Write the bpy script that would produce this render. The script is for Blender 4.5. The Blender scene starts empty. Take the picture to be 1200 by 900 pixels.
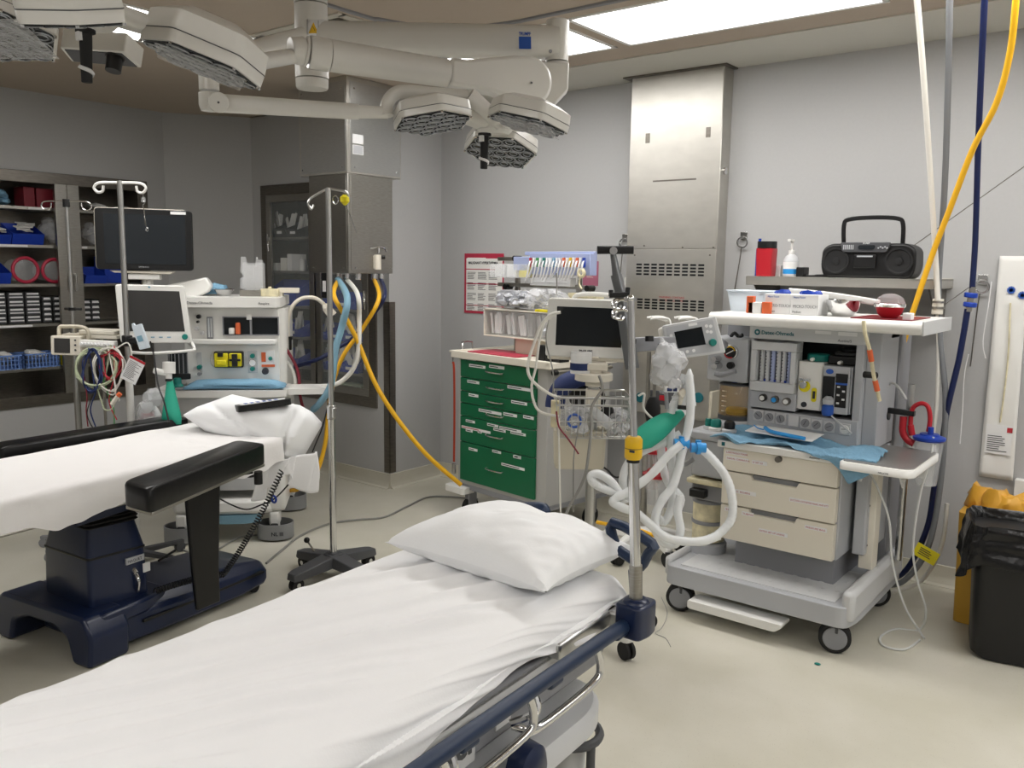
import bpy, math, random
from mathutils import Vector, Matrix, Euler, noise
random.seed(7)
C = bpy.context.scene.collection
PI = math.pi
def V(*a): return Vector(a)
def RZ(d): return Matrix.Rotation(math.radians(d), 4, 'Z')
def RX(d): return Matrix.Rotation(math.radians(d), 4, 'X')
def RY(d): return Matrix.Rotation(math.radians(d), 4, 'Y')
def TR(x, y, z): return Matrix.Translation((x, y, z))
# ---------------------------------------------------------------- camera (fitted to the room's edges)
CAM = V(0, 0, 1.6)
FPX, YAW, PITCH, ROLL = 998.95, math.radians(38.0912), math.radians(7.86546), math.radians(0.82775)
cy, sy, cp, sp = math.cos(YAW), math.sin(YAW), math.cos(PITCH), math.sin(PITCH)
FWD = V(-sy*cp, cy*cp, -sp); _r = V(cy, sy, 0); _u = _r.cross(FWD)
RGT = _r*math.cos(ROLL) + _u*math.sin(ROLL); UPV = -_r*math.sin(ROLL) + _u*math.cos(ROLL)
cam = bpy.data.cameras.new('camera'); cam.sensor_width = 36; cam.lens = 36*FPX/1200; cam.clip_start = .02; cam.clip_end = 60
camo = bpy.data.objects.new('camera', cam); C.objects.link(camo)
m = Matrix((RGT, UPV, -FWD)).transposed().to_4x4(); m.translation = CAM; camo.matrix_world = m
bpy.context.scene.camera = camo
def sight(x, y): return FWD + RGT*((x-600)/FPX) - UPV*((y-450)/FPX)
def on(ax, val, x, y, fr=None):
    """surveyed point: where the sight line through (x,y) meets the plane axis=val of the frame fr (a Matrix) or of the room"""
    o, d = CAM.copy(), sight(x, y)
    if fr is not None:
        i = fr.inverted(); o = i @ o; d = i.to_3x3() @ d
    k = 'xyz'.index(ax); return o + d*((val-o[k])/d[k])
# ---------------------------------------------------------------- materials
MATS = {}
def rgb(h):
    h = h.lstrip('#'); c = [int(h[i:i+2], 16)/255 for i in (0, 2, 4)]
    return tuple((v/12.92 if v <= .04045 else ((v+.055)/1.055)**2.4) for v in c) + (1,)
def mat(name, col, rough=.5, metal=0., bump=0., scale=40., var=0., emit=0., alpha=1., trans=0., ior=1.45, coat=0., stretch=None, spec=.5):
    if name in MATS: return MATS[name]
    m = bpy.data.materials.new(name); m.use_nodes = True; nt = m.node_tree; b = nt.nodes['Principled BSDF']
    c = rgb(col) if isinstance(col, str) else col
    b.inputs['Base Color'].default_value = c; b.inputs['Roughness'].default_value = rough; b.inputs['Metallic'].default_value = metal
    b.inputs['IOR'].default_value = ior; b.inputs['Alpha'].default_value = alpha; b.inputs['Transmission Weight'].default_value = trans
    b.inputs['Coat Weight'].default_value = coat; b.inputs['Specular IOR Level'].default_value = spec
    if emit: b.inputs['Emission Color'].default_value = c; b.inputs['Emission Strength'].default_value = emit
    if bump or var:
        tc = nt.nodes.new('ShaderNodeTexCoord'); mp = nt.nodes.new('ShaderNodeMapping'); nz = nt.nodes.new('ShaderNodeTexNoise')
        nt.links.new(tc.outputs['Object'], mp.inputs[0]); nt.links.new(mp.outputs[0], nz.inputs['Vector'])
        mp.inputs['Scale'].default_value = stretch or (1, 1, 1); nz.inputs['Scale'].default_value = scale; nz.inputs['Detail'].default_value = 4
        if bump:
            bp = nt.nodes.new('ShaderNodeBump'); bp.inputs['Strength'].default_value = bump; bp.inputs['Distance'].default_value = .01
            nt.links.new(nz.outputs['Fac'], bp.inputs['Height']); nt.links.new(bp.outputs[0], b.inputs['Normal'])
        if var:
            rp = nt.nodes.new('ShaderNodeValToRGB'); rp.color_ramp.elements[0].position = .3; rp.color_ramp.elements[1].position = .7
            rp.color_ramp.elements[0].color = tuple(v*(1-var) for v in c[:3])+(1,); rp.color_ramp.elements[1].color = tuple(min(1, v*(1+var)) for v in c[:3])+(1,)
            nt.links.new(nz.outputs['Fac'], rp.inputs[0]); nt.links.new(rp.outputs[0], b.inputs['Base Color'])
    MATS[name] = m; return m
def M(k): return MATS[k]
mat('wall_paint', '#b5b5b5', .6, bump=.04, scale=60, var=.012)
mat('ceiling_paint', '#b3a697', .85, bump=.03, scale=50, var=.01)
mat('strip_paint', '#c9c7be', .7, var=.01)
mat('steel', '#a6a39c', .34, 1, bump=.03, scale=30, var=.10, stretch=(1, 1, 12))
mat('steel_bright', '#c4c1ba', .36, .85, bump=.006, scale=8, var=.05, stretch=(1, 1, 2))
mat('column_steel_lit', '#bdbdbb', .3, .9, bump=.02, scale=30, var=.06, stretch=(1, 1, 12))
mat('steel_dark', '#7a756e', .36, .9, var=.12, scale=20, stretch=(1, 1, 6))
mat('chrome', '#d8d8d8', .12, 1)
mat('satin_rod', '#c4c4c2', .28, 1)
mat('brushed_top', '#8d8b88', .32, .35, var=.1, scale=60, stretch=(1, 10, 1))
mat('white_plastic', '#e6e5e1', .35, coat=.1)
mat('lamp_white', '#dad8d2', .3, coat=.2)
mat('cream_plastic', '#e3ddcf', .45)
mat('beige_plastic', '#cdc6b4', .5)
mat('pale_grey', '#c9cacb', .45)
mat('machine_grey', '#b4b6ba', .45)
mat('holder_blue', '#a3aed2', .4)
mat('arm_grey', '#77797b', .35, .6)
mat('mid_grey', '#8b8c90', .5)
mat('dark_grey', '#4c4d50', .5)
mat('cart_grey', '#b2b1ae', .45)
mat('ring_grey', '#8a8b8c', .55)
mat('black_plastic', '#141415', .4)
mat('black_rubber', '#1b1b1c', .7)
mat('black_vinyl', '#0b0b0c', .28, bump=.12, scale=14)
mat('screen_off', '#14191d', .12)
mat('screen_grey', '#23272b', .22)
mat('screen_light', '#3c3b3a', .25)
mat('navy_plastic', '#13203f', .3, bump=.02, scale=90, coat=.15)
mat('navy_handle', '#1a2c48', .42)
mat('navy_fabric', '#1c2c5c', .6)
mat('green_drawer', '#0c6440', .32)
mat('teal', '#13796f', .4)
mat('rubber_green', '#2aa187', .62, bump=.08, scale=12)
mat('blue_bin', '#1c3fae', .4)
mat('basket_blue', '#6e8fce', .5)
mat('blue_plastic', '#1b3fa4', .35)
mat('sky_blue', '#2f93d8', .35)
mat('towel_blue', '#7ba5c0', .9, bump=.35, scale=120, var=.05)
mat('linen', '#f2f2f3', .85, bump=.05, scale=180)
mat('linen_pillow', '#f4f5f6', .85, bump=.05, scale=150)
mat('linen_draw', '#e9e7e6', .9, bump=.08, scale=90)
mat('paper', '#e9e8e4', .8)
mat('label_white', '#e8e8e8', .6)
mat('ink', '#33343a', .7)
mat('ink_red', '#b2303a', .7)
mat('ink_blue', '#2a58b0', .5)
mat('ink_teal', '#12656f', .5)
mat('red_plastic', '#b5202c', .35)
mat('dark_red', '#7a1f28', .45)
mat('pink_red', '#b8304a', .4)
mat('maroon', '#7a1c2a', .5)
mat('orange', '#d8663a', .5)
mat('orange_strap', '#c4472a', .6)
mat('yellow', '#e0b31a', .4)
mat('bright_yellow', '#e8d81c', .4)
mat('yellow_hose', '#e3ad1e', .45)
mat('bin_yellow', '#c99b35', .5)
mat('blue_hose', '#0f1c47', .4)
mat('white_hose', '#dddad2', .45)
mat('grey_hose', '#75777a', .5)
mat('cable_grey', '#8b8a85', .5)
mat('cable_black', '#18181a', .5)
mat('cable_red', '#7a2030', .5)
mat('cable_white', '#dad8d0', .5)
mat('cable_green', '#3f8f4a', .5)
mat('cable_sage', '#b9c2a4', .5)
mat('bag_liner', '#0d0d0e', .22, bump=.5, scale=18)
mat('bag_yellow', '#e0a73a', .4, bump=.3, scale=25)
mat('drape_teal', '#7da4b8', .6)
mat('amber', (.36, .22, .06, 1), .1, alpha=.5)
mat('clear', (.95, .96, .97, 1), .12, trans=.0, alpha=.2)
mat('clear_bag', (.92, .93, .95, 1), .18, alpha=.30, bump=.9, scale=45)
mat('milky', (.86, .88, .9, 1), .3, alpha=.62)
mat('tube_white', (.88, .9, .91, 1), .3, alpha=.78)
mat('thin_tube', (.75, .76, .74, 1), .3, alpha=.75)
mat('glass', (.75, .8, .8, 1), .03, alpha=.10)
mat('lens_cup', '#9b9ea2', .25, .6)
mat('lens_dark', '#2e3032', .25)
mat('tray', '#dfe9f2', .4, alpha=.85)
mat('panel_light', '#fffdfa', .5, emit=9.4)
mat('skin_wrap', '#c7c9cf', .35, .4, bump=.6, scale=60)
mat('pink_poster', '#a9647a', .6, var=.15, scale=6)
mat('soda', '#d8cfae', .8, var=.2, scale=25)
mat('vent_dark', '#101214', .8)
mat('vent_blade', '#c4bfb4', .5)
# floor: pale speckled sheet vinyl
def floor_mat():
    m = bpy.data.materials.new('floor_vinyl'); m.use_nodes = True; nt = m.node_tree; b = nt.nodes['Principled BSDF']
    b.inputs['Roughness'].default_value = .33; N = nt.nodes.new; L = nt.links.new
    tc = N('ShaderNodeTexCoord')
    n1 = N('ShaderNodeTexNoise'); n1.inputs['Scale'].default_value = 2.2; n1.inputs['Detail'].default_value = 5; L(tc.outputs['Object'], n1.inputs['Vector'])
    r1 = N('ShaderNodeValToRGB'); r1.color_ramp.elements[0].color = rgb('#c4c0b0'); r1.color_ramp.elements[1].color = rgb('#d0ccbf'); r1.color_ramp.elements[0].position = .35; r1.color_ramp.elements[1].position = .65
    L(n1.outputs['Fac'], r1.inputs[0])
    n2 = N('ShaderNodeTexVoronoi'); n2.inputs['Scale'].default_value = 90; L(tc.outputs['Object'], n2.inputs['Vector'])
    r2 = N('ShaderNodeValToRGB'); r2.color_ramp.elements[0].color = (1, 1, 1, 1); r2.color_ramp.elements[0].position = .06; r2.color_ramp.elements[1].color = (0, 0, 0, 1); r2.color_ramp.elements[1].position = .16
    L(n2.outputs['Distance'], r2.inputs[0])
    n3 = N('ShaderNodeTexNoise'); n3.inputs['Scale'].default_value = 30; L(tc.outputs['Object'], n3.inputs['Vector'])
    mx = N('ShaderNodeMath'); mx.operation = 'MULTIPLY'; mx.inputs[1].default_value = .45; L(r2.outputs[0], mx.inputs[0])
    mi = N('ShaderNodeMixRGB'); L(mx.outputs[0], mi.inputs[0]); L(r1.outputs[0], mi.inputs[1]); mi.inputs[2].default_value = rgb('#9a917c'); L(mi.outputs[0], b.inputs['Base Color'])
    bp = N('ShaderNodeBump'); bp.inputs['Strength'].default_value = .03; L(n3.outputs['Fac'], bp.inputs['Height']); L(bp.outputs[0], b.inputs['Normal'])
    MATS['floor_vinyl'] = m
floor_mat()
# ---------------------------------------------------------------- mesh builder
def smooth_pts(pts, k=6, closed=False):
    pts = [Vector(p) for p in pts]; n = len(pts)
    if n < 3 or k < 2: return pts
    out = []
    rng = range(n if closed else n-1)
    for i in rng:
        g = (lambda j: pts[j % n]) if closed else (lambda j: pts[max(0, min(n-1, j))])
        p0, p1, p2, p3 = g(i-1), g(i), g(i+1), g(i+2)
        for s in range(k):
            t = s/k
            out.append(.5*((2*p1)+(-p0+p2)*t+(2*p0-5*p1+4*p2-p3)*t*t+(-p0+3*p1-3*p2+p3)*t**3))
    if not closed: out.append(pts[-1])
    return out
class MB:
    def __init__(s, T=None): s.v = []; s.f = []; s.mi = []; s.k = 0; s.T = T
    def add(s, vs, fs, T=None):
        o = len(s.v); T = s.T if T is None else (T if s.T is None else s.T @ T)
        s.v += [(T @ Vector(p) if T is not None else Vector(p)) for p in vs]
        s.f += [tuple(i+o for i in f) for f in fs]; s.mi += [s.k]*len(fs); return s
    def box(s, x0, x1, y0, y1, z0, z1, T=None):
        return s.add([(x, y, z) for z in (z0, z1) for y in (y0, y1) for x in (x0, x1)],
                     [(0, 2, 3, 1), (4, 5, 7, 6), (0, 1, 5, 4), (2, 6, 7, 3), (0, 4, 6, 2), (1, 3, 7, 5)], T)
    def prism(s, poly, a, b, axis='z', T=None):
        """poly: 2-D outline; extruded from a to b along axis ('z': (x,y), 'y': (x,z), 'x': (y,z))"""
        n = len(poly)
        def mk(p, h): return {'z': (p[0], p[1], h), 'y': (p[0], h, p[1]), 'x': (h, p[0], p[1])}[axis]
        return s.add([mk(p, a) for p in poly]+[mk(p, b) for p in poly],
                     [tuple(range(n-1, -1, -1)), tuple(range(n, 2*n))]+[(i, (i+1) % n, n+(i+1) % n, n+i) for i in range(n)], T)
    def loft(s, loops, caps=True, T=None):
        n = len(loops[0]); vs = [p for l in loops for p in l]; fs = []
        for j in range(len(loops)-1):
            for i in range(n): fs.append((j*n+i, j*n+(i+1) % n, (j+1)*n+(i+1) % n, (j+1)*n+i))
        if caps: fs += [tuple(range(n-1, -1, -1)), tuple(range((len(loops)-1)*n, len(loops)*n))]
        return s.add(vs, fs, T)
    def tube(s, pts, r, n=8, k=6, closed=False, caps=True, T=None, flat=1.):
        P = smooth_pts(pts, k, closed); m_ = len(P); loops = []; up = None
        for i, p in enumerate(P):
            a = P[(i-1) % m_] if (closed or i > 0) else p; b = P[(i+1) % m_] if (closed or i < m_-1) else p
            d = (b-a).normalized() if (b-a).length > 1e-9 else V(0, 0, 1)
            if up is None:
                up = V(0, 0, 1) if abs(d.z) < .9 else V(1, 0, 0)
            up = (up-d*up.dot(d)); up = up.normalized() if up.length > 1e-6 else d.orthogonal().normalized(); sd = d.cross(up)
            rr = r(i/max(1, m_-1)) if callable(r) else r
            loops.append([p+up*(math.cos(2*PI*j/n)*rr)+sd*(math.sin(2*PI*j/n)*rr*flat) for j in range(n)])
        if closed: loops.append(loops[0]); return s.loft(loops, False, T)
        return s.loft(loops, caps, T)
    def cyl(s, p0, p1, r0, r1=None, n=20, T=None):
        p0, p1 = Vector(p0), Vector(p1); d = (p1-p0).normalized(); u = d.orthogonal().normalized(); w = d.cross(u); r1 = r0 if r1 is None else r1
        L = [[p+u*(math.cos(2*PI*j/n)*r)+w*(math.sin(2*PI*j/n)*r) for j in range(n)] for p, r in ((p0, r0), (p1, r1))]
        return s.loft(L, True, T)
    def lathe(s, prof, o=(0, 0, 0), n=24, T=None, sx=1., sy=1., caps=True):
        o = Vector(o); L = [[o+V(r*math.cos(2*PI*j/n)*sx, r*math.sin(2*PI*j/n)*sy, z) for j in range(n)] for r, z in prof]
        return s.loft(L, caps, T)
    def ball(s, c, r, n=14, T=None, sz=(1, 1, 1)):
        c = Vector(c); L = []
        for i in range(1, n//2):
            a = PI*i/(n//2); L.append([c+V(r*math.sin(a)*math.cos(2*PI*j/n)*sz[0], r*math.sin(a)*math.sin(2*PI*j/n)*sz[1], -r*math.cos(a)*sz[2]) for j in range(n)])
        return s.loft(L, True, T)
    def ring(s, c, R, r, n=24, m_=8, T=None, axis='z'):
        pts = []
        for i in range(n):
            a = 2*PI*i/n; q = (R*math.cos(a), R*math.sin(a))
            pts.append(Vector(c)+Vector({'z': (q[0], q[1], 0), 'y': (q[0], 0, q[1]), 'x': (0, q[0], q[1])}[axis]))
        return s.tube(pts, r, m_, 1, True, False, T)
    def grid(s, fn, nu, nv, T=None):
        vs = [fn(i/nu, j/nv) for j in range(nv+1) for i in range(nu+1)]
        fs = [(j*(nu+1)+i, j*(nu+1)+i+1, (j+1)*(nu+1)+i+1, (j+1)*(nu+1)+i) for j in range(nv) for i in range(nu)]
        return s.add(vs, fs, T)
def rbox_loop(x0, x1, y0, y1, z, r, k=5):
    out = []
    for cx_, cy_, a0 in ((x1-r, y1-r, 0), (x0+r, y1-r, 90), (x0+r, y0+r, 180), (x1-r, y0+r, 270)):
        for i in range(k+1):
            a = math.radians(a0+90*i/k); out.append((cx_+r*math.cos(a), cy_+r*math.sin(a), z))
    return out
def round_poly(pts, r, k=4):
    """2-D polygon with rounded corners"""
    out = []; n = len(pts)
    for i in range(n):
        p, a, b = Vector(pts[i]), Vector(pts[i-1]), Vector(pts[(i+1) % n])
        u = (a-p); w = (b-p); rr = min(r, u.length*.49, w.length*.49); u = p+u.normalized()*rr; w = p+w.normalized()*rr
        for j in range(k+1):
            t = j/k; q = u*(1-t)**2+p*2*t*(1-t)+w*t*t; out.append((q.x, q.y))
    return out
def build(name, mb, ms, parent=None, bev=0., smooth=True, sub=0, solid=0., origin=None):
    """link the collected shapes as ONE mesh object; vertices are in the parent's own frame"""
    me = bpy.data.meshes.new(name)
    o_ = Vector(origin) if origin is not None else V(0, 0, 0)
    me.from_pydata([tuple(v-o_) for v in mb.v], [], mb.f)
    for k in (ms if isinstance(ms, (list, tuple)) else [ms]): me.materials.append(M(k) if isinstance(k, str) else k)
    me.polygons.foreach_set('material_index', mb.mi)
    if smooth:
        me.polygons.foreach_set('use_smooth', [True]*len(me.polygons)); me.set_sharp_from_angle(angle=math.radians(38))
    me.update()
    o = bpy.data.objects.new(name, me); C.objects.link(o)
    if parent is not None: o.parent = parent
    o.location = o_
    if solid:
        md = o.modifiers.new('solid', 'SOLIDIFY'); md.thickness = solid; md.offset = 0
    if bev:
        md = o.modifiers.new('bevel', 'BEVEL'); md.width = bev; md.segments = 2; md.limit_method = 'ANGLE'; md.angle_limit = math.radians(40)
    if sub:
        md = o.modifiers.new('sub', 'SUBSURF'); md.levels = sub; md.render_levels = sub
    return o
def tag(o, label, cat, group=None):
    o['label'] = label; o['category'] = cat
    if group: o['group'] = group
    return o
def thing(name, label, cat, loc=(0, 0, 0), rz=0, group=None):
    o = bpy.data.objects.new(name, None); C.objects.link(o); o.empty_display_size = .05
    o.location = loc; o.rotation_euler = (0, 0, math.radians(rz)); tag(o, label, cat, group)
    return o
def frame(o): return TR(*o.location) @ o.rotation_euler.to_matrix().to_4x4()
def struct(name, mb, ms, bev=0., parent=None, **kw):
    o = build(name, mb, ms, parent, bev, **kw)
    if parent is None: o['kind'] = 'structure'
    return o
def solo(name, mb, ms, label, cat, group=None, origin=None, **kw):
    return tag(build(name, mb, ms, None, origin=origin, **kw), label, cat, group)
def clone(root, loc, rz=None, label=None, group=None, scale=None):
    r = root.copy(); C.objects.link(r); r.location = loc
    if rz is not None: r.rotation_euler = (0, 0, math.radians(rz))
    if scale: r.scale = scale
    if label: r['label'] = label
    if group: r['group'] = group
    for ch in list(root.children):
        c = ch.copy(); C.objects.link(c); c.parent = r
        for g in list(ch.children):
            d = g.copy(); C.objects.link(d); d.parent = c
    return r
FACE_Y = Matrix(((1, 0, 0, 0), (0, 0, -1, 0), (0, 1, 0, 0), (0, 0, 0, 1)))      # text plane that faces -y
FACE_X = RZ(90) @ FACE_Y                                                       # text plane that faces +x
def text(s, size, at, mat_, parent, name='lettering', T=FACE_Y, ext=.0004, align='LEFT', bold=0., sx=1.):
    cu = bpy.data.curves.new('t', 'FONT'); cu.body = s; cu.size = size; cu.extrude = ext; cu.align_x = align; cu.offset = bold*size; cu.resolution_u = 2
    to = bpy.data.objects.new('t', cu); C.objects.link(to)
    dg = bpy.context.evaluated_depsgraph_get(); me = bpy.data.meshes.new_from_object(to.evaluated_get(dg))
    bpy.data.objects.remove(to); bpy.data.curves.remove(cu); me.name = name
    me.transform(T @ Matrix.Diagonal((sx, 1, 1, 1))); me.materials.clear(); me.materials.append(M(mat_))
    o = bpy.data.objects.new(name, me); C.objects.link(o); o.location = at
    if parent is not None: o.parent = parent
    return o
def lines_mb(x0, x1, z0, z1, n, y, h=.4, seed=1, T=None):
    """rows of tiny print as thin strips on a facing -y sheet"""
    rnd = random.Random(seed); mb = MB(T); st = (z1-z0)/n
    for i in range(n):
        z = z1-(i+.5)*st; w = (x1-x0)*rnd.uniform(.55, 1); mb.box(x0, x0+w, y-.0006, y, z-st*h/2, z+st*h/2)
    return mb
# ================================================================ THE ROOM
H = 2.73
XA, YC, XD, YE = -6.30, 4.17, -4.37, 4.70        # left wall, back wall, return wall, right-hand wall
XR, YB = 1.9, -2.6                                # the walls behind and beside the camera
def wall_with_hole(mb, axis, c, a0, a1, z0, z1, hole, sgn, depth=.3):
    """wall on plane axis=c spanning a0..a1, with a rectangular recess"""
    def q(b0, b1, y0, y1):
        if b1-b0 < 1e-4 or y1-y0 < 1e-4: return
        if axis == 'x': mb.box(min(c, c+sgn*.12), max(c, c+sgn*.12), b0, b1, y0, y1)
        else: mb.box(b0, b1, min(c, c+sgn*.12), max(c, c+sgn*.12), y0, y1)
    if hole is None: q(a0, a1, z0, z1); return
    h0, h1, g0, g1 = hole
    q(a0, h0, z0, z1); q(h1, a1, z0, z1); q(h0, h1, z0, g0); q(h0, h1, g1, z1)
fl = MB(); fl.box(XA-.2, XR+.2, YB-.2, YE+.2, -.1, 0); struct('floor', fl, 'floor_vinyl')
CA = (1.02, 3.46, .60, 2.17)     # recess of the long supply cabinet in the left wall (y0,y1,z0,z1)
CC = (-5.78, -4.52, .60, 2.17)  # recess of the glass cabinet in the back wall (x0,x1,z0,z1)
w = MB(); wall_with_hole(w, 'x', XA, YB-.12, 3.64, 0, H, CA, -1); struct('wall_left', w, 'wall_paint', smooth=False)
w = MB(); w.prism([(XA, 3.64), (-5.93, YC), (-5.93, YC+.12), (XA-.12, YC+.12), (XA-.12, 3.64)], 0, H); struct('wall_corner', w, 'wall_paint', smooth=False)
w = MB(); wall_with_hole(w, 'y', YC, -5.93, XD, 0, H, CC, 1)
struct('wall_back', w, 'wall_paint', smooth=False)
w = MB(); w.box(XD-.12, XD, YC+.12, YE+.12, 0, H); struct('wall_return', w, 'wall_paint', smooth=False)
w = MB(); w.box(XD, XR, YE, YE+.12, 0, H); struct('wall_right', w, 'wall_paint', smooth=False)
w = MB(); w.box(XR, XR+.12, YB, YE, 0, H); struct('wall_side', w, 'wall_paint', smooth=False)
w = MB(); w.box(XA, XR, YB-.12, YB, 0, H); struct('wall_front', w, 'wall_paint', smooth=False)
# coved base: the floor sheet turned up the wall
def cove(name, p, q, nrm):
    p, q, nrm = V(*p, 0), V(*q, 0), V(*nrm, 0); mb = MB(); L = []
    prof = [(0, 0), (.035, 0), (.034, .004), (.016, .012), (.007, .03), (.004, .05), (.004, .105), (0, .108)]
    for e in (p, q): L.append([e+nrm*a+V(0, 0, b) for a, b in prof])
    mb.loft(L); struct(name, mb, 'floor_vinyl')
cove('baseboard_left', (XA, YB), (XA, 3.64), (1, 0)); cove('baseboard_corner', (XA, 3.64), (-5.93, YC), (.82, -.57))
cove('baseboard_back', (-5.93, YC), (XD, YC), (0, -1)); cove('baseboard_return', (XD, YC), (XD, YE), (1, 0)); cove('baseboard_right', (XD, YE), (XR, YE), (0, -1))
g = MB(); g.box(XD-.055, XD+.004, YC-.004, YC, .115, 1.34); g.box(XD, XD+.004, YC-.004, YC+.055, .115, 1.34); struct('trim_1', g, 'steel_dark')
# ceiling with openings for the light panels and the air diffuser
def ceiling(rects):
    xs = sorted({XA-.1, XR+.1} | {v for r in rects for v in r[:2]}); ys = sorted({YB-.1, YC} | {v for r in rects for v in r[2:]})
    mb = MB()
    for i in range(len(xs)-1):
        for j in range(len(ys)-1):
            cx_, cy_ = (xs[i]+xs[i+1])/2, (ys[j]+ys[j+1])/2
            if any(r[0] < cx_ < r[1] and r[2] < cy_ < r[3] for r in rects): continue
            mb.box(xs[i], xs[i+1], ys[j], ys[j+1], H, H+.12)
    return mb
PW, PL = .555, 1.245
panels = [(-2.355, -1.11, 3.385, 3.94), (-3.69, -2.445, 3.385, 3.94), (-1.02, .225, 3.385, 3.94), (.315, 1.56, 3.385, 3.94),
          (-4.385, -3.83, 1.505, 2.75), (-4.385, -3.83, .17, 1.415),
          (-2.3, -1.055, -1.2, -.645), (-.97, .275, -1.2, -.645), (.9, 1.455, 1.3, 2.545), (.9, 1.455, -.02, 1.225)]  # panels out of view are added to light the room
VENT = (-3.76, -3.17, 2.72, 3.27)
struct('ceiling', ceiling(panels+[VENT]), 'ceiling_paint', smooth=False)
s = MB(); s.box(XA-.1, XR+.1, YC, YE+.12, H-.006, H+.12); struct('trim_2', s, 'strip_paint', smooth=False)
def ceiling_panel(i, r):
    x0, x1, y0, y1 = r
    lab = {0: 'large bright ceiling light panel above the steel duct, the right-hand one in view', 1: 'bright ceiling light panel left of the divider, partly behind the white lamp arm',
           4: 'bright ceiling light panel seen as a white sliver between the lamp heads'}.get(i, 'recessed ceiling light panel outside the view, panel %s of the ring' % 'abcdefghij'[i])
    t = thing('ceiling_light', lab, 'ceiling light', ((x0+x1)/2, (y0+y1)/2, H), 0, 'recessed ceiling light panels')
    a, b = (x1-x0)/2, (y1-y0)/2
    f_ = MB()
    for q in ((-a-.012, a+.012, -b-.012, -b+.012), (-a-.012, a+.012, b-.012, b+.012), (-a-.012, -a+.012, -b, b), (a-.012, a+.012, -b, b)): f_.box(*q, -.004, .006)
    f_.box(-a, a, -b, b, .06, .066)
    build('frame', f_, 'white_plastic', t, smooth=False)
    d = MB(); d.box(-a+.008, a-.008, -b+.008, b-.008, .004, .01); build('diffuser', d, 'panel_light', t, smooth=False)
for i, r in enumerate(panels): ceiling_panel(i, r)
# supply-air diffuser: dark box with curved white blades
t = thing('ceiling_vent', 'louvred supply-air vent in the ceiling behind the lamp column', 'air vent', ((VENT[0]+VENT[1])/2, (VENT[2]+VENT[3])/2, H))
a, b = (VENT[1]-VENT[0])/2, (VENT[3]-VENT[2])/2
k = MB(); k.box(-a, a, -b, b, .11, .12); k.box(-a, -a+.01, -b, b, 0, .12); k.box(a-.01, a, -b, b, 0, .12); k.box(-a, a, -b, -b+.01, 0, .12); k.box(-a, a, b-.01, b, 0, .12); build('housing', k, 'vent_dark', t, smooth=False)
k = MB()
for q in ((-a-.03, a+.03, -b-.03, -b+.015), (-a-.03, a+.03, b-.015, b+.03), (-a-.03, -a+.015, -b, b), (a-.015, a+.03, -b, b)): k.box(*q, -.006, .004)
build('frame', k, 'vent_blade', t, smooth=False)
for i in range(4):
    x = -a+.09+i*.125; bl = MB()
    bl.grid(lambda u, v, x=x: V(x+.07*u, -b+.012+(2*b-.024)*v, .075-.068*u*u), 6, 2)
    build('blade', bl, 'vent_blade', t, solid=.004)
# curved track let into the ceiling around the lamp mount
pts = [(-3.08, .2), (-3.08, 2.6), (-3.06, 2.86), (-2.96, 3.07), (-2.78, 3.21), (-2.55, 3.262), (-2.2, 3.262), (.9, 3.262)]
tr = MB(); tr.tube([V(x, y, H-.004) for x, y in pts], .011, 6, 5); struct('trim_3', tr, 'mid_grey')
tr = MB(); tr.tube([V(x-.016 if y < 3 else x, y+(.016 if x > -2.9 else 0), H-.002) for x, y in pts], .006, 6, 5); struct('trim_4', tr, 'dark_grey')
# ================================================================ BUILT-IN SUPPLY CABINETS
def recess(name, label, axis, c, a0, a1, z0, z1, depth, shelves, stiles, fr=.05):
    """steel cabinet let into a wall; c is the wall plane; local frame: u along the wall, v into the wall"""
    T = TR(c, 0, 0) @ Matrix(((0, -1, 0, 0), (1, 0, 0, 0), (0, 0, 1, 0), (0, 0, 0, 1))) if axis == 'x' else TR(0, c, 0)
    # local x -> along wall, local y -> into the wall
    t = thing(name, label, 'cabinet', (c, a0, z0) if axis == 'x' else (a0, c, z0))
    T = frame(t).inverted() @ T
    b = MB(T)
    b.box(a0, a1, depth-.004, depth, z0, z1); b.box(a0, a0+.004, 0, depth, z0, z1); b.box(a1-.004, a1, 0, depth, z0, z1)
    b.box(a0, a1, 0, depth, z0, z0+.004); b.box(a0, a1, 0, depth, z1-.004, z1); build('body', b, 'steel_dark', t, smooth=False)
    b = MB(T); e = .028
    b.box(a0-e, a1+e, -.012, .012, z1-fr, z1+e); b.box(a0-e, a1+e, -.012, .012, z0-e, z0+fr); b.box(a0-e, a0+fr, -.012, .012, z0+fr, z1-fr); b.box(a1-fr, a1+e, -.012, .012, z0+fr, z1-fr)
    build('frame', b, 'steel_dark', t, bev=.002)
    for z in shelves:
        b = MB(T); b.box(a0+.006, a1-.006, .03, depth-.006, z-.02, z); build('shelf', b, 'steel', t, smooth=False)
    return t, T
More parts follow.
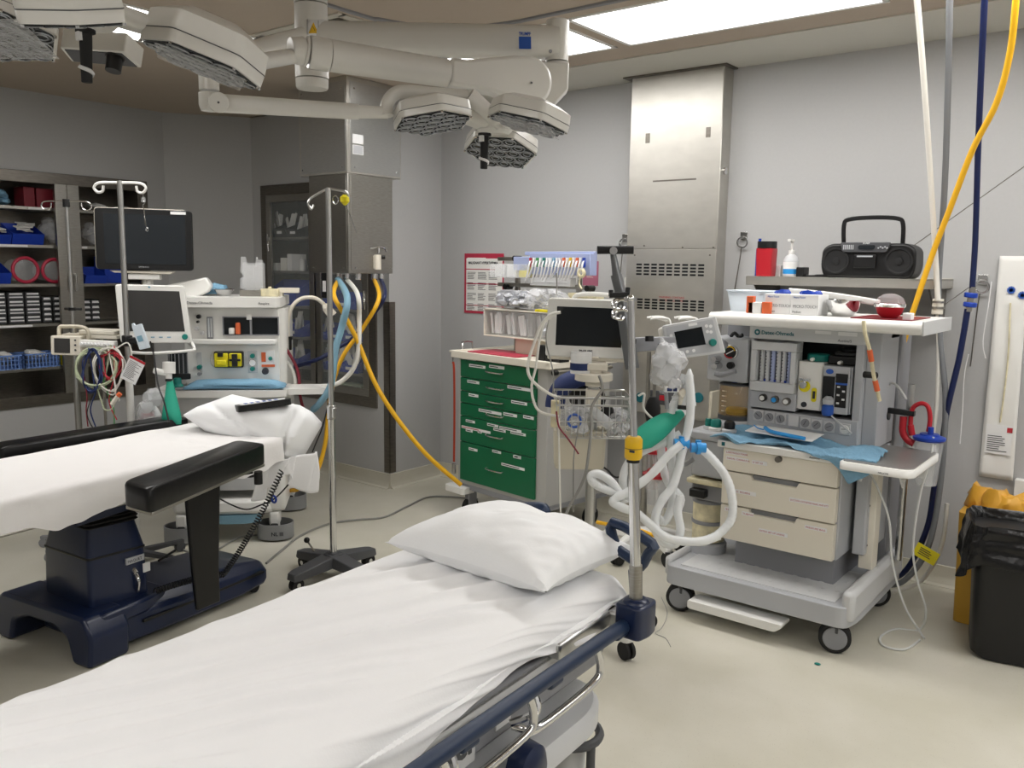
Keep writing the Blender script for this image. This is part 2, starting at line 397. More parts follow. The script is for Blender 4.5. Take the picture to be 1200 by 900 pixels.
# --- long cabinet in the left wall
cab, TA = recess('supply_cabinet', 'long steel built-in supply cabinet with open shelves in the left wall', 'x', XA, CA[0], CA[1], CA[2], CA[3], .36, [1.96, 1.70, 1.43, 1.15, .66+.18], [])
b = MB(TA)
for y in (2.80, 2.885): b.box(y, y+.082, -.02, .012, .645, 2.125)
build('stile', b, 'steel', cab, bev=.002)
for y in (2.862, 2.905):
    b = MB(TA); b.tube([V(y, -.02, 1.50), V(y, -.045, 1.50), V(y, -.045, 1.38), V(y, -.02, 1.38)], .006, 8, 1); build('handle', b, 'chrome', cab)
b = MB(TA); b.box(2.64, 2.78, .027, .029, 1.942, 1.957); b.box(2.30, 2.62, .027, .029, 1.682, 1.698); b.box(2.98, 3.03, .027, .029, 1.682, 1.698); b.box(2.35, 2.62, .027, .029, 1.132, 1.147); build('shelf_label', b, 'label_white', cab, smooth=False)
def shelf_item(name, label, cat, px, zs, mat_, X=-6.48, group=None, dz=.14, dx=.16, kind='bin', pile=None):
    """item standing on the shelf at height zs, between the two sighted image columns"""
    y0, y1 = on('x', X, px[0], px[2])[1], on('x', X, px[1], px[2])[1]
    t = thing(name, label, cat, (X, (y0+y1)/2, zs), 0, group); w = (y1-y0)/2-.003
    mb = MB()
    if kind == 'bin':      # open-fronted stacking bin
        o = [(-w*.93, -dx*.45, .002), (w*.93, -dx*.45, .002)]
        L = [[(dx/2, -w, 0), (dx/2, w, 0), (-dx/2, w, 0), (-dx/2, -w, 0)], [(dx/2+.03, -w, dz*.5), (dx/2+.03, w, dz*.5), (-dx/2, w, dz), (-dx/2, -w, dz)]]
        mb.add(L[0]+L[1], [(0, 1, 2, 3), (0, 4, 5, 1), (1, 5, 6, 2), (2, 6, 7, 3), (3, 7, 4, 0)])
        build('tray', mb, mat_, t, solid=.006, smooth=False)
    elif kind == 'box':
        mb.box(-dx/2, dx/2, -w, w, 0, dz); build('carton', mb, mat_, t, bev=.003)
    elif kind == 'bag':
        for i in range(5):
            rr = random.Random(i*7+int(zs*100)); mb.ball((rr.uniform(-.03, .03), rr.uniform(-w*.45, w*.45), dz*(.3+.13*i)), 1, 10, None, (dx*.45, w*.62, dz*.26))
        for i, p in enumerate(mb.v): mb.v[i] = p + noise.noise_vector(p*30)*.012; mb.v[i].z = max(mb.v[i].z, .001)
        build('wrap', mb, mat_, t)
    if pile:
        pm = MB(); rr = random.Random(int(px[0])+3)
        for i in range(pile):
            T = TR(rr.uniform(-.03, .05), rr.uniform(-w*.5, w*.5), dz*.72+.012*i) @ RZ(rr.uniform(-40, 40)) @ RY(rr.uniform(10, 35))
            pm.box(-.05, .05, -w*.4, w*.4, 0, .008, T)
        build('packets', pm, 'paper', t, smooth=False)
    return t
G = 'bins of supplies in the long cabinet'
shelf_item('linen_pack', 'pale blue folded packs at the left edge of the picture, top cabinet shelf', 'pack', (-12, 13, 240), 1.96, 'towel_blue', kind='bag', dz=.12)
shelf_item('storage_bin', 'maroon storage bin on the top shelf, left of its maroon twin', 'bin', (22, 36, 240), 1.96, 'maroon', kind='box', dz=.14)
shelf_item('storage_bin', 'maroon storage bin on the top shelf beside the cabinet stile', 'bin', (37, 64, 240), 1.96, 'maroon', kind='box', dz=.135)
shelf_item('storage_bin', 'blue open bin of papers cut off by the left picture edge, second shelf', 'bin', (-20, 7, 290), 1.70, 'blue_bin', dz=.13, pile=3)
shelf_item('storage_bin', 'blue open bin with white papers sticking out, second shelf', 'bin', (8, 45, 290), 1.70, 'blue_bin', dz=.15, pile=4)
shelf_item('plastic_bag', 'clear plastic wrapped supplies heaped on the second shelf beside the stile', 'bag', (44, 72, 290), 1.70, 'clear_bag', kind='bag', dz=.2)
shelf_item('plastic_bag', 'clear bag with a light blue cap right of the stile, second shelf', 'bag', (96, 116, 285), 1.70, 'clear_bag', kind='bag', dz=.17)
shelf_item('paper_pack', 'white paper packs on the top shelf right of the stile', 'pack', (102, 130, 255), 1.96, 'paper', kind='bag', dz=.06)
shelf_item('paper_pack', 'white packets on the top shelf above the black monitor', 'pack', (133, 160, 240), 1.96, 'paper', kind='bag', dz=.05)
for (a, b_), lab in (((9, 44), 'round clear container with a pink rim, third shelf, the left one of two'), ((44, 76), 'round clear container with a pink rim, third shelf, nearer the stile')):
    y0, y1 = on('x', -6.44, a, 335)[1], on('x', -6.44, b_, 335)[1]; R_ = (y1-y0)/2*.97
    t = thing('round_container', lab, 'container', (-6.44, (y0+y1)/2, 1.43), 0)
    k = MB(RY(90)); k.ring((-R_, 0, .06), R_-.012, .012, 32, 8); build('rim', k, 'pink_red', t)
    k = MB(TR(0, 0, R_) @ RY(90)); k.lathe([(R_*.8, -.12), (R_-.014, -.1), (R_-.016, .055), (R_-.03, .06)], n=28); build('bowl', k, 'clear', t)
shelf_item('storage_bin', 'blue bin at the left picture edge beside the pink rimmed containers', 'bin', (-14, 7, 335), 1.43, 'blue_bin', dz=.15)
shelf_item('storage_bin', 'blue bin with red packets right of the stile, third shelf', 'bin', (93, 118, 335), 1.43, 'blue_bin', dz=.12, X=-6.42)
shelf_item('storage_bin', 'tall blue bin behind the black monitor, third shelf', 'bin', (117, 142, 335), 1.43, 'blue_bin', dz=.20, kind='box')
# organiser drawers on the fourth shelf
def organiser(px0, px1, nc, nr, lab, dz):
    y0, y1 = on('x', -6.42, px0, 385)[1], on('x', -6.42, px1, 385)[1]
    t = thing('drawer_organiser', lab, 'drawer organiser', (-6.42, (y0+y1)/2, 1.15), 0); w = (y1-y0)/2
    k = MB(); k.box(-.15, .0, -w, w, 0, dz); build('body', k, 'black_plastic', t, bev=.002)
    for r_ in range(nr):
        for c_ in range(nc):
            ya = -w+.006+c_*(2*w-.006)/nc; yb = ya+(2*w-.006)/nc-.006; za = .006+r_*(dz-.006)/nr; zb = za+(dz-.006)/nr-.006
            k = MB(); k.box(0, .012, ya, yb, za, zb); dr = build('drawer', k, 'dark_grey', t, bev=.0015)
            k = MB(); k.box(.012, .0135, ya+.008, yb-.008, zb-.016, zb-.004); k.box(.012, .018, ya+.006, yb-.006, za+.012, za+.02); build('drawer_label', k, 'label_white', dr, smooth=False)
organiser(-16, 9, 1, 4, 'dark small-parts drawer organiser cut by the left picture edge', .225)
organiser(10, 30, 1, 4, 'dark small-parts drawer organiser, second from the left edge', .225)
organiser(30.5, 49, 1, 4, 'dark small-parts drawer organiser, third from the left edge', .225)
organiser(50, 62, 1, 5, 'narrow dark drawer organiser left of the stile', .19)
organiser(62.5, 78, 1, 5, 'dark drawer organiser partly behind the thin IV pole', .19)
organiser(96, 118, 2, 4, 'dark drawer organiser right of the stile above the grey monitor', .16)
def basket(px0, px1, lab, X=-6.42):
    y0, y1 = on('x', X, px0, 450)[1], on('x', X, px1, 450)[1]; w = (y1-y0)/2-.004
    t = thing('plastic_basket', lab, 'basket', (X, (y0+y1)/2, .84), 0)
    k = MB(); d = .09; h = .10
    for sx_, sy_ in ((1, 0), (-1, 0), (0, 1), (0, -1)):
        L = 2*w if sx_ else 2*d; n = max(3, int(L/.022))
        for i in range(n+1):
            a = -L/2+L*i/n; q = (sx_*d, a) if sx_ else (a, sy_*w)
            k.box(q[0]-.0025, q[0]+.0025, q[1]-.003, q[1]+.003, 0, h)
        for j in range(4):
            z = .004+j*(h-.012)/3; hh = .01 if j == 3 else .004
            if sx_: k.box(sx_*d-.003, sx_*d+.003, -w, w, z, z+hh)
            else: k.box(-d, d, sy_*w-.003, sy_*w+.003, z, z+hh)
    k.box(-d, d, -w, w, 0, .004); build('mesh_body', k, 'basket_blue', t, smooth=False)
    return t
basket(-14, 22, 'light blue plastic basket at the left picture edge, bottom cabinet shelf'); basket(24, 66, 'light blue plastic basket with white packets, bottom cabinet shelf')
shelf_item('paper_pack', 'white packets lying in the blue basket on the bottom shelf', 'pack', (28, 58, 440), .89, 'paper', X=-6.42, kind='bag', dz=.07, dx=.12)
shelf_item('paper_pack', 'white packets in the basket at the left picture edge', 'pack', (-5, 20, 440), .89, 'paper', X=-6.42, kind='bag', dz=.07, dx=.12)
y = on('x', -6.42, 75, 445)[1]; k = MB(); k.lathe([(.03, 0), (.036, .1), (.038, .1), (.038, .108)], (0, 0, 0)); solo('plastic_cup', k, 'bright_yellow', 'bright yellow tub on the bottom cabinet shelf beside the stile', 'cup').location = (-6.42, y, .84)
# --- glass-fronted cabinet in the back wall
gc, TC = recess('glass_cabinet', 'steel glass-door supply cabinet in the back wall behind the hanging column', 'y', YC, CC[0], CC[1], CC[2], CC[3], .34, [1.80, 1.54, 1.27, 1.03, .80], [])
for x0, x1 in ((-5.73, -5.16), (-5.14, -4.57)):
    d = MB(TC); e = .055
    for q in ((x0, x1, 2.12-e, 2.12), (x0, x1, .65, .65+e), (x0, x0+e, .65+e, 2.12-e), (x1-e, x1, .65+e, 2.12-e)): d.box(q[0], q[1], -.02, .0, q[2], q[3])
    dr = build('door', d, 'steel', gc, bev=.002)
    p = MB(TC); p.box(x0+e-.004, x1-e+.004, -.012, -.008, .65+e-.004, 2.12-e+.004); build('pane', p, 'glass', dr, smooth=False)
    hx = x0+.028 if x0 < -5.5 else x1-.028
    for z in (1.77, 1.36, .93):
        h = MB(TC); h.box(hx-.015, hx+.015, -.028, -.02, z-.03, z+.03); h.cyl((hx, -.03, z+.05), (hx, -.03, z-.05), .006, n=8); h.tube([V(hx+.012, -.028, z), V(hx+.02, -.045, z-.01), V(hx+.02, -.04, z-.08)], .006, 6, 3); build('latch', h, 'chrome', dr)
def citem(name, lab, cat, px0, px1, py, zs, mat_, dz, kind='bin', Y=4.27, pile=None, dy=.14):
    x0, x1 = on('y', Y, px0, py)[0], on('y', Y, px1, py)[0]
    t = thing(name, lab, cat, ((x0+x1)/2, Y, zs), 0); w = (x1-x0)/2-.002; mb = MB()
    if kind == 'bin':
        L = [[(-w, -dy/2, 0), (w, -dy/2, 0), (w, dy/2, 0), (-w, dy/2, 0)], [(-w, -dy/2-.03, dz*.5), (w, -dy/2-.03, dz*.5), (w, dy/2, dz), (-w, dy/2, dz)]]
        mb.add(L[0]+L[1], [(0, 1, 2, 3), (0, 4, 5, 1), (1, 5, 6, 2), (2, 6, 7, 3), (3, 7, 4, 0)]); build('tray', mb, mat_, t, solid=.005, smooth=False)
        k = MB(); k.box(-w*.4, w*.4, -dy/2-.026, -dy/2-.024, dz*.2, dz*.38); build('bin_label', k, 'label_white', t, smooth=False)
    elif kind == 'box': mb.box(-w, w, -dy/2, dy/2, 0, dz); build('carton', mb, mat_, t, bev=.002)
    else:
        mb.lathe([(w, 0), (w, dz*.75), (w*.6, dz*.85), (w*.6, dz)]); build('bottle_body', mb, mat_, t)
    if pile:
        pm = MB(); rr = random.Random(int(px0)+9)
        for i in range(pile):
            T = TR(rr.uniform(-w*.6, w*.6), rr.uniform(-.04, .03), dz*.35) @ RZ(rr.uniform(-30, 30)) @ RY(rr.uniform(-25, 25)) @ RX(rr.uniform(-25, 10)); pm.box(-.022, .022, -.004, .004, 0, rr.uniform(.1, .17), T)
        build('packets', pm, 'paper', t, smooth=False)
citem('storage_bin', 'black bin of white packets, top shelf of the glass cabinet, left', 'bin', 319, 331, 270, 1.80, 'black_plastic', .12, pile=4)
citem('storage_bin', 'black bin of upright packets, top shelf of the glass cabinet, middle', 'bin', 332, 346, 270, 1.80, 'black_plastic', .12, pile=5)
citem('storage_bin', 'black bin beside the hanging column, top shelf of the glass cabinet', 'bin', 347, 362, 270, 1.80, 'black_plastic', .11, pile=5)
citem('carton', 'long white carton lying at the left of the second glass cabinet shelf', 'carton', 318, 333, 305, 1.54, 'paper', .06, 'box')
citem('carton', 'white carton standing in the middle of the second glass cabinet shelf', 'carton', 337, 344, 310, 1.54, 'paper', .10, 'box')
citem('carton', 'white square carton beside the small bottle, second glass cabinet shelf', 'carton', 345, 351, 310, 1.54, 'label_white', .13, 'box')
citem('bottle', 'small white bottle on the second glass cabinet shelf', 'bottle', 352, 357, 310, 1.54, 'white_plastic', .11, 'bottle')
citem('storage_bin', 'wide blue bin on the third glass cabinet shelf, left door', 'bin', 324, 358, 335, 1.27, 'blue_bin', .20)
xs = [(330, 344), (345, 361), (376, 393), (394, 410), (411, 428)]
labs = ['far left', 'left door, right half', 'right door, left end', 'right door, middle', 'right door, right end']
for (a, b_), l in zip(xs, labs):
    citem('storage_bin', 'blue bin on the fourth glass cabinet shelf, '+l, 'bin', a, b_, 370, 1.03, 'blue_bin', .12, pile=3)
    citem('storage_bin', 'blue bin on the fifth glass cabinet shelf, '+l, 'bin', a, b_, 410, .80, 'blue_bin', .12, pile=4)
citem('storage_bin', 'blue bin on the third glass cabinet shelf behind the right door, left one', 'bin', 376, 398, 345, 1.27, 'blue_bin', .13)
citem('storage_bin', 'blue bin on the third glass cabinet shelf behind the right door, right one', 'bin', 400, 428, 345, 1.27, 'blue_bin', .12)
citem('carton', 'flat green-grey carton at the bottom of the glass cabinet', 'carton', 404, 432, 450, .605, 'cable_sage', .10, 'box')
# ================================================================ HANGING STEEL COLUMN
t = thing('service_column', 'hanging stainless steel service column in front of the glass cabinet', 'service column', (-4.3, 3.78, H))
T = frame(t).inverted()
k = MB(T); k.box(-4.565, -4.106, 3.574, 4.03, 2.152, H-.001); build('upper_casing', k, 'steel_bright', t, bev=.003)
k = MB(T); k.box(-4.545, -4.118, 3.571, 3.575, 2.165, 2.70); k.box(-4.107, -4.103, 3.60, 4.02, 2.165, 2.70); build('cover_panel', k, 'column_steel_lit', t, bev=.001)  # upper panels in a lighter steel, brightness from the ceiling lights put into the colour
k = MB(T); k.box(-4.483, -4.110, 3.580, 3.957, 1.54, 2.152); build('lower_casing', k, 'steel', t, bev=.003)
k = MB(T); k.box(-4.47, -4.125, 3.577, 3.581, 1.56, 2.14); k.box(-4.111, -4.107, 3.60, 3.945, 1.56, 2.14); build('access_panel', k, 'steel', t, bev=.001)
k = MB(T)
for x in (-4.53, -4.15):
    for z in (2.19, 2.66): k.cyl((x, 3.568, z), (x, 3.572, z), .006, n=8)
for y in (3.63, 3.99):
    for z in (2.19, 2.66): k.cyl((-4.104, y, z), (-4.1, y, z), .006, n=8)
for x in (-4.45, -4.42, -4.16, -4.14): k.cyl((x, 3.574, 1.575), (x, 3.578, 1.575), .005, n=8)
for y in (3.63, 3.80, 3.93): k.cyl((-4.108, y, 1.575), (-4.104, y, 1.575), .005, n=8)
build('screws', k, 'chrome', t)
k = MB(T); k.box(-4.103, -4.100, 3.615, 3.70, 2.335, 2.39); k.box(-4.103, -4.100, 3.615, 3.70, 2.27, 2.325); st = build('sticker', k, 'label_white', t, smooth=False)
k = MB(T); k.box(-4.1, -4.0995, 3.62, 3.695, 2.273, 2.322); build('sticker_print', k, 'machine_grey', st, smooth=False)
k = MB(T); y0 = 3.80; k.cyl((-4.085, y0, 1.565), (-4.085, y0, 1.66), .022, .022, 14); k.box(-4.108, -4.085, y0-.02, y0+.02, 1.57, 1.655); build('gas_outlet', k, 'cream_plastic', t, bev=.003)
k = MB(T); k.cyl((-4.085, y0+.03, 1.645), (-4.07, y0+.05, 1.645), .012, n=10); build('outlet_knob', k, 'black_plastic', t)
k = MB(T); k.tube([V(-4.09, y0-.06, 1.70), V(-4.07, y0, 1.71), V(-4.06, y0+.04, 1.70), V(-4.07, y0+.06, 1.68)], .006, 6); k.tube([V(-4.085, y0+.01, 1.67), V(-4.085, y0+.01, 1.71)], .008, 6, 1); build('outlet_clip', k, 'chrome', t)
k = MB(T)
for x, y in ((-4.40, 3.62), (-4.30, 3.66), (-4.22, 3.66), (-4.16, 3.70), (-4.14, 3.82), (-4.14, 3.88)): k.cyl((x, y, 1.50), (x, y, 1.54), .02, n=12)
build('hose_sockets', k, 'chrome', t)
k = MB(T); k.box(-4.40, -4.34, 3.60, 3.62, 1.38, 1.54); so = build('socket_box', k, 'black_plastic', t, bev=.003)
k = MB(T); k.box(-4.385, -4.355, 3.597, 3.6, 1.42, 1.49); build('socket_face', k, 'label_white', so)
# ================================================================ STEEL DUCT CASING ON THE RIGHT-HAND WALL
t = thing('duct_casing', 'tall stainless steel duct casing on the right-hand wall with two bands of vent slots', 'duct casing', (-2.42, 4.70, 0)); T = frame(t).inverted()
ZD0 = on('y', 4.58, 770, 486)[2]
k = MB(T); k.box(-2.715, -2.125, 4.582, 4.70, ZD0, H-.012); build('casing', k, 'steel_bright', t, bev=.003)
zs_ = on('y', 4.58, 770, 292)[2]
k = MB(T); k.box(-2.712, -2.128, 4.578, 4.583, zs_+.003, H-.03); k.box(-2.712, -2.128, 4.578, 4.583, ZD0+.01, zs_-.003); build('cover_panel', k, 'steel_bright', t, bev=.001)
for (xa, ya, yb) in ((745, 308, 323), (746, 349, 362)):
    k = MB(T)
    z1, z0 = on('y', 4.58, xa, ya)[2], on('y', 4.58, xa, yb)[2]; x0 = on('y', 4.58, xa, ya)[0]; x1 = on('y', 4.58, 827, ya)[0]
    for r_ in range(4):
        for c_ in range(9):
            x = x0+(x1-x0)*(c_+.5)/9; z = z0+(z1-z0)*(r_+.5)/4; w_ = (x1-x0)/9*.36; k.box(x-w_, x+w_, 4.5765, 4.5785, z-.0055, z+.0055)
    build('vent_slots', k, 'vent_dark', t, smooth=False)
k = MB(T)
for px_, py_ in ((755, 288), (836, 290), (742, 290), (800, 290), (744, 299), (832, 299), (830, 372), (742, 375)): p = on('y', 4.578, px_, py_); k.cyl((p[0], 4.574, p[2]), (p[0], 4.579, p[2]), .005, n=8)
build('screws', k, 'steel_dark', t)
k = MB(T)
for px_, py_ in ((759, 162), (830, 155)): p = on('y', 4.577, px_, py_); k.box(p[0]-.014, p[0]+.014, 4.5755, 4.578, p[2]-.028, p[2]+.028)
p = on('y', 4.577, 790, 211); k.box(p[0]-.14, p[0]+.14, 4.576, 4.578, p[2]-.005, p[2]+.004)
build('tape_mark', k, 'steel_dark', t, smooth=False)
p = on('y', 4.577, 772, 349); text('WARNING: CONTAINS', .016, T @ p, 'ink_red', t, ext=.0003); text('HIGH VOLTAGE SUPPLY', .016, T @ (p-V(0, 0, .02)), 'ink_red', t, ext=.0003)
k = MB(T); k.box(-2.76, -2.10, 4.55, 4.70, H-.014, H-.007); build('top_flange', k, 'steel_dark', t, smooth=False)
p = on('y', 4.58, 843, 193); k = MB(T); k.cyl((-2.126, p[1]+.05, p[2]-.03), (-2.112, p[1]+.05, p[2]-.03), .02, n=14); build('lock', k, 'chrome', t)
# line isolation monitor and outlet strip under the casing
t = thing('outlet_strip', 'wall outlet strip with black display panel and red digits left of the anaesthesia machine', 'outlet panel', (-2.45, 4.70, .9)); T = frame(t).inverted()
pa, pb = on('y', 4.56, 736, 453), on('y', 4.56, 832, 480)
k = MB(T); k.box(pa[0], pb[0], 4.58, 4.70, pb[2]-.06, pa[2]+.02); build('box', k, 'beige_plastic', t, bev=.004)
qa, qb = on('y', 4.57, 762, 457), on('y', 4.57, 797, 477)
k = MB(T); k.box(qa[0], qb[0], 4.568, 4.581, qb[2], qa[2]); fp = build('display_panel', k, 'dark_grey', t, bev=.003)
r1, r2 = on('y', 4.566, 773, 463), on('y', 4.566, 782, 470); k = MB(T); k.box(r1[0], r2[0], 4.565, 4.569, r2[2], r1[2]); build('red_display', k, 'red_plastic', fp)
k = MB(T)
for px_, c_ in ((742, 0), (750, 0), (805, 0), (818, 0)):
    p = on('y', 4.57, px_, 466); k.cyl((p[0], 4.57, p[2]), (p[0], 4.582, p[2]), .03, n=16)
build('outlet', k, 'ink_teal', t)
# ================================================================ THINGS ON THE RIGHT-HAND WALL
def wallplane(px0, py0, px1, py1, Y=4.70):
    a, b_ = on('y', Y, px0, py0), on('y', Y, px1, py1); return a[0], b_[0], b_[2], a[2]
x0, x1, z0, z1 = wallplane(545, 297, 590, 369)
t = thing('wall_poster', 'white poster with crimson border and dense print left of the green cart organiser', 'poster', ((x0+x1)/2, 4.699, z0)); T = frame(t).inverted()
k = MB(T); k.box(x0, x1, 4.695, 4.699, z0, z1); build('sheet', k, 'pink_red', t, smooth=False)
k = MB(T); e = .018; k.box(x0+e, x1-.01, 4.694, 4.695, z0+e, z1-.035); k.box(x0+e+.01, x0+.2, 4.693, 4.695, z1-.07, z1-.03); build('print_area', k, 'paper', t, smooth=False)
text('MALIGNANT HYPERTHERMIA', .026, T @ V(x0+.04, 4.6925, z1-.075), 'ink', t, bold=.02, sx=.8)
for i in range(3):
    for j in range(4):
        xa = x0+.03+i*.1; zb = z1-.13-j*.075
        build('print_block', lines_mb(xa, xa+.085, zb-.055, zb, 6, 4.6935, .35, i*5+j, T), 'ink', t, smooth=False)
k = MB(T)
for z in (z1-.112, z1-.215, z1-.37): k.box(x0+e, x1-.01, 4.6932, 4.694, z-.003, z+.003)
build('rule', k, 'pink_red', t, smooth=False)
x0, x1, z0, z1 = wallplane(684, 306, 701, 335); k = MB(); k.box(x0, x1, 4.695, 4.699, z0, z1)
t = solo('wall_card', k, 'pink_poster', 'small mottled pink card on the wall left of the steel duct', 'card', origin=((x0+x1)/2, 4.699, z0)); 
build('print_block', lines_mb(x0+.03, x1-.02, z0+.05, z1-.05, 8, 4.6945, .35, 5, frame(t).inverted()), 'cream_plastic', t, smooth=False)
# paper notice at the duct's left edge
x0, x1, z0, z1 = wallplane(733, 325, 745, 340); k = MB(); k.box(x0, x1, 4.69, 4.694, z0, z1); solo('wall_note', k, 'paper', 'small blank white card at the left edge of the steel duct', 'card', origin=((x0+x1)/2, 4.694, z0))
# wall hook with a hanging cord, left of the shelf
def wall_hook(px, py, lab, dx=0, ln=.3):
    p = on('y', 4.70, px, py); t = thing('wall_hook', lab, 'hook', (p[0], 4.70, p[2]))
    k = MB(); k.box(-.022, .022, -.006, 0, -.02, .03); build('plate', k, 'chrome', t, bev=.002)
    k = MB(); k.ring((0, -.02, -.03), .03, .006, 18, 6, axis='y'); build('hook_ring', k, 'chrome', t)
    k = MB(); k.tube([V(-.005, -.02, -.055), V(-.01, -.02, -.12), V(-.02+dx, -.015, -.12-ln)], .003, 5); build('cord', k, 'steel_dark', t)
    return t
wall_hook(872, 278, 'chrome hook with a hanging cord left of the wall shelf', -.02, .22)
wall_hook(1152, 329, 'small wire hook with string beside the hanging paper pack', 0, .3)
wall_hook(733, 280, 'chrome hook on the wall at the left edge of the duct', 0, .1)
# --- shelf
SZ = 1.567
t = thing('wall_shelf', 'stainless steel wall shelf carrying the black radio', 'shelf', (-1.34, 4.70, SZ)); T = frame(t).inverted()
xl, xr = on('y', 4.30, 874, 328)[0], on('y', 4.30, 1095, 333)[0]
k = MB(T); k.box(xl, xr, 4.30, 4.70, SZ-.006, SZ); k.box(xl, xr, 4.30, 4.306, SZ-.045, SZ); k.box(xl, xl+.006, 4.30, 4.70, SZ-.045, SZ); k.box(xr-.006, xr, 4.30, 4.70, SZ-.045, SZ); k.box(xl, xr, 4.690, 4.70, SZ-.0, SZ+.004); build('shelf_top', k, 'steel_bright', t, bev=.002)
for x in (xl+.03, xr-.03):
    k = MB(T); k.prism([(4.34, SZ-.045), (4.70, SZ-.045), (4.70, SZ-.30), (4.68, SZ-.30)], x-.004, x+.004, 'x'); build('bracket', k, 'steel_dark', t)
# --- radio
pl, pr = on('y', 4.38, 962, 300), on('y', 4.38, 1074, 300); cx_ = (pl[0]+pr[0])/2; hw = (pr[0]-pl[0])/2; rh = on('y', 4.38, 1015, 284)[2]-SZ
t = thing('boombox', 'black portable radio with carrying handle on the steel wall shelf', 'radio', (cx_, 4.46, SZ))
out = round_poly([(-hw*.92, 0), (hw*.92, 0), (hw, rh*.3), (hw*.98, rh*.82), (hw*.8, rh*.97), (-hw*.8, rh*.97), (-hw*.98, rh*.82), (-hw, rh*.3)], .03)
k = MB(); k.prism(out, -.08, .08, 'y'); build('case', k, 'black_plastic', t, bev=.012)
for s in (-1, 1):
    k = MB(TR(s*hw*.66, -.08, rh*.48) @ RX(90)); k.lathe([(rh*.36, 0), (rh*.38, .008), (rh*.33, .008), (rh*.3, .003), (rh*.1, .0), (rh*.1, .006), (0.001, .008)], n=28); build('speaker', k, 'dark_grey' if 0 else 'black_rubber', t)
k = MB(); k.prism(round_poly([(-hw*.52, rh*.72), (hw*.42, rh*.72), (hw*.48, rh*1.0), (-hw*.58, rh*1.0)], .012), -.094, -.07, 'y'); pn = build('control_panel', k, 'dark_grey', t, bev=.003)
k = MB(); k.prism(round_poly([(-hw*.18, rh*.80), (hw*.16, rh*.80), (hw*.18, rh*.92), (-hw*.18, rh*.92)], .01), -.098, -.09, 'y'); build('dial_window', k, 'screen_grey', pn)
k = MB()
for i in range(7): k.box(-hw*.5+i*hw*.04, -hw*.48+i*hw*.04, -.097, -.093, rh*.8, rh*.93) if i < 6 else None
for i in range(5): k.cyl((hw*(.24+.045*i), -.092, rh*(.84+.03*(i % 2))), (hw*(.24+.045*i), -.099, rh*(.84+.03*(i % 2))), .004, n=8)
build('buttons', k, 'machine_grey', pn)
k = MB(); k.prism(round_poly([(-hw*.27, rh*.28), (hw*.2, rh*.28), (hw*.2, rh*.66), (-hw*.27, rh*.66)], .01), -.092, -.07, 'y'); td = build('tape_deck', k, 'black_plastic', t, bev=.003)
k = MB(); k.box(-hw*.2, hw*.13, -.0935, -.0915, rh*.59, rh*.63); build('deck_trim', k, 'machine_grey', td, smooth=False)
text('SHARP', .011, (-.02, -.0945, rh*.95), 'label_white', t)
k = MB(); k.tube([V(-hw*.62, 0, rh*.9), V(-hw*.62, -.02, rh*1.5), V(-hw*.5, -.03, rh*1.66), V(0, -.032, rh*1.70), V(hw*.5, -.03, rh*1.66), V(hw*.62, -.02, rh*1.5), V(hw*.62, 0, rh*.9)], .011, 8, 5, flat=.8); build('handle', k, 'black_plastic', t)
k = MB(); k.cyl((hw*.72, .05, rh*.85), (hw*.72+.62, .16, rh*.85+.52), .0022, n=6); build('aerial', k, 'steel_dark', t)
# --- other items on the shelf
def on_shelf(px, Y=4.42): return on('y', Y, px, 318)[0]
xa, xb = on_shelf(887), on_shelf(908); r_ = (xb-xa)/2; hz = on('y', 4.42, 897, 283)[2]-SZ
t = thing('sharps_container', 'red plastic container with black screw lid on the wall shelf', 'container', ((xa+xb)/2, 4.42, SZ))
k = MB(); k.loft([[(x, y, z) for x, y, z in rbox_loop(-r_*.84*q, r_*.84*q, -r_*.84*q, r_*.84*q, z, .012)] for z, q in ((0, .98), (hz*.1, 1), (hz*.80, 1.08))]); build('body', k, 'red_plastic', t)
k = MB(); k.lathe([(r_*.95, hz*.80), (r_*1.02, hz*.81), (r_*1.02, hz), (r_*.9, hz)]); build('lid', k, 'black_plastic', t)
xa, xb = on_shelf(918), on_shelf(935); r_ = (xb-xa)/2; hz = on('y', 4.42, 926, 279)[2]-SZ
t = thing('soap_pump_bottle', 'clear pump bottle of hand sanitiser on the wall shelf', 'bottle', ((xa+xb)/2, 4.42, SZ))
k = MB(); k.lathe([(r_*.9, 0), (r_, .005), (r_, hz*.42), (r_*.8, hz*.52), (r_*.4, hz*.58)]); build('body', k, 'milky', t)
k = MB(); k.lathe([(r_*.42, hz*.56), (r_*.42, hz*.68), (r_*.15, hz*.70), (r_*.15, hz*.88), (r_*.28, hz*.9), (r_*.28, hz*.97)]); k.box(-.008, .008, -.045, .0, hz*.91, hz*.97); build('pump', k, 'white_plastic', t, bev=.001)
k = MB(); k.lathe([(r_*1.01, hz*.06), (r_*1.01, hz*.38)], caps=False); lb = build('label', k, 'label_white', t)
k = MB(); k.lathe([(r_*1.02, hz*.07), (r_*1.02, hz*.2)], caps=False); build('label_band', k, 'sky_blue', lb)
xa, xb = on_shelf(909, 4.5), on_shelf(917, 4.5); k = MB(); k.box(xa, xb, 4.47, 4.53, SZ, SZ+.06); solo('small_carton', k, 'label_white', 'small white carton between the red container and the pump bottle', 'carton', origin=((xa+xb)/2, 4.5, SZ), bev=.002)
xa, xb = on_shelf(936), on_shelf(945); k = MB(); k.box(xa, xb, 4.38, 4.46, SZ, SZ+.05)
t = solo('power_adapter', k, 'black_plastic', 'black plug-in power adapter on the shelf beside the radio', 'adapter', origin=((xa+xb)/2, 4.42, SZ), bev=.004)
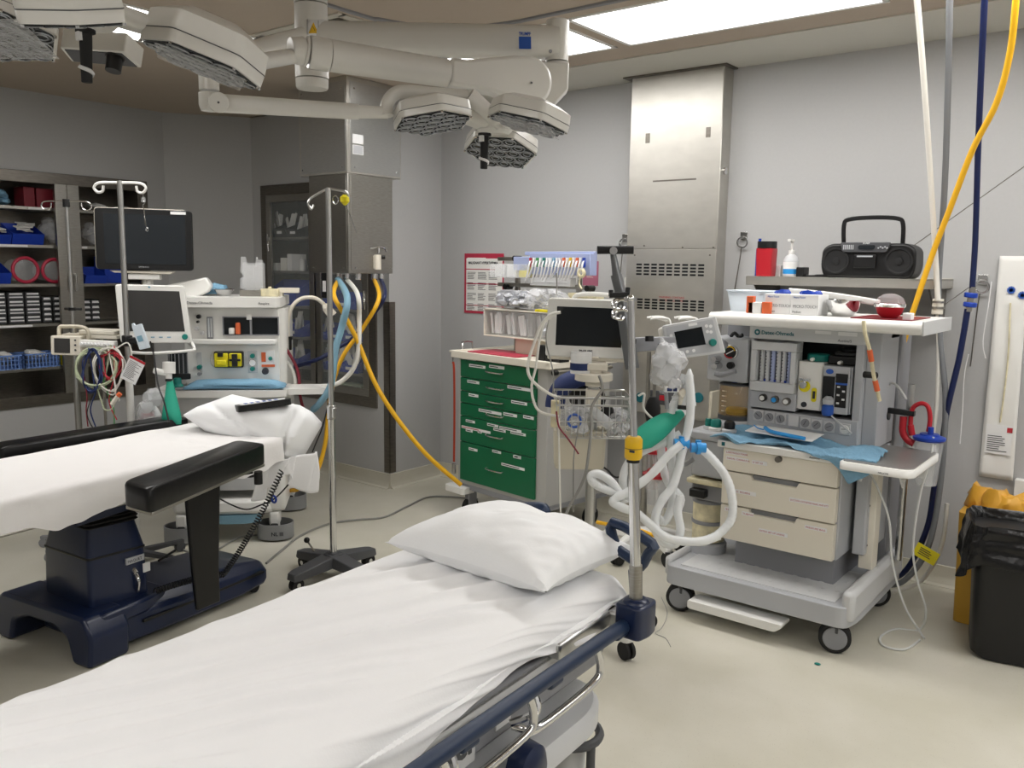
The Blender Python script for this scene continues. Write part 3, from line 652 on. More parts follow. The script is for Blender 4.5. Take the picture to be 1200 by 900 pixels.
k = MB(); q = [V(xb, 4.42, SZ+.01), V(xb+.03, 4.36, SZ+.006), V(xb+.08, 4.4, SZ+.006), V(xb+.04, 4.44, SZ+.008), V(xb+.1, 4.37, SZ+.01), V(xb+.12, 4.45, SZ+.006), V(xb+.05, 4.47, SZ+.006), V(xb+.2, 4.5, SZ+.006)]
k.T = frame(t).inverted(); k.tube(q, .005, 6); build('cable', k, 'cable_black', t)
k = MB(); xq = on_shelf(884.5, 4.5); k.lathe([(.018, 0), (.018, .14), (.008, .15), (.008, .2)], (xq+.02, 4.5, SZ)); solo('spray_bottle', k, 'blue_plastic', 'blue bottle with white top mostly hidden behind the red container', 'bottle', origin=(xq+.02, 4.5, SZ))
# --- hanging paper pack at the right edge
x0, x1 = on('y', 4.69, 1172, 300)[0], on('y', 4.69, 1207, 302)[0]; z1 = on('y', 4.69, 1175, 300)[2]; z0 = on('y', 4.69, 1165, 560)[2]
xb0, xb1 = on('y', 4.69, 1147, 558)[0], on('y', 4.69, 1187, 563)[0]
t = thing('catheter_pack', 'long white sealed paper pack hanging on the wall at the right edge', 'pack', ((x0+x1)/2, 4.69, z1)); T = frame(t).inverted()
k = MB(T); k.grid(lambda u, v: V((x0+(x1-x0)*u)*(1-v)+(xb0+(xb1-xb0)*u)*v, 4.685+.006*noise.noise(V(u*3, v*12, 1)), z1+(z0-z1)*v), 8, 40); build('sheet', k, 'paper', t, solid=.004)
def at_pack(px, py): return on('y', 4.676, px, py)
k = MB(T); a, b_ = at_pack(1153, 530), at_pack(1187, 500); k.box(a[0], b_[0], 4.675, 4.677, a[2], b_[2]); lb = build('label', k, 'label_white', t, smooth=False)
build('label_print', lines_mb(a[0]+.01, b_[0]-.01, a[2]+.01, b_[2]-.05, 8, 4.6745, .35, 3, T), 'ink', lb, smooth=False)
k = MB(T); a, b_ = at_pack(1180, 507), at_pack(1187, 502); k.box(a[0], b_[0], 4.6735, 4.675, a[2], b_[2]); build('label_mark', k, 'ink_red', lb, smooth=False)
k = MB(T)
for px_, py_ in ((1185, 340), (1198, 346)):
    a = at_pack(px_, py_)
    for i in range(5): k.box(-.004, .004, -.001, .001, -.018, .018, TR(*a) @ RY(i*36))
build('blue_stars', k, 'ink_blue', t, smooth=False)
k = MB(T); a, b_ = at_pack(1184, 355), at_pack(1172, 495); k.tube([a, (a+b_)/2+V(.01, 0, 0), b_], .004, 5); build('catheter', k, 'soda', t)
# white conduit by the bin
a, b_ = on('y', 4.67, 1190, 561), on('y', 4.67, 1205, 640); k = MB(); k.box(a[0], b_[0], 4.65, 4.70, .05, a[2]); solo('cable_trunking', k, 'white_plastic', 'upright white cable trunking on the wall behind the black bin', 'trunking', origin=(a[0], 4.69, .05), bev=.003)
# ================================================================ SURGICAL LIGHTS ON THE CEILING COLUMN
def at(px, py, D): return CAM + sight(px, py)*D
def arm_mb(mb, a, b, wa, ha, wb, hb, r=.4, n=4):
    """rounded box-section arm from a to b (width across, height)"""
    a, b = Vector(a), Vector(b); d = (b-a).normalized(); s = d.cross(V(0, 0, 1)).normalized(); u = s.cross(d)
    L = []
    for t, w, h in ((0, wa, ha), (.5, (wa+wb)/2, (ha+hb)/2), (1, wb, hb)):
        p = a+(b-a)*t; lp = rbox_loop(-w/2, w/2, -h/2, h/2, 0, min(w, h)*r, n); L.append([p+s*q[0]+u*q[1] for q in lp])
    mb.loft(L); return mb
cxy = at(365, 50, 3.3); CX, CYY = cxy.x, cxy.y
boom = thing('ceiling_boom', 'white ceiling column with warning sticker that carries the surgical light arms', 'lamp column', (CX, CYY, H)); T = frame(boom).inverted()
zc = at(365, 72, 3.3).z; ze = at(365, 103, 3.3).z; zr = at(365, 8, 3.3).z
k = MB(T); k.lathe([(.063, zr), (.063, zc+.0)], (CX, CYY, 0), 32); k.lathe([(.064, zr+.004), (.064, H)], (CX, CYY, 0), 32); k.lathe([(.15, H-.05), (.15, H)], (CX, CYY, 0), 40); build('column', k, 'lamp_white', boom, bev=.002)
k = MB(T); k.lathe([(.058, ze), (.062, ze+.008), (.063, ze+.035)], (CX, CYY, 0), 32); k.lathe([(.064, ze+.039), (.064, zc+.02)], (CX, CYY, 0), 32); build('end_bearing', k, 'lamp_white', boom)
# warning sticker wrapped on the column
def on_col(px, py, r=.0645):
    d = sight(px, py); A = d.x**2+d.y**2; B = -2*(d.x*(CX-CAM.x)+d.y*(CYY-CAM.y)); c_ = (CX-CAM.x)**2+(CYY-CAM.y)**2-r*r
    q = B*B-4*A*c_; t = (-B-math.sqrt(max(q, 0)))/(2*A); return CAM+d*t
k = MB(T); k.grid(lambda u, v: on_col(360+24.5*u, 23+20*v), 8, 2); st = build('warning_sticker', k, 'label_white', boom, solid=.0006)
k = MB(T); k.grid(lambda u, v: on_col(361.5+5.8*u*2*(v)+5.8*(1-v), 26+13*v, .0652), 4, 3); build('warning_triangle', k, 'yellow', st, solid=.0004)
k = MB(T)
for pts in ([(360, 23), (384.4, 25), (384.4, 43), (360, 39), (360, 23)], [(373, 24), (373, 41)], [(376, 28), (379, 33), (377, 37)], [(366, 30), (369, 36)]): k.tube([on_col(a_, b_, .0653) for a_, b_ in pts], .0009, 4, 1)
build('sticker_outline', k, 'ink', st)
# upper arm to the right with the maker's mark
J1 = at(653, 50, 3.42)
k = MB(T); a0 = V(CX, CYY, at(365, 46, 3.3).z); arm_mb(k, a0, V(J1.x, J1.y, J1.z+.0), .12, .13, .12, .125); build('upper_arm', k, 'lamp_white', boom)
k = MB(T); zt, zm, zb = at(653, 24, 3.42).z, at(653, 72, 3.42).z, at(653, 120, 3.42).z
k.lathe([(.038, zt), (.046, zt-.006), (.046, zm+.002)], (J1.x, J1.y, 0), 28); build('arm_joint', k, 'lamp_white', boom)
p = at(645, 60, 3.37); k = MB(T); k.cyl(p, p+sight(645, 60)*.02, .007, n=12); build('joint_bolt', k, 'chrome', boom)
# mark: blue square with word above, on the near face of the upper arm
dirA = (V(J1.x, J1.y, J1.z)-a0).normalized(); side = dirA.cross(V(0, 0, 1)).normalized(); upA = side.cross(dirA)
p0 = at(608, 57, 3.35); rel = p0-a0; p0 = a0+dirA*rel.dot(dirA)+upA*rel.dot(upA)+side*.0615
TT = Matrix((dirA, upA, side)).transposed().to_4x4(); TT.translation = p0
k = MB(T @ TT); k.box(0, .048, -.002, .044, -.001, .001); build('blue_mark', k, 'ink_blue', boom, smooth=False)
tx = text('TRUMPF', .017, (0, 0, 0), 'ink_blue', boom, T=T @ TT @ TR(0, .049, 0), bold=.03, sx=.75)
# arm to the left, behind the near lamp, ending in a vertical joint
J2 = at(245, 100, 2.95)
k = MB(T); arm_mb(k, V(CX, CYY, at(365, 40, 3.3).z-.01), V(J2.x, J2.y, at(245, 76, 2.95).z), .07, .085, .06, .075); k.cyl((J2.x, J2.y, at(245, 106, 2.95).z), (J2.x, J2.y, at(245, 62, 2.95).z), .034, n=24); build('rear_arm', k, 'lamp_white', boom)
# ---- module
def hexagon(R, z, a0=0): return [(R*math.cos(math.radians(60*i+a0)), R*math.sin(math.radians(60*i+a0)), z) for i in range(6)]
def module(root, pos, xax, nrm, R, th, film=False, name='lamp_module', top=.72):
    z = -Vector(nrm).normalized(); x = Vector(xax); x = (x-z*x.dot(z)).normalized(); y = z.cross(x)
    Tm = Matrix((x, y, z)).transposed().to_4x4(); Tm.translation = pos; Tm = frame(root).inverted() @ Tm
    def hx(R_, z_): return [(q[0], q[1], z_) for q in [(a, b) for a, b in round_poly([(v[0], v[1]) for v in hexagon(R_, 0)], R_*.12, 3)]]
    k = MB(Tm); k.loft([hx(R*1.05, 0), hx(R*1.06, th*.28), hx(R*1.05, th*.3), hx(R*1.06, th*.32), hx(R*1.03, th*.75), hx(R*top, th)]); o = build(name, k, 'lamp_white', root)
    k = MB(Tm); k.loft([hx(R*1.065, th*.275), hx(R*1.065, th*.30)], caps=False); build('seam', k, 'dark_grey', o, smooth=False)
    k = MB(Tm); k.loft([hx(R*.98, -.0035), hx(R*.99, .002)]); build('lens_plate', k, 'lens_dark', o)
    k = MB(Tm); c_ = R*.205
    for i in range(-2, 3):
        for j in range(-2, 3):
            if abs(i+j) > 2: continue
            qx, qy = c_*2*(i+j*.5)*.92, c_*2*(j*.866)*.92
            for rr, zz in ((c_*.9, -.006), (c_*.5, -.005)): k.ring((qx, qy, zz), rr, c_*.09, 12, 4)
    build('lens_cups', k, 'lens_cup', o)
    k = MB(Tm)
    for v in hexagon(R*1.0, -.004): k.ball(v, .005, 6)
    build('bolts', k, 'chrome', o)
    if film:
        k = MB(Tm @ TR(0, 0, -.012)); k.grid(lambda u, v: V(R*(u-.5)*1.45, R*(v-.5)*1.4, .004*noise.noise(V(u*9, v*9, 3))), 14, 14); build('clear_film', k, 'clear_bag', o)
    return o
# ---- right-hand lamp
lamp = thing('surgical_light', 'right-hand surgical light with three hexagonal heads and a black centre handle', 'surgical light', at(575, 135, 3.1)); T = frame(lamp).inverted()
module(lamp, (-2.14, 2.257, 2.096), (-.884, -.444, -.145), (.167, -.01, -.986), .14, .075)
module(lamp, (-1.825, 2.392, 2.082), (-.882, -.417, .218), (-.162, -.167, -.973), .14, .075, film=True)
module(lamp, (-2.122, 2.612, 2.034), (-.061, -.948, .312), (.091, -.317, -.944), .14, .075)
hub = at(580, 143, 3.12)
k = MB(T)
for mpos in ((-2.138, 2.254, 2.11), (-1.84, 2.39, 2.11), (-2.122, 2.60, 2.06)): mp = Vector(mpos); arm_mb(k, hub+V(0, 0, -.01), hub+(mp-hub)*.72+V(0, 0, .03), .10, .06, .08, .04)
k.lathe([(.05, -.045), (.065, -.03), (.065, .0), (.03, .03)], hub, 24)
build('hub', k, 'lamp_white', lamp)
k = MB(T); arm_mb(k, at(549, 112, 3.02), at(586, 146, 3.08), .055, .06, .065, .055); build('fork', k, 'lamp_white', lamp)
k = MB(T); k.tube([at(454, 136, 2.97), at(453, 124, 2.97), at(460, 112, 2.97), at(474, 107, 2.97), at(510, 110, 3.0), at(548, 113, 3.03)], .023, 12, 6); build('yoke', k, 'lamp_white', lamp)
k = MB(T); arm_mb(k, at(258, 121, 2.95), at(420, 131, 2.96), .05, .062, .046, .052); arm_mb(k, at(418, 131, 2.96), at(455, 132, 2.97), .036, .045, .036, .04)
build('spring_arm', k, 'lamp_white', lamp)
k = MB(T); zz0, zz1 = at(245, 126, 2.95).z, at(245, 109, 2.95).z; k.lathe([(.03, zz0-.01), (.036, zz0+.01), (.036, zz1)], (J2.x, J2.y, 0), 24)
pc = at(256, 120, 2.93); ax = sight(256, 120).normalized(); k.cyl(pc+ax*.03, pc-ax*.035, .034, n=28); build('elbow', k, 'lamp_white', lamp, bev=.002)
k = MB(T); pc = at(256, 120, 2.93); k.cyl(pc-ax*.034, pc-ax*.037, .004, n=8); build('elbow_bolt', k, 'dark_grey', lamp)
def handle(root, a, b, r):
    k = MB(frame(root).inverted()); k.cyl(a, b, r, r*.82, 20); k.cyl(a, a+(b-a)*.08, r*1.5, r*1.5, 20); o = build('handle', k, 'black_rubber', root, bev=.002)
    k = MB(frame(root).inverted()); d = (b-a); ln = d.length; dn = d.normalized(); u = dn.orthogonal().normalized(); w = dn.cross(u)
    k.tube([a+d*(.62+.22*i/10)+(u*math.cos(-i*.6+2)+w*math.sin(-i*.6+2))*r*.93 for i in range(11)], .004, 5, 2, flat=1.6); build('tape', k, 'label_white', o)
    k = MB(frame(root).inverted()); k.box(-r*.5, r*.5, -r*.5, r*.5, -.02, 0, TR(*(a+V(-.01*0, -r*.9, -.01)))); build('marker_plate', k, 'label_white', o)
handle(lamp, at(568, 156, 2.98), at(567, 198, 3.0), .0155)
# ---- heavy spring arm and left-hand lamp
lamp2 = thing('surgical_light', 'left-hand surgical light cut by the top left edge, on the thick white spring arm', 'surgical light', at(100, 20, 2.15)); T = frame(lamp2).inverted()
k = MB(T); k.lathe([(.046, zm-.002), (.046, zb+.05)], (J1.x, J1.y, 0), 28)
k.loft([[V(J1.x, J1.y, 0)+V(.787, .617, 0)*a_+V(.617, -.787, 0)*b_+V(0, 0, z_) for a_, b_ in ((-.075, -.04), (.046, -.04), (.046, .05), (-.075, .05))] for z_ in (zm-.01, zb+.05)]+[[V(J1.x, J1.y, 0)+V(.787, .617, 0)*a_+V(.617, -.787, 0)*b_+V(0, 0, zb-.022) for a_, b_ in ((-.12, -.03), (-.022, -.03), (-.022, .04), (-.12, .04))]])
build('elbow_housing', k, 'lamp_white', lamp2, bev=.006)
axf = sight(617, 97).normalized()
pA, pB, pC = at(617, 97, 3.32), at(524, 86, 3.2), at(386, 65, 3.0)
def disc_arm():
    k = MB(T); s = V(.787, .617, 0)
    # flat-sided end: rounded outline in the view-facing plane, given thickness
    O_ = pA; ux = (pB-pA).normalized(); n_ = V(.617, -.787, 0); n_ = (n_-ux*n_.dot(ux)).normalized(); uz = n_.cross(ux); uz = uz if uz.z > 0 else -uz
    Ld = (pB-pA).length; R0, R1 = .092, .05; out = []
    for i in range(15):
        a = math.radians(90+180*i/14); out.append((R0*math.cos(a), R0*math.sin(a)))
    out += [(Ld*.45, -R1*1.15), (Ld*.8, -R1), (Ld, -R1), (Ld, R1), (Ld*.8, R1), (Ld*.25, R0*.92)]
    k.loft([[O_+ux*a+uz*b*1.0+n_*h for a, b in out] for h in (-.048, .048)])
    return build('spring_arm', k, 'lamp_white', lamp2, bev=.014)
sa = disc_arm()
k = MB(T); p_ = at(623, 97, 3.26); k.cyl(p_, p_+axf*.02, .004, n=8); build('arm_bolt', k, 'dark_grey', sa)
k = MB(T); k.cyl(pB, pC, .051, .055, 28); k.cyl(pC, at(362, 61, 2.97), .056, .056, 28); k.cyl(at(361, 61, 2.97), at(357, 60, 2.965), .052, .052, 28); k.cyl(at(356, 60, 2.965), at(340, 59, 2.94), .048, .044, 28); build('arm_tube', k, 'lamp_white', lamp2, bev=.003)
k = MB(T); k.tube([at(342, 66, 2.94), at(318, 70, 2.8), at(296, 72, 2.6), at(262, 58, 2.35)], .026, 12, 5); build('yoke', k, 'lamp_white', lamp2)
module(lamp2, V(-2.079, 1.318, 2.112), (-.485, -.832, .27), (-.19, -.25, -.95), .152, .11, film=True, top=.7)
m1 = at(2, 42, 2.3); module(lamp2, m1, (.787, .617, 0), (.18, -.2, -.96), .145, .08, film=True)
m2 = at(84, 25, 1.92); module(lamp2, m2, (.787, .617, 0), (-.2, .25, -.95), .118, .10)
hb = at(108, 18, 2.15)
k = MB(T); k.lathe([(.05, -.03), (.07, -.01), (.07, .03), (.03, .06)], hb, 24)
for mp in (V(-2.079, 1.318, 2.17), m1+V(0, 0, .04), m2+V(0, 0, .03)): arm_mb(k, hb+V(0, 0, .02), hb+(mp-hb)*.8, .10, .05, .08, .04)
build('hub', k, 'lamp_white', lamp2)
handle(lamp2, at(100, 34, 2.1), at(102, 97, 2.12), .0155)
# camera unit behind the handle
fr_ = TR(*at(117, 66, 2.4)) @ RZ(38) @ RX(-14) @ RY(5); k = MB(T @ fr_)
k.prism(round_poly([(-.095, -.035), (.09, -.045), (.10, .045), (-.105, .05)], .006), -.002, .055); cm = build('camera_unit', k, 'lamp_white', lamp2, bev=.003)
k = MB(T @ fr_); k.prism([(-.085, -.028), (.08, -.037), (.09, .038), (-.095, .042)], -.004, -.001); build('cover_glass', k, 'dark_grey', cm, smooth=False)
k = MB(T @ fr_); k.cyl((.05, -.012, -.045), (.05, -.012, 0), .021, .021, 24); k.ring((.05, -.012, -.004), .024, .003, 20, 6); build('camera_lens', k, 'black_plastic', cm)
# ================================================================ STRETCHER IN THE FOREGROUND
st = thing('stretcher', 'hospital stretcher made up with a white sheet, filling the foreground', 'stretcher', (-1.4, .9, 0), 3); F = frame(st)
L0, L1, W0, W1 = -1.02, 1.085, -.31, .25        # mattress extent in the stretcher's own frame
XM = (W0+W1)/2
k = MB(); k.loft([rbox_loop(W0, W1, L0, L1, z, .06) for z in (.66, .672, .722, .732)]); build('mattress', k, 'navy_plastic', st, bev=.008)
k = MB(); k.box(W0-.02, W1+.04, L0-.02, L1+.02, .63, .658); lt = build('litter_deck', k, 'mid_grey', st, bev=.008)
k = MB(); k.box(W1+.012, W1+.04, L0, L1-.0, .61, .65); k.box(W0-.06, W0-.02, L0, L1, .60, .655); k.box(W0-.06, W1+.04, L1, L1+.03, .60, .65); build('side_beam', k, 'pale_grey', st, bev=.004)
k = MB(); k.prism([(L0, .52), (L1-.1, .52), (L1, .60), (L0, .60)], W1-.02, W1+.03, 'x'); build('side_fairing', k, 'mid_grey', st, bev=.01)
k = MB(); k.box(W1-.05, W1-.02, L0, L1-.25, .43, .53); build('lift_frame', k, 'dark_grey', st, bev=.01)
# base
k = MB()
k.loft([[(x*a+XM, y*b_+yy, z) for x, y in round_poly([(-.33, -1.0), (.33, -1.0), (.40, -.9), (.40, .90), (.33, 1.02), (-.33, 1.02), (-.40, .9), (-.40, -.9)], .09)] for a, b_, yy, z in ((.93, .93, 0, .405), (.97, .95, 0, .415), (.97, .95, 0, .455), (.94, .94, 0, .472), (.8, .88, 0, .478))]); build('base_cover', k, 'pale_grey', st)
k = MB(); k.box(XM-.14, XM+.14, -.55, .5, .465, .63); build('lift_column', k, 'mid_grey', st, bev=.03)
for x, y in ((XM+.30, .86), (XM-.30, .86), (XM+.30, -.86), (XM-.30, -.86)):
    k = MB(); k.cyl((x, y, .15), (x, y, .41), .038, .045, 20); k.box(x-.045, x+.045, y-.05, y+.05, .10, .17); cs = build('caster', k, 'pale_grey', st, bev=.01)
    for s in (-.028, .028): k = MB(); k.cyl((x+s-.016, y+.02, .0765), (x+s+.016, y+.02, .0765), .076, n=28); build('wheel', k, 'dark_grey', cs, bev=.006)
    k = MB(); k.ring((x, y, .375), .078, .012, 28, 8); k.cyl((x+.075, y-.02, .10), (x+.075, y-.02, .37), .012, n=12); build('bumper', k, 'dark_grey', cs)
# foot pedal knob and maker's plate on the side of the base
k = MB(); p = on('x', XM+.42, 612, 862, F); k.lathe([(.02, 0), (.055, .01), (.05, .05), (.03, .065)], (0, 0, 0), 24, T=TR(XM+.37, p.y+.05, max(p.z, .22)-.10) @ RY(90)); build('brake_knob', k, 'navy_plastic', st)
k = MB(); k.box(.2795, .2835, p.y+.05, p.y+.11, .545, .59); build('sticker', k, 'label_white', st, bev=.002)
q = on('x', .30, 519, 899, F); qe = on('x', .30, 545, 886, F)
k = MB(); k.box(.283, .29, q.y-.06, qe.y+.05, q.z-.05, q.z+.06); np_ = build('name_plate', k, 'pale_grey', st, bev=.003)
text('stryker', .085, (.291, q.y-.12, q.z-.022), 'dark_grey', st, T=FACE_X, ext=.001, bold=.02)
# folded-down side rail on the near side
xr_ = .374; ra, rb = on('x', xr_, 470, 908, F), on('x', xr_, 740, 712, F)
rz_ = .67
def side_rail(s):
    x = XM+(xr_-XM)*s; y0, y1 = -.45, 1.03; rz_ = .662 if s > 0 else .60
    k = MB(); k.tube([V(x, y0, rz_+.0), V(x, y0+.25, rz_+.01), V(x, y1-.22, rz_+.01), V(x, y1, rz_-.002)], .019, 12, 4); k.ball((x, y1, rz_-.002), .019); g = build('rail_grip', k, 'navy_handle', st)
    k = MB()
    for a in (.92, .60, .28, -.04): k.box(x-.014, x+.014, a-.03, a+.03, rz_-.016, rz_+.024)
    build('rail_cap', k, 'navy_handle', g, bev=.008)
    for a in (.80, .50, .20, -.10):
        k = MB(); k.tube([V(x, a, rz_), V(x+.006*s, a+.012, rz_-.05), V(x+.004*s, a-.02, rz_-.085), V(x-.02*s, a-.22, rz_-.115), V(x-.022*s, a-.27, rz_-.10), V(x-.05*s, a-.29, rz_-.09)], .010, 10, 5); build('rail_arm', k, 'chrome', st)
    k = MB()
    for a in (.50, .20, -.10): k.tube([V(x-.03*s, a+.06, rz_-.02), V(x-.01*s, a+.05, rz_-.06), V(x-.05*s, a+.0, rz_-.08)], .009, 8, 4)
    build('rail_link', k, 'chrome', st)
side_rail(1); side_rail(-1)
# corner socket with bracket arm at the head, right side
k = MB(); k.loft([[(x+.385, y+.99, z) for x, y in round_poly([(-.042, -.045), (.034, -.05), (.044, .0), (.038, .05), (-.042, .05)], .016)] for z in (.635, .645, .71, .725)]); k.cyl((.385, .99, .72), (.385, .99, .735), .04, .03, 24); build('pole_socket', k, 'navy_plastic', st, bev=.006)
k = MB(); k.box(.292, .33, .70, 1.0, .652, .695); k.box(.292, .37, .95, 1.0, .652, .695); build('bracket_bar', k, 'satin_rod', st, bev=.006)
# push handles
def push_handle(pts, x_):
    k = MB(); k.tube([on('y', x_, a, b_, F) for a, b_ in pts], .014, 10, 3, closed=True, flat=1.3); build('push_handle', k, 'navy_handle', st)
push_handle([(718, 612), (764, 637), (760, 648), (751, 664), (742, 656), (722, 640)], 1.08)
k = MB(); k.tube([on('y', 1.08, 742, 668, F), V(.335, 1.08, .70), V(.335, 1.08, .63)], .014, 10, 4); k.tube([on('y', 1.10, 604, 601, F), on('y', 1.10, 612, 595, F), on('y', 1.10, 632, 594, F), on('y', 1.10, 639, 600, F), on('y', 1.10, 638, 625, F), on('y', 1.10, 636, 660, F)], .015, 10, 4, flat=1.3); build('push_handle', k, 'navy_handle', st)
# stretcher's own IV pole (chrome, yellow collar)
pb = F @ V(.385, .99, .71)
def vert_pt(px, py):           # point above the socket seen at (px,py)
    d = sight(px, py); t = ((pb.x-CAM.x)*d.x+(pb.y-CAM.y)*d.y)/(d.x**2+d.y**2); return CAM+d*t
p1, p2, p3 = vert_pt(745, 662), vert_pt(742, 538), vert_pt(739, 352)
pole = thing('iv_pole', 'chrome telescopic IV pole with yellow collar rising from the stretcher corner', 'IV pole', pb); T = frame(pole).inverted()
k = MB(T); k.cyl(pb, p1, .0175, n=18); build('foot_sleeve', k, 'steel', pole)
k = MB(T); k.cyl(p1, p2, .0145, n=18); build('lower_tube', k, 'chrome', pole)
k = MB(T); k.cyl(p2-V(0, 0, .008), p2+V(0, 0, .004), .017, n=18); k2 = MB(T); k2.lathe([(.019, 0), (.023, .006), (.023, .026), (.0225, .03), (.023, .034), (.023, .052), (.017, .06)], p2, 20); yc = build('collar', k2, 'yellow', pole); build('collar_seal', k, 'black_rubber', yc)
k = MB(T); k.box(p2.x+.002, p2.x+.016, p2.y-.0245, p2.y-.022, p2.z+.022, p2.z+.028); k.lathe([(.0233, .029), (.0233, .0305)], p2, 20, caps=False); build('arrow', k, 'ink', yc, smooth=False)
k = MB(T); k.cyl(p2+V(0, 0, .05), p3, .0095, n=16); build('upper_tube', k, 'chrome', pole)
k = MB(T)
for dz in (-.005, -.03):
    b_ = p3+V(0, 0, dz); r9 = V(.787, .617, 0)
    k.tube([b_, b_-r9*.02+V(0, 0, .006), b_-r9*.034, b_-r9*.036+V(0, 0, -.014), b_-r9*.022+V(0, 0, -.02), b_-r9*.014+V(0, 0, -.012)], .0032, 8, 5)
k.box(-.016, .016, -.004, .004, -.002, .008, TR(*p3) @ RZ(38)); k.ball(p3+V(0, 0, .004), .011, 10)
build('hooks', k, 'chrome', pole)
# ---- sheet: drawn over the mattress, hanging down the near side and tucked at the head
def fbm(x, y, z): return noise.fractal(V(x, y, z), 1.0, 2.1, 4)
def sheet_fn(u, v):
    # u across (far edge -> near hem), v along (foot -> head)
    y = L0-.03+(L1+.035-(L0-.03))*v
    s = -.10+u*.92                       # arc length across from the far edge
    wd_ = W1-W0
    hem = .12+.04*math.sin(v*5+1)+.03*noise.noise(V(v*9, 2, 0))
    hem *= 1.12+.12*max(0, min(1, (.9-v)*2.0))-.25*math.exp(-((v-.72)/.12)**2)
    if s < 0: x = W0-.012; z = .752+s*.9
    elif s < wd_+.0: x = W0+s; z = .752
    else:
        q = (s-wd_)/(.82-wd_)*(hem+.02); rr = .05
        a = min(q/rr, PI/2); x = W1+.0+rr*math.sin(a)*.9+.012; z = .752-rr*(1-math.cos(a))
        if q > rr*PI/2: z -= (q-rr*PI/2); x += .02*math.sin(v*23+q*4)*(q/.2)+.02*(q/.2)
    e = min(1, max(0, (s+.02)/.06))
    # long pull creases running diagonally from the far head to the near foot
    t = (s*1.0-y*.52); cr = 0
    for c0, wv, am in ((.02, .014, .013), (.12, .011, .010), (.19, .015, .016), (.27, .010, .008), (.33, .010, .010), (.40, .016, .014), (.48, .011, .010), (.57, .015, .013), (-.1, .014, .009), (-.22, .016, .012), (.66, .018, .012), (.78, .02, .012)):
        tt = t-c0-.03*noise.noise(V(y*1.6, c0*9, 0)); fade = .5+.5*noise.noise(V(y*1.3+c0*7, c0*3, 4)); cr += am*math.exp(-(tt/(wv+.005))**2)*max(0, fade+.22)
    sd_ = max(0, min(1, (s-wd_+.13)/.15)); sd_ = sd_*sd_*(3-2*sd_); x += cr*.5*sd_*(1 if s > wd_ else 0); cr *= (1-sd_)
    z += (cr*1.9+.008*fbm(x*2.2, y*2.2, 0)+.0018*fbm(x*14, y*7, 5))*e*(1-.7*sd_)
    edge = min(1, (L1+.03-y)/.08); z -= (1-edge)**2*.06
    z += .012*math.exp(-((s-wd_*.5)/.25)**2)
    # crown of the mattress towards the middle
    return V(x, y, z)
k = MB(); k.grid(sheet_fn, 260, 460)
sh = solo('stretcher_sheet', k, 'linen', 'creased white sheet draped over the foreground stretcher', 'sheet')
sh.location = (-1.4, .9, 0); sh.rotation_euler = (0, 0, math.radians(3))
# head-end drop of the sheet
# ---- pillow
def pillow(name, label, loc, rz, a, b, h, seed, tips=.04, mat_='linen_pillow', tilt=(0, 0), fold=0):
    def fn(top):
        def f(u, v):
            x, y = u*2-1, v*2-1
            r = max(abs(x), abs(y)); prof = (1-abs(x)**2.6)*(1-abs(y)**2.6); z = (max(prof, 0)**.42)
            pin = 1-.085*(1-abs(x)**2)*abs(y)**4-.0; pin2 = 1-.06*(1-abs(y)**2)*abs(x)**4
            c_ = (abs(x)*abs(y))**5
            X = x*a*pin2*(1+tips*c_); Y = y*b*pin*(1+tips*c_)
            n1 = noise.noise(V(x*1.7+seed, y*1.7, 0))*.25*z; wr = .010*noise.noise(V(x*3.2+seed, y*1.6, 3))*z+.006*max(0, noise.noise(V(x*5-y*3, y*4+seed, 5)))*z*(1.3+x)
            edge = (abs(x)**8+abs(y)**8); rad = .006*math.sin(24*math.atan2(y, x)+seed)*min(1, edge)*z
            Z = h*(z*(.62 if top else -.38)*(1+n1*(1 if top else 0)))+wr*(1 if top else 0)+rad
            Z += tilt[0]*x+tilt[1]*y+h*.38
            if fold and top: Z += fold*math.exp(-((x*.8+y-.3)/.18)**2)*z
            return V(X, Y, Z)
        return f
    k = MB(); k.grid(fn(True), 70, 50); k.grid(fn(False), 70, 50); n = len(k.v)//2
    o = solo(name, k, mat_, label, 'pillow'); o.location = loc; o.rotation_euler = (0, 0, math.radians(rz))
    return o
pc_ = F @ V(.012, .935, .758)
pillow('pillow', 'plump white pillow at the head of the foreground stretcher', pc_, -1, .272, .20, .15, 3.1, tips=.06)
# ================================================================ OPERATING TABLE
tb = thing('operating_table', 'operating table on a dark blue base, black arm board nearest', 'operating table', (-3.5, 1.8, 0), 9); F = frame(tb)
k = MB()
def base_sec(y, x0, x1, z0, z1, c=.05): return [(x0, y, z0), (x1, y, z0), (x1, y, z1-c), (x1-c, y, z1), (x0+c, y, z1), (x0, y, z1-c)]
# long body
k.loft([base_sec(-.25, -.27, .17, .03, .20), base_sec(.1, -.27, .19, .03, .19), base_sec(.45, -.25, .19, .03, .175), base_sec(.60, -.22, .17, .035, .15, .04), base_sec(.64, -.20, .15, .045, .12, .03)])
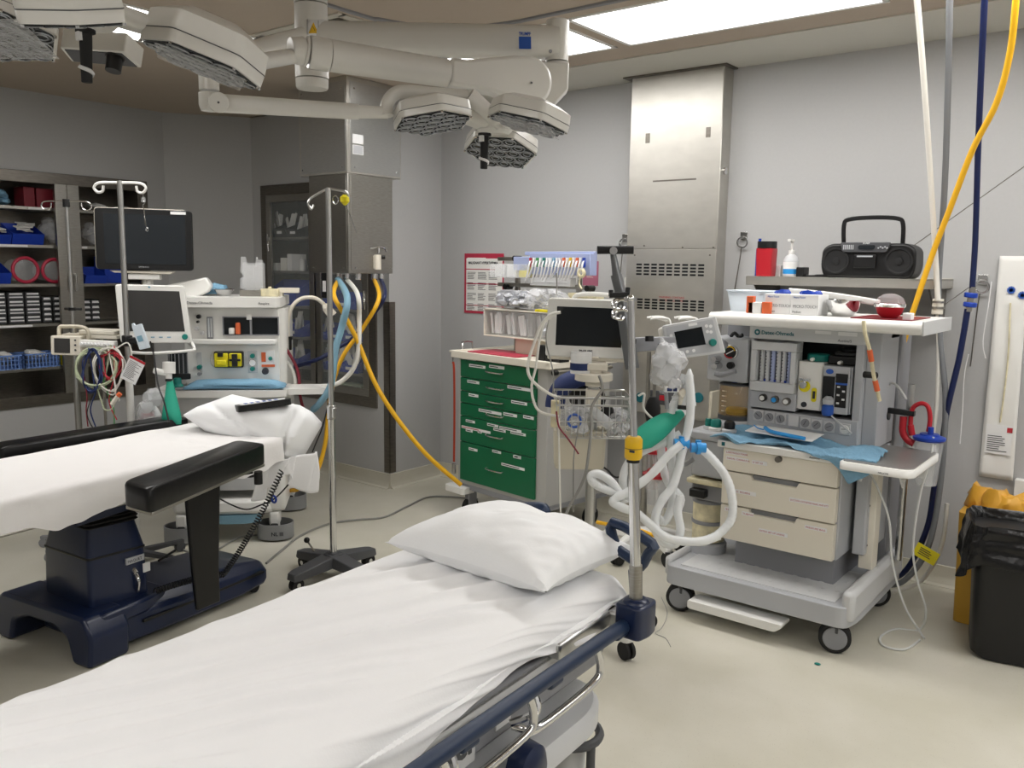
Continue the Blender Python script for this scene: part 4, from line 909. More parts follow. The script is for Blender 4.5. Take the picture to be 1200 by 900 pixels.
# forked foot end: cross body with two toes and an arch between them
arch = [(-.42, .0), (-.33, .0), (-.30, .10), (-.20, .135), (-.02, .135), (.06, .10), (.09, .0), (.20, .0), (.215, .13), (.17, .205), (-.38, .205), (-.43, .15)]
k.prism(round_poly(arch, .02, 3), -.36, -.18, 'y')
k.loft([[(x, y, z) for x, y in round_poly([(-.40, -.30), (.19, -.30), (.19, -.1), (.15, .06), (-.25, .06), (-.36, -.1)], .04)] for z in (.135, .20)])
build('base', k, 'navy_plastic', tb, bev=.014)
k = MB(); k.box(.168, .193, -.1, .58, .10, .112); build('base_seam', k, 'black_plastic', tb, bev=.002)
for x, y in ((-.18, .56), (.13, .56)): k = MB(); k.cyl((x-.02, y, .028), (x+.02, y, .028), .028, n=20); build('castor', k, 'black_rubber', tb)
k = MB(); c0 = [(-.23, -.255), (.10, -.275), (.135, -.03), (-.19, .0)]
cc = V(-.05, -.14, 0)
def sec(s, z): return [(cc.x+(x-cc.x)*s, cc.y+(y-cc.y)*s, z) for x, y in round_poly(c0, .02, 3)]
k.loft([sec(1.0, .19), sec(1.02, .21), sec(.985, .39), sec(.985, .41), sec(.80, .53)]); col = build('column', k, 'navy_plastic', tb, bev=.004)
k = MB(); k.loft([sec(1.0, .40), sec(1.01, .405), sec(1.0, .41)]); build('column_seam', k, 'black_plastic', col, bev=.001)
k = MB()
for i in range(4): k.loft([sec(.84+.03*(i % 2), .52+i*.016), sec(.90, .528+i*.016), sec(.84, .536+i*.016)])
build('bellows', k, 'black_rubber', tb)
p = on('x', .118, 150, 663, F)
k = MB(); k.box(.122, .1315, -.125, -.04, .345, .372); pl = build('name_plate', k, 'machine_grey', col, bev=.001)
text('MAQUET', .017, (.132, -.12, .352), 'ink', col, T=FACE_X)
k = MB(); k.box(.125, .136, -.05, -.015, .29, .33); build('sticker', k, 'label_white', col, bev=.002)
k = MB(); k.cyl((.118, -.085, .315), (.135, -.085, .30), .012, n=12); k.tube([V(.13, -.085, .30), V(.15, -.085, .27), V(.14, -.085, .22)], .007, 8, 4); build('plug', k, 'chrome', col)
# top frame and sections
k = MB(); k.box(-.38, .20, -1.4, .70, .625, .665); k.box(-.30, .12, -.40, .30, .575, .63); build('table_frame', k, 'steel', tb, bev=.004)
k = MB(); k.prism([(-.34, .565), (-.33, .60), (-.08, .61), (-.02, .58)], .06, .13, 'x') ; k.box(.09, .125, -.30, -.08, .575, .64); build('slide_cover', k, 'navy_plastic', tb, bev=.004)
k = MB(); k.box(.205, .215, -1.4, .55, .635, .66); k.box(-.395, -.385, -1.4, .55, .635, .66); build('side_rail', k, 'chrome', tb, bev=.002)
k = MB(); k.loft([rbox_loop(-.395, .20, -1.4, .62, z, .04) for z in (.667, .675, .752, .76)]); build('mattress', k, 'black_vinyl', tb, bev=.01)
k = MB(); k.loft([rbox_loop(-.33, .14, .64, .98, z, .05) for z in (.70, .71, .785, .79)]); build('head_section', k, 'black_vinyl', tb, bev=.01)
k = MB(); k.box(-.20, .02, .55, .85, .66, .70); k.box(.10, .16, .60, .82, .66, .685); build('head_frame', k, 'steel', tb, bev=.004)
k = MB(); k.cyl((.12, .72, .64), (.12, .72, .70), .018, n=12); k.cyl((.20, .50, .60), (.20, .50, .65), .02, n=12); build('lock_knob', k, 'black_plastic', tb)
# near arm board (splayed) with its straps panel
def pad(name, cs, z0, z1, par, r=.03):
    k = MB(); k.loft([[(x, y, z) for x, y in round_poly([((c[0]-m_[0])*s+m_[0], (c[1]-m_[1])*s+m_[1]) for c in cs], r)] for z, s in ((z0, .985), (z0+.006, 1), (z1-.012, 1), (z1-.004, .985), (z1, .95))]); return build(name, k, 'black_vinyl', par)
cs = [(.544, -.426), (.702, -.436), (.477, .333), (.325, .321)]; m_ = (.51, -.05)
pad('arm_board', cs, .735, .825, tb)
k = MB(); cs2 = [((x-m_[0])*.96+m_[0], (y-m_[1])*.97+m_[1]) for x, y in cs]; k.prism(cs2, .722, .734); build('arm_board_tray', k, 'steel', tb, bev=.002)
k = MB(); k.tube([V(.21, .28, .65), V(.34, .30, .70), V(.42, .24, .712)], .012, 8, 4); k.tube([V(.49, .24, .715), V(.30, .0, .69), V(.22, -.05, .65)], .008, 8, 2); k.cyl((.50, .26, .66), (.50, .26, .715), .018, n=14); build('arm_board_clamp', k, 'black_plastic', tb)
pa, pb_ = on('x', .40, 225, 598, F), on('x', .40, 255, 575, F)
k = MB(); lo0, lo1 = on('x', .33, 232, 706, F), on('x', .33, 253, 695, F)
k.loft([[(x_, y0, z_), (x_, y1, z_), (x_-.022, y1, z_), (x_-.022, y0, z_)] for x_, y0, y1, z_ in ((.335, lo0.y-.005, lo1.y+.02, .125), (.335, lo0.y-.02, lo1.y+.02, .30), (.345, lo0.y-.05, lo1.y+.035, .68), (.345, lo0.y-.05, lo1.y+.035, .722))]); build('hanging_panel', k, 'black_vinyl', tb, bev=.006)
m_ = (-.53, .25)
pad('arm_board', [(-.62, -.22), (-.50, -.25), (-.425, .69), (-.56, .69)], .71, .795, tb)
# coiled lead from the head section down to the base
def coil(a, b, sag, turns, R_, r_, mb):
    a, b = Vector(a), Vector(b); pts = []; n = turns*9
    d = (b-a).normalized(); u = d.orthogonal().normalized(); w = d.cross(u)
    for i in range(n+1):
        t = i/n; c_ = a+(b-a)*t+V(0, 0, -sag*4*t*(1-t)); q = 2*PI*i/9; pts.append(c_+u*R_*math.cos(q)+w*R_*math.sin(q))
    mb.tube(pts, r_, 5, 1)
k = MB(); e0 = on('y', .45, 330, 552, F); e1 = on('x', .20, 253, 655, F); coil((e0.x, .45, e0.z), (.245, e1.y, .20), .03, 42, .011, .0035, k); coil((.245, e1.y, .20), on('x', .18, 178, 692, F)+V(.02, 0, 0), -.01, 26, .012, .0035, k)
solo('coiled_cable', k, 'cable_black', 'black coiled lead running from the table head down over the blue base', 'cable').matrix_world = F
k = MB(); k.tube([on('z', .19, 186, 657, F), on('z', .20, 205, 645, F)], .006, 8, 1); build('pedal_lever', k, 'black_plastic', tb)
# sheet over the table
def tsheet(u, v):
    y = -1.42+(2.10)*v; s = -.06+.80*u; wd_ = .60
    hem = .155+.018*math.sin(v*30)+.016*noise.noise(V(v*26, 0, 0))
    if s < 0: x = -.405; z = .768+s*.6
    elif s < wd_: x = -.40+s; z = .768
    else:
        q = (s-wd_)/(.74-wd_)*hem; a = min(q/.03, PI/2); x = .20+.03*math.sin(a)+.006; z = .768-.03*(1-math.cos(a))
        if q > .047: z -= q-.047; x += .05*(q-.047)+.009*noise.noise(V(y*9, q*5, 2))
    z += .004*fbm(x*4, y*4, 8)+.003*abs(noise.noise(V(x*14, y*9, 3)))
    return V(x, y, z)
k = MB(); k.grid(tsheet, 80, 220); o = solo('table_sheet', k, 'linen_draw', 'thin white draw sheet with ragged hem over the operating table', 'sheet'); o.matrix_world = F
# head pillow wrapped in a sheet with cloth hanging at the right
def P3(px, py, D): return F.inverted() @ at(px, py, D)
TOPS = [(215, 486), (230, 477), (250, 470), (272, 462), (290, 466), (312, 470), (332, 471), (352, 475), (366, 483), (377, 495)]
BOTS = [(215, 487), (240, 505), (270, 517), (300, 530), (328, 549), (344, 549), (358, 532), (377, 499)]
def lerp_y(tab, x):
    for (a, b), (c, d) in zip(tab, tab[1:]):
        if x <= c: return b+(d-b)*(x-a)/(c-a)
    return tab[-1][1]
def hp(u, v):
    px = 215+162*u; yt, yb = lerp_y(TOPS, px), lerp_y(BOTS, px); e = math.sin(PI*min(max(u, .0), 1))**.45
    a = 2*PI*v                                     # around the section
    ca, sa = math.cos(a), math.sin(a); ca = math.copysign(abs(ca)**.8, ca); sa = math.copysign(abs(sa)**.8, sa)
    D = 4.22+.10*u-.17*e*ca; py = (yt+yb)/2-(yb-yt)/2*sa+(.0 if ca < 0 else 1.5*e*ca)
    p = at(px, py, D); w = e
    cr = .020*noise.noise(p*5)+.010*noise.noise(p*13)-.020*math.exp(-((px-262-(py-485)*1.3)/6)**2)-.018*math.exp(-((px-330+(py-520)*.35)/4)**2)+.014*math.exp(-((px-352+(py-500)*.55)/6)**2)-.012*math.exp(-((py-505-(px-270)*.34)/4)**2)
    return p-sight(px, py)*cr*w
k = MB(); k.grid(hp, 90, 64)
ph = solo('head_pillow', k, 'linen_pillow', 'rumpled white pillow at the head of the operating table', 'pillow')
def drop(u, v):
    a = P3(236+128*u, 540, 4.1+.1*u) if False else None
    # cloth band below the pillow, hanging towards the camera side
    px = 296+78*u; top = P3(px, 545-16*u, 4.10+.10*u); fall = (.13+.05*math.sin(u*7+1)+.05*(u > .55)*(1-abs(u-.75)*3))*v
    off = .012*math.sin(u*16)+.01*math.sin(u*31+v*3)
    return top+V(off, -.02*v+off, -fall)
k = MB(); k.grid(drop, 50, 16); o = solo('cloth', k, 'linen', 'loose end of white cloth hanging from under the head pillow', 'cloth', solid=.002); o.matrix_world = F
# handset on the pillow
ha, hb_ = at(277, 481, 4.12), at(340, 472, 4.25)
t = thing('table_handset', 'black table remote with pale keypad lying on the head pillow', 'remote control', (ha+hb_)/2+V(0, 0, .012)-sight(305, 478)*.03); d = (hb_-ha); ang = math.degrees(math.atan2(d.y, d.x)); t.rotation_euler = (math.radians(-3), math.radians(-math.degrees(math.asin(d.z/d.length))), math.radians(ang))
ln = d.length/2; k = MB(); k.loft([[(x, y, z) for x, y in round_poly([(-ln, -.04), (-ln*.3, -.042), (ln, -.028), (ln, .028), (-ln*.3, .042), (-ln, .04)], .02)] for z in (-.018, -.014, .008, .012)]); build('case', k, 'black_plastic', t)
k = MB(); k.prism(round_poly([(-ln*.85, -.028), (-ln*.2, -.03), (ln*.8, -.018), (ln*.8, .018), (-ln*.2, .03), (-ln*.85, .028)], .01), .012, .0145); kp = build('keypad', k, 'label_white', t)
k = MB()
for i in range(6):
    for j in (-1, 1): k.box(-ln*.7+i*ln*.22, -ln*.7+i*ln*.22+ln*.12, j*.012-.006, j*.012+.006, .0145, .0155)
build('keys', k, 'ink_blue', kp, smooth=False)
# ================================================================ IV POLE BETWEEN TABLE AND STRETCHER
ip = thing('iv_pole', 'tall silver IV pole on a dark grey four-legged wheeled base by the stretcher', 'IV pole', (-3.3, 2.75, 0), 0)
k = MB()
for a in (275, 5, 95, 185):
    T = RZ(a+3-8); k.loft([[(x, y, z) for x, y, z in ((.0, -.05, .075), (.24, -.042, .06), (.27, -.03, .06), (.27, .03, .06), (.24, .042, .06), (0, .05, .075))], [(x, y, z) for x, y, z in ((.0, -.045, .135), (.24, -.036, .10), (.268, -.024, .095), (.268, .024, .095), (.24, .036, .10), (0, .045, .135))]], T=T)
k.cyl((0, 0, .08), (0, 0, .14), .03, n=20); build('base', k, 'dark_grey', ip, bev=.005)
for a in (275, 5, 95, 185):
    T = RZ(a-5); k = MB(T)
    for s in (-.012, .012): k.cyl((.235, s-.007, .033), (.235, s+.007, .033), .033, n=20)
    k.box(.215, .255, -.006, .006, .03, .08); c_ = build('castor', k, 'black_rubber', ip); k = MB(T); k.cyl((.235, -.021, .033), (.235, .021, .033), .012, n=12); build('hubcap', k, 'chrome', c_)
k = MB(); k.cyl((0, 0, .12), (0, 0, .86), .0175, n=20); build('lower_tube', k, 'chrome', ip)
zt_ = 1.96
k = MB(); k.cyl((0, 0, .80), (0, 0, zt_), .0135, n=20); build('upper_tube', k, 'satin_rod', ip)
k = MB(); k.cyl((0, 0, .83), (0, 0, .90), .022, n=20); k.box(.0, .03, -.012, .012, .84, .89); build('height_collar', k, 'satin_rod', ip, bev=.003)
k = MB(); k.cyl((-.18, -.02, .16), (-.13, 0, .09), .005, n=8); lv = build('brake_lever', k, 'steel_dark', ip); k = MB(); k.ball((-.185, -.022, .168), .016, 12); build('lever_knob', k, 'black_plastic', lv)
hk = MB(); r3 = V(.787, .617, 0)
for s in (-1, 1):
    o_ = V(0, 0, zt_); fwd = V(.45, -.2, 0)*s*-1
    a_ = r3*s
    hk.tube([o_, o_+a_*.045+V(0, 0, -.008 if s > 0 else -.025), o_+a_*.085+V(0, 0, -.016 if s > 0 else -.05), o_+a_*.098+V(0, 0, -.045-.03*(s < 0)), o_+a_*.082+V(0, 0, -.07-.03*(s < 0)), o_+a_*.07+V(0, 0, -.05-.03*(s < 0))], .006, 8, 5)
build('hooks', hk, 'satin_rod', ip)
k = MB(frame(ip).inverted()); q = V(-3.3, 2.75, 0)+r3*.08+V(0, 0, 1.91); k.lathe([(.006, -.03), (.022, -.012), (.022, .008), (.01, .02)], q, 16); o = solo('yellow_tag', k, 'bright_yellow', 'yellow clip with keyring and cord hanging from the middle IV pole hook', 'tag'); o.location = ip.location
k = MB(frame(ip).inverted()); k.ring(q-r3*.045+V(0, 0, -.005), .02, .0025, 16, 5, axis='y'); k.tube([q+V(0, 0, -.02), q+r3*.03+V(0, 0, -.09), q+r3*.055+V(0, 0, -.16)], .0018, 4, 3); build('cord', k, 'chrome', o)
# ================================================================ LEFT ANAESTHESIA MACHINE
am = thing('anaesthesia_machine', 'white anaesthesia machine with yellow vaporiser standing behind the operating table', 'anaesthesia machine', (-4.17, 2.68, 0), 47); F = frame(am)
def h_(y, px, py): return on('y', y, px, py, F)
k = MB(); k.loft([rbox_loop(-.24, .34, .28, .72, z, .04) for z in (.24, .26, 1.33, 1.335)]); build('body', k, 'white_plastic', am)
k = MB(); k.loft([[(x, y, z) for x, y, z in rbox_loop(-.26, .32, .18, .74, z, .03)] for z in (1.345, 1.35, 1.395, 1.40)]); build('top_shelf', k, 'white_plastic', am)
text('Datex-Ohmeda', .022, (-.19, .178, 1.362), 'ink', am); text('Aespire', .02, (.20, .178, 1.362), 'ink', am)
k = MB(); k.box(-.245, -.236+.012, .174, .179, 1.362, 1.378); build('maker_mark', k, 'ink', am)
k = MB(); k.prism(round_poly([(-.225, .895), (.305, .895), (.305, 1.345), (-.225, 1.345)], .02), .248, .30, 'y'); fp = build('front_panel', k, 'white_plastic', am, bev=.004)
k = MB(); k.loft([[(x, y, z) for x, z in ((-.20, 1.128), (.295, 1.128), (.295, 1.16), (-.20, 1.16))] for y in (.25, .205)]); build('panel_ledge', k, 'white_plastic', am, bev=.008)
a, b = h_(.24, 262, 372), h_(.24, 326, 392)
k = MB(); k.box(a.x, b.x, .242, .25, b.z, a.z); wn = build('recess', k, 'screen_off', am, bev=.003)
k = MB()
for q in ((a.x-.006, b.x+.006, a.z, a.z+.006), (a.x-.006, b.x+.006, b.z-.006, b.z), (a.x-.006, a.x, b.z, a.z), (b.x, b.x+.006, b.z, a.z), ((a.x+b.x)/2-.006, (a.x+b.x)/2+.006, b.z, a.z)): k.box(q[0], q[1], .232, .25, q[2], q[3])
build('recess_frame', k, 'mid_grey', wn, bev=.001)
q = h_(.235, 292, 371); k = MB(); k.box(q.x-.014, q.x+.014, .225, .24, q.z-.018, q.z+.012); build('latch', k, 'white_plastic', am, bev=.002)
def bottle(px0, px1, py, mat_, lab, hh, rr=None):
    a_, b_ = h_(.23, px0, py), h_(.23, px1, py); r_ = (b_.x-a_.x)/2; k = MB(); k.lathe([(r_, 0), (r_, hh*.85), (r_*.8, hh)], (0, 0, 0)); o = solo('vial', k, mat_, lab, 'vial'); o.location = F @ V((a_.x+b_.x)/2, .23-r_*.0, b.z+.004); return o
bottle(268, 275, 388, 'white_plastic', 'short white vial in the dark recess of the left anaesthesia machine', .035); bottle(276, 282, 388, 'orange', 'orange vial in the dark recess of the left anaesthesia machine', .065)
# flow tube and knobs
a1, b1 = h_(.24, 242, 371), h_(.24, 250, 399)
k = MB(); k.prism(round_poly([(a1.x, b1.z), (b1.x, b1.z), (b1.x, a1.z), (a1.x, a1.z)], .006), .236, .25, 'y'); ft = build('flow_window', k, 'mid_grey', am)
k = MB()
for i in range(2): k.cyl((a1.x+.011+.014*i, .234, b1.z+.02), (a1.x+.011+.014*i, .234, a1.z-.01), .005, n=10)
build('flow_tube', k, 'milky', ft)
def knob(px, py, r_, mat_, y=.24, name='knob', depth=.02, par=None):
    c_ = h_(y, px, py); k = MB(); k.cyl((c_.x, y+.01, c_.z), (c_.x, y-depth, c_.z), r_, r_*.9, 20); return build(name, k, mat_, par or am, bev=.002)
for px, py, r_, m_ in ((233, 371, .013, 'black_plastic'), (232, 377, .008, 'black_plastic'), (231, 385, .012, 'pale_grey'), (237, 390, .010, 'pale_grey'), (234, 430, .014, 'teal'), (234, 438, .012, 'mid_grey'), (296, 417, .014, 'teal'), (296, 432, .014, 'teal'), (311, 435, .020, 'ink'), (317, 420, .012, 'teal')): knob(px, py, r_, m_)
a2, b2 = h_(.24, 230, 413), h_(.24, 237, 434); k = MB(); k.prism(round_poly([(a2.x, b2.z), (b2.x, b2.z), (b2.x, a2.z), (a2.x, a2.z)], .006), .244, .25, 'y'); build('side_window', k, 'pale_grey', am)
a2, b2 = h_(.24, 290, 411), h_(.24, 302, 437); k = MB(); k.box(a2.x, b2.x, .244, .25, b2.z, a2.z); build('gauge_plate', k, 'pale_grey', am, bev=.002)
c_ = h_(.24, 296, 425); k = MB(); k.cyl((c_.x, .245, c_.z), (c_.x, .232, c_.z), .022, n=24); g_ = build('gauge', k, 'chrome', am); k = MB(); k.cyl((c_.x, .233, c_.z), (c_.x, .231, c_.z), .018, n=24); build('gauge_face', k, 'label_white', g_)
a2, b2 = h_(.24, 306, 411), h_(.24, 322, 430); k = MB(); k.box(a2.x, b2.x, .243, .25, b2.z, a2.z); rp = build('oxygen_plate', k, 'label_white', am, bev=.001); k = MB(); k.box(a2.x, b2.x, .241, .244, b2.z, b2.z+.014); k.box(a2.x, a2.x+.025, .241, .244, b2.z+.03, a2.z-.01); build('plate_band', k, 'orange', rp, smooth=False)
# vaporiser in its hollow
a3, b3 = h_(.24, 246, 411), h_(.24, 286, 431)
k = MB(); k.prism(round_poly([(a3.x, b3.z), (a3.x+.09, b3.z), (a3.x+.09, a3.z), (a3.x, a3.z)], .045, 8), .235, .25, 'y'); build('hollow_rim', k, 'cream_plastic', am, bev=.006)
k = MB(); k.prism(round_poly([(a3.x+.025, b3.z+.004), (b3.x, b3.z+.004), (b3.x, a3.z-.002), (a3.x+.025, a3.z-.002)], .01), .215, .25, 'y'); vp = build('vaporiser_bay', k, 'black_plastic', am, bev=.003)
k = MB(); xa = a3.x+.03; xm = (xa+b3.x)/2; k.box(xa, xm-.004, .195, .22, b3.z+.01, a3.z-.012); k.box(xm+.002, b3.x-.008, .20, .22, b3.z+.012, a3.z-.012); k.box(xa+.012, xm-.012, .185, .2, b3.z+.02, b3.z+.05); va = build('vaporiser_block', k, 'bright_yellow', am, bev=.005)
k = MB(); k.box(xa+.02, xa+.05, .185, .2, a3.z-.03, a3.z-.005); k.box(xm+.02, xm+.05, .185, .205, b3.z+.015, a3.z-.015); k.cyl((xm+.035, .2, (a3.z+b3.z)/2), (xm+.035, .18, (a3.z+b3.z)/2), .012, n=14); k.box(xm+.005, b3.x-.012, .19, .2, (a3.z+b3.z)/2-.006, (a3.z+b3.z)/2+.006); build('vaporiser_lock', k, 'black_plastic', va, bev=.002)
# work surface
k = MB(); k.loft([[(x, y, z) for x, y in round_poly([(-.36, .10), (-.20, .055), (0, .04), (.25, .045), (.36, .07), (.36, .34), (-.36, .34)], .03)] for z in (.845, .85, .88, .885)]); build('work_surface', k, 'white_plastic', am)
k = MB(); k.loft([[(x, y, z) for x, y in round_poly([(.355, .09), (.60, .10), (.615, .12), (.615, .30), (.355, .30)], .015)] for z in (.852, .856, .88, .885)]); build('side_shelf', k, 'white_plastic', am)
k = MB(); k.loft([[(x, y, z) for x, y in round_poly([(-.30*s, .10+dy), (-.1, .06+dy), (.15, .06+dy), (.33*s, .10+dy), (.33*s, .5), (-.30*s, .5)], .04)] for z, s, dy in ((.72, .9, .06), (.78, .97, .03), (.845, 1, .02))]); build('drawer', k, 'pale_grey', am, bev=.004)
c_ = h_(.06, 247, 463); k = MB(); k.lathe([(.026, 0), (.026, .008), (.02, .01)], (0, 0, 0), 20, T=TR(c_.x, .068, c_.z) @ RX(90), sy=.7); build('drawer_badge', k, 'chrome', am)
# lower body and foot
k = MB(); k.loft([[(x, y, z) for x, y in round_poly([(-.20, .12+dy), (.0, .08+dy), (.2, .08+dy), (.34, .14+dy), (.34, .70), (-.20, .70)], .05)] for z, dy in ((.30, .0), (.36, 0), (.70, .02), (.74, .05))]); build('lower_body', k, 'pale_grey', am)
k = MB(); k.loft([[(x, y, z) for x, y in round_poly([(-.30, .16+dy), (-.15, .03+dy), (.24, .03+dy), (.33, .14+dy), (.33, .78), (-.30, .78)], .06)] for z, dy in ((.17, .015), (.19, 0), (.235, .01), (.25, .03))]); build('foot_deck', k, 'white_plastic', am)
k = MB(); k.loft([[(x, y, z) for x, y in round_poly([(-.16, .06), (.0, .03), (.12, .03), (.2, .06), (.2, .12), (-.16, .12)], .03)] for z in (.115, .165)]); build('skirt', k, 'drape_teal', am)
k = MB(); k.prism(round_poly([(-.21, .30), (-.02, .30), (-.05, .34), (-.21, .34)], .01), .06, .08, 'y'); k.box(-.12, -.04, .055, .09, .27, .36); build('foot_brake', k, 'black_plastic', am, bev=.003)
for q in ((-.285, -.165, .05, .16, .17, .30), (.22, .34, .06, .22, .17, .42)): k = MB(); k.box(*q); build('leg_cover', k, 'white_plastic', am, bev=.025)
for x, y in ((-.24, .10), (.275, .11), (-.24, .72), (.30, .72)):
    k = MB(); k.cyl((x-.02, y, .065), (x+.02, y, .065), .063, n=26); c_ = build('castor', k, 'black_rubber', am, bev=.006); k = MB(); k.cyl((x-.024, y-.0, .065), (x+.024, y, .065), .042, n=22); k.box(x-.03, x+.03, y-.05, y+.045, .09, .17); build('castor_cover', k, 'white_plastic', c_, bev=.012)
    k = MB(); k.lathe([(.093, .012), (.095, .012), (.098, .10), (.104, .10), (.104, .012)], (x, y, 0), 36, sx=1.0, sy=.85); o = build('cable_guard', k, 'ring_grey', am)
text('NL III', .03, (.26, .018, .04), 'ink', am, bold=.03)
# absorber / bellows
c0, c1 = h_(.22, 196, 413), h_(.22, 222, 443)
k = MB(); k.cyl(((c0.x+c1.x)/2, .30, .95), ((c0.x+c1.x)/2, .30, c0.z), .07, n=28); bl = build('bellows_housing', k, 'screen_grey', am)
k = MB()
for i in range(9): aa = math.radians(200+i*18); k.box(-.002, .002, -.002, .002, .96, c0.z-.01, TR((c0.x+c1.x)/2+.072*math.cos(aa), .30+.072*math.sin(aa), 0))
build('bellows_ribs', k, 'mid_grey', bl)
k = MB(); k.lathe([(.076, .925), (.08, .93), (.08, .955), (.07, .96)], ((c0.x+c1.x)/2, .30, 0)); build('bellows_base', k, 'black_plastic', am)
c_ = h_(.15, 208, 447); k = MB(); k.lathe([(.032, .885), (.034, .90), (.022, .915), (.022, .935), (.018, .945)], (c_.x, .15, 0)); build('pressure_valve', k, 'teal', am)
for yy in (.09, .12): c_ = h_(yy, 213, 455); k = MB(); k.lathe([(.035, .886), (.035, .894), (.02, .896)], (c_.x, yy, 0)); build('port_ring', k, 'mid_grey', am)
k = MB(); k.box(-.36, -.25, .16, .34, .70, .85); build('absorber_block', k, 'pale_grey', am, bev=.02)
# folded blue towel on the work surface
def folded(mb, x0, x1, y0, y1, z0, n, hh, seed, T=None, amp=.008):
    for i in range(n):
        def fn(u, v, i=i):
            e = min(1, min(u, 1-u)*12)*min(1, min(v, 1-v)*9)
            return V(x0+(x1-x0)*u+.012*noise.noise(V(v*3+i, seed, 1)), y0+(y1-y0)*v+.012*noise.noise(V(u*4+i*2, seed, 2)), z0+hh*(i+1)*(.35+.65*e)+amp*noise.noise(V(u*3+i, v*3, seed))*2*e+.012*math.sin(PI*u)*(i+1)/n)
        mb.grid(fn, 26, 14, T)
k = MB(); folded(k, -.20, .34, .06, .24, .889, 3, .010, 4.2)
o = solo('blue_towel', k, 'towel_blue', 'folded blue cloth on the work surface of the left anaesthesia machine', 'towel', solid=.004); o.matrix_world = F
# items on the top shelf of the left machine
TZ = 1.40
q = h_(.42, 263, 352); k = MB(); k.lathe([(.03, 0), (.034, .004), (.058, .038), (.064, .04), (.061, .042), (.054, .036), (.03, .008), (.001, .006)], (0, 0, 0), 28); o = solo('steel_bowl', k, 'chrome', 'small shiny steel bowl on top of the left anaesthesia machine', 'bowl'); o.location = F @ V(q.x, .42, TZ)
k = MB(); q0, q1 = h_(.5, 245, 350), h_(.5, 262, 350); folded(k, q0.x-.03, q1.x+.02, .45, .62, TZ+.004, 4, .012, 2.1); o = solo('blue_towel', k, 'towel_blue', 'folded blue cloth behind the steel bowl on the left machine', 'towel', solid=.004); o.matrix_world = F
q0, q1 = h_(.40, 281, 357), h_(.40, 306, 357); qz = h_(.40, 290, 340).z
t = thing('glove_dispenser', 'steel rack with a tall clear holder on top of the left anaesthesia machine', 'dispenser', F @ V((q0.x+q1.x)/2, .40, TZ), 38.09); w = (q1.x-q0.x)/2
k = MB(); k.box(-w, w, -.002, .0, 0, qz-TZ); k.box(-w, -w+.002, 0, .1, 0, qz-TZ+.01); k.box(w-.002, w, 0, .1, 0, qz-TZ); k.box(-w, w, 0, .1, 0, .003); build('rack', k, 'steel', t)
qt = h_(.40, 290, 301).z-TZ; k = MB(); k.prism([(-w*1.1, qz-TZ), (w*1.1, qz-TZ), (w*1.15, qt*.93), (w*.7, qt*.93), (w*.65, qt), (w*.5, qt), (w*.45, qt*.8), (-w*.35, qt*.8), (-w*.5, qt), (-w*.95, qt), (-w*1.05, qt*.62), (-w*.7, qt*.5), (-w*1.1, qt*.45)], .03, .036, 'y'); k.box(-w*1.1, w*1.1, .08, .084, .02, qt*.85); build('clear_holder', k, 'clear', t)
q0, q1 = h_(.42, 306, 356), h_(.42, 327, 356); k = MB(); k.box(q0.x, q1.x, .40, .48, TZ, TZ+.045); k.ball(((q0.x*.5+q1.x*.5), .43, TZ+.048), .012); o = solo('sponge_pack', k, 'soda', 'cream foam block on the right end of the left machine top', 'pack', bev=.004); o.matrix_world = F
q0, q1 = h_(.45, 325, 349), h_(.45, 348, 352); k = MB(); k.box(q0.x, q1.x+.01, .46, .54, TZ+.02, TZ+.05); k.box(q0.x, q0.x+.03, .46, .54, TZ, TZ+.02); o = solo('tray', k, 'cream_plastic', 'flat cream tray overhanging the right end of the left machine top', 'tray', bev=.003); o.matrix_world = F
# flexible lamp
lz = lambda px, py, y=.45: h_(y, px, py)
t = thing('flexible_lamp', 'cream gooseneck lamp curving up beside the left anaesthesia machine', 'lamp', F @ lz(338, 400)); T = frame(t).inverted() @ F
k = MB(T); k.tube([lz(338, 398), lz(337, 378), lz(342, 360), lz(353, 350), lz(368, 349), lz(379, 356), lz(384, 364)], .012, 10, 6); build('gooseneck', k, 'cream_plastic', t)
k = MB(T); k.cyl(lz(382, 360), lz(390, 370), .026, .030, 20); k.cyl(lz(380, 357), lz(383, 361), .016, .026, 20); hd = build('lamp_head', k, 'cream_plastic', t, bev=.003); k = MB(T); k.cyl(lz(390.2, 370.2), lz(390.8, 371), .024, .02, 20); build('lamp_face', k, 'chrome', hd)
k = MB(T); k.cyl(lz(338, 410), lz(338, 396), .02, .02, 16); k.box(lz(332, 400).x, lz(343, 400).x, .42, .48, lz(338, 398).z-.0, lz(338, 398).z+.02); build('clamp', k, 'black_plastic', t, bev=.003)
# vertical monitor arm (white) on top left of the machine
t = thing('display_bracket', 'white monitor arm with pointed end behind the grey screen', 'monitor arm', F @ V(-.22, .45, TZ), 47); T = frame(t).inverted() @ F
k = MB(T); pts = [h_(.4, *p) for p in ((180, 337), (241, 325), (248, 335), (245, 342), (225, 351), (205, 352), (180, 352))]; k.prism([(p.x, p.z) for p in pts], .40, .48, 'y'); build('arm', k, 'white_plastic', t, bev=.012)
k = MB(T); c_ = h_(.44, 227, 350); k.lathe([(.04, TZ), (.034, TZ+.02), (.03, c_.z+.01)], (c_.x, .44, 0)); build('pivot', k, 'white_plastic', t)
# --- monitors
def screen_thing(name, lab, cat, px, D, w, h, rz, tilt, roll=0):
    c_ = at(px[0], px[1], D); t = thing(name, lab, cat, c_); t.rotation_euler = Euler((math.radians(tilt), math.radians(roll), math.radians(rz)), 'XYZ'); return t
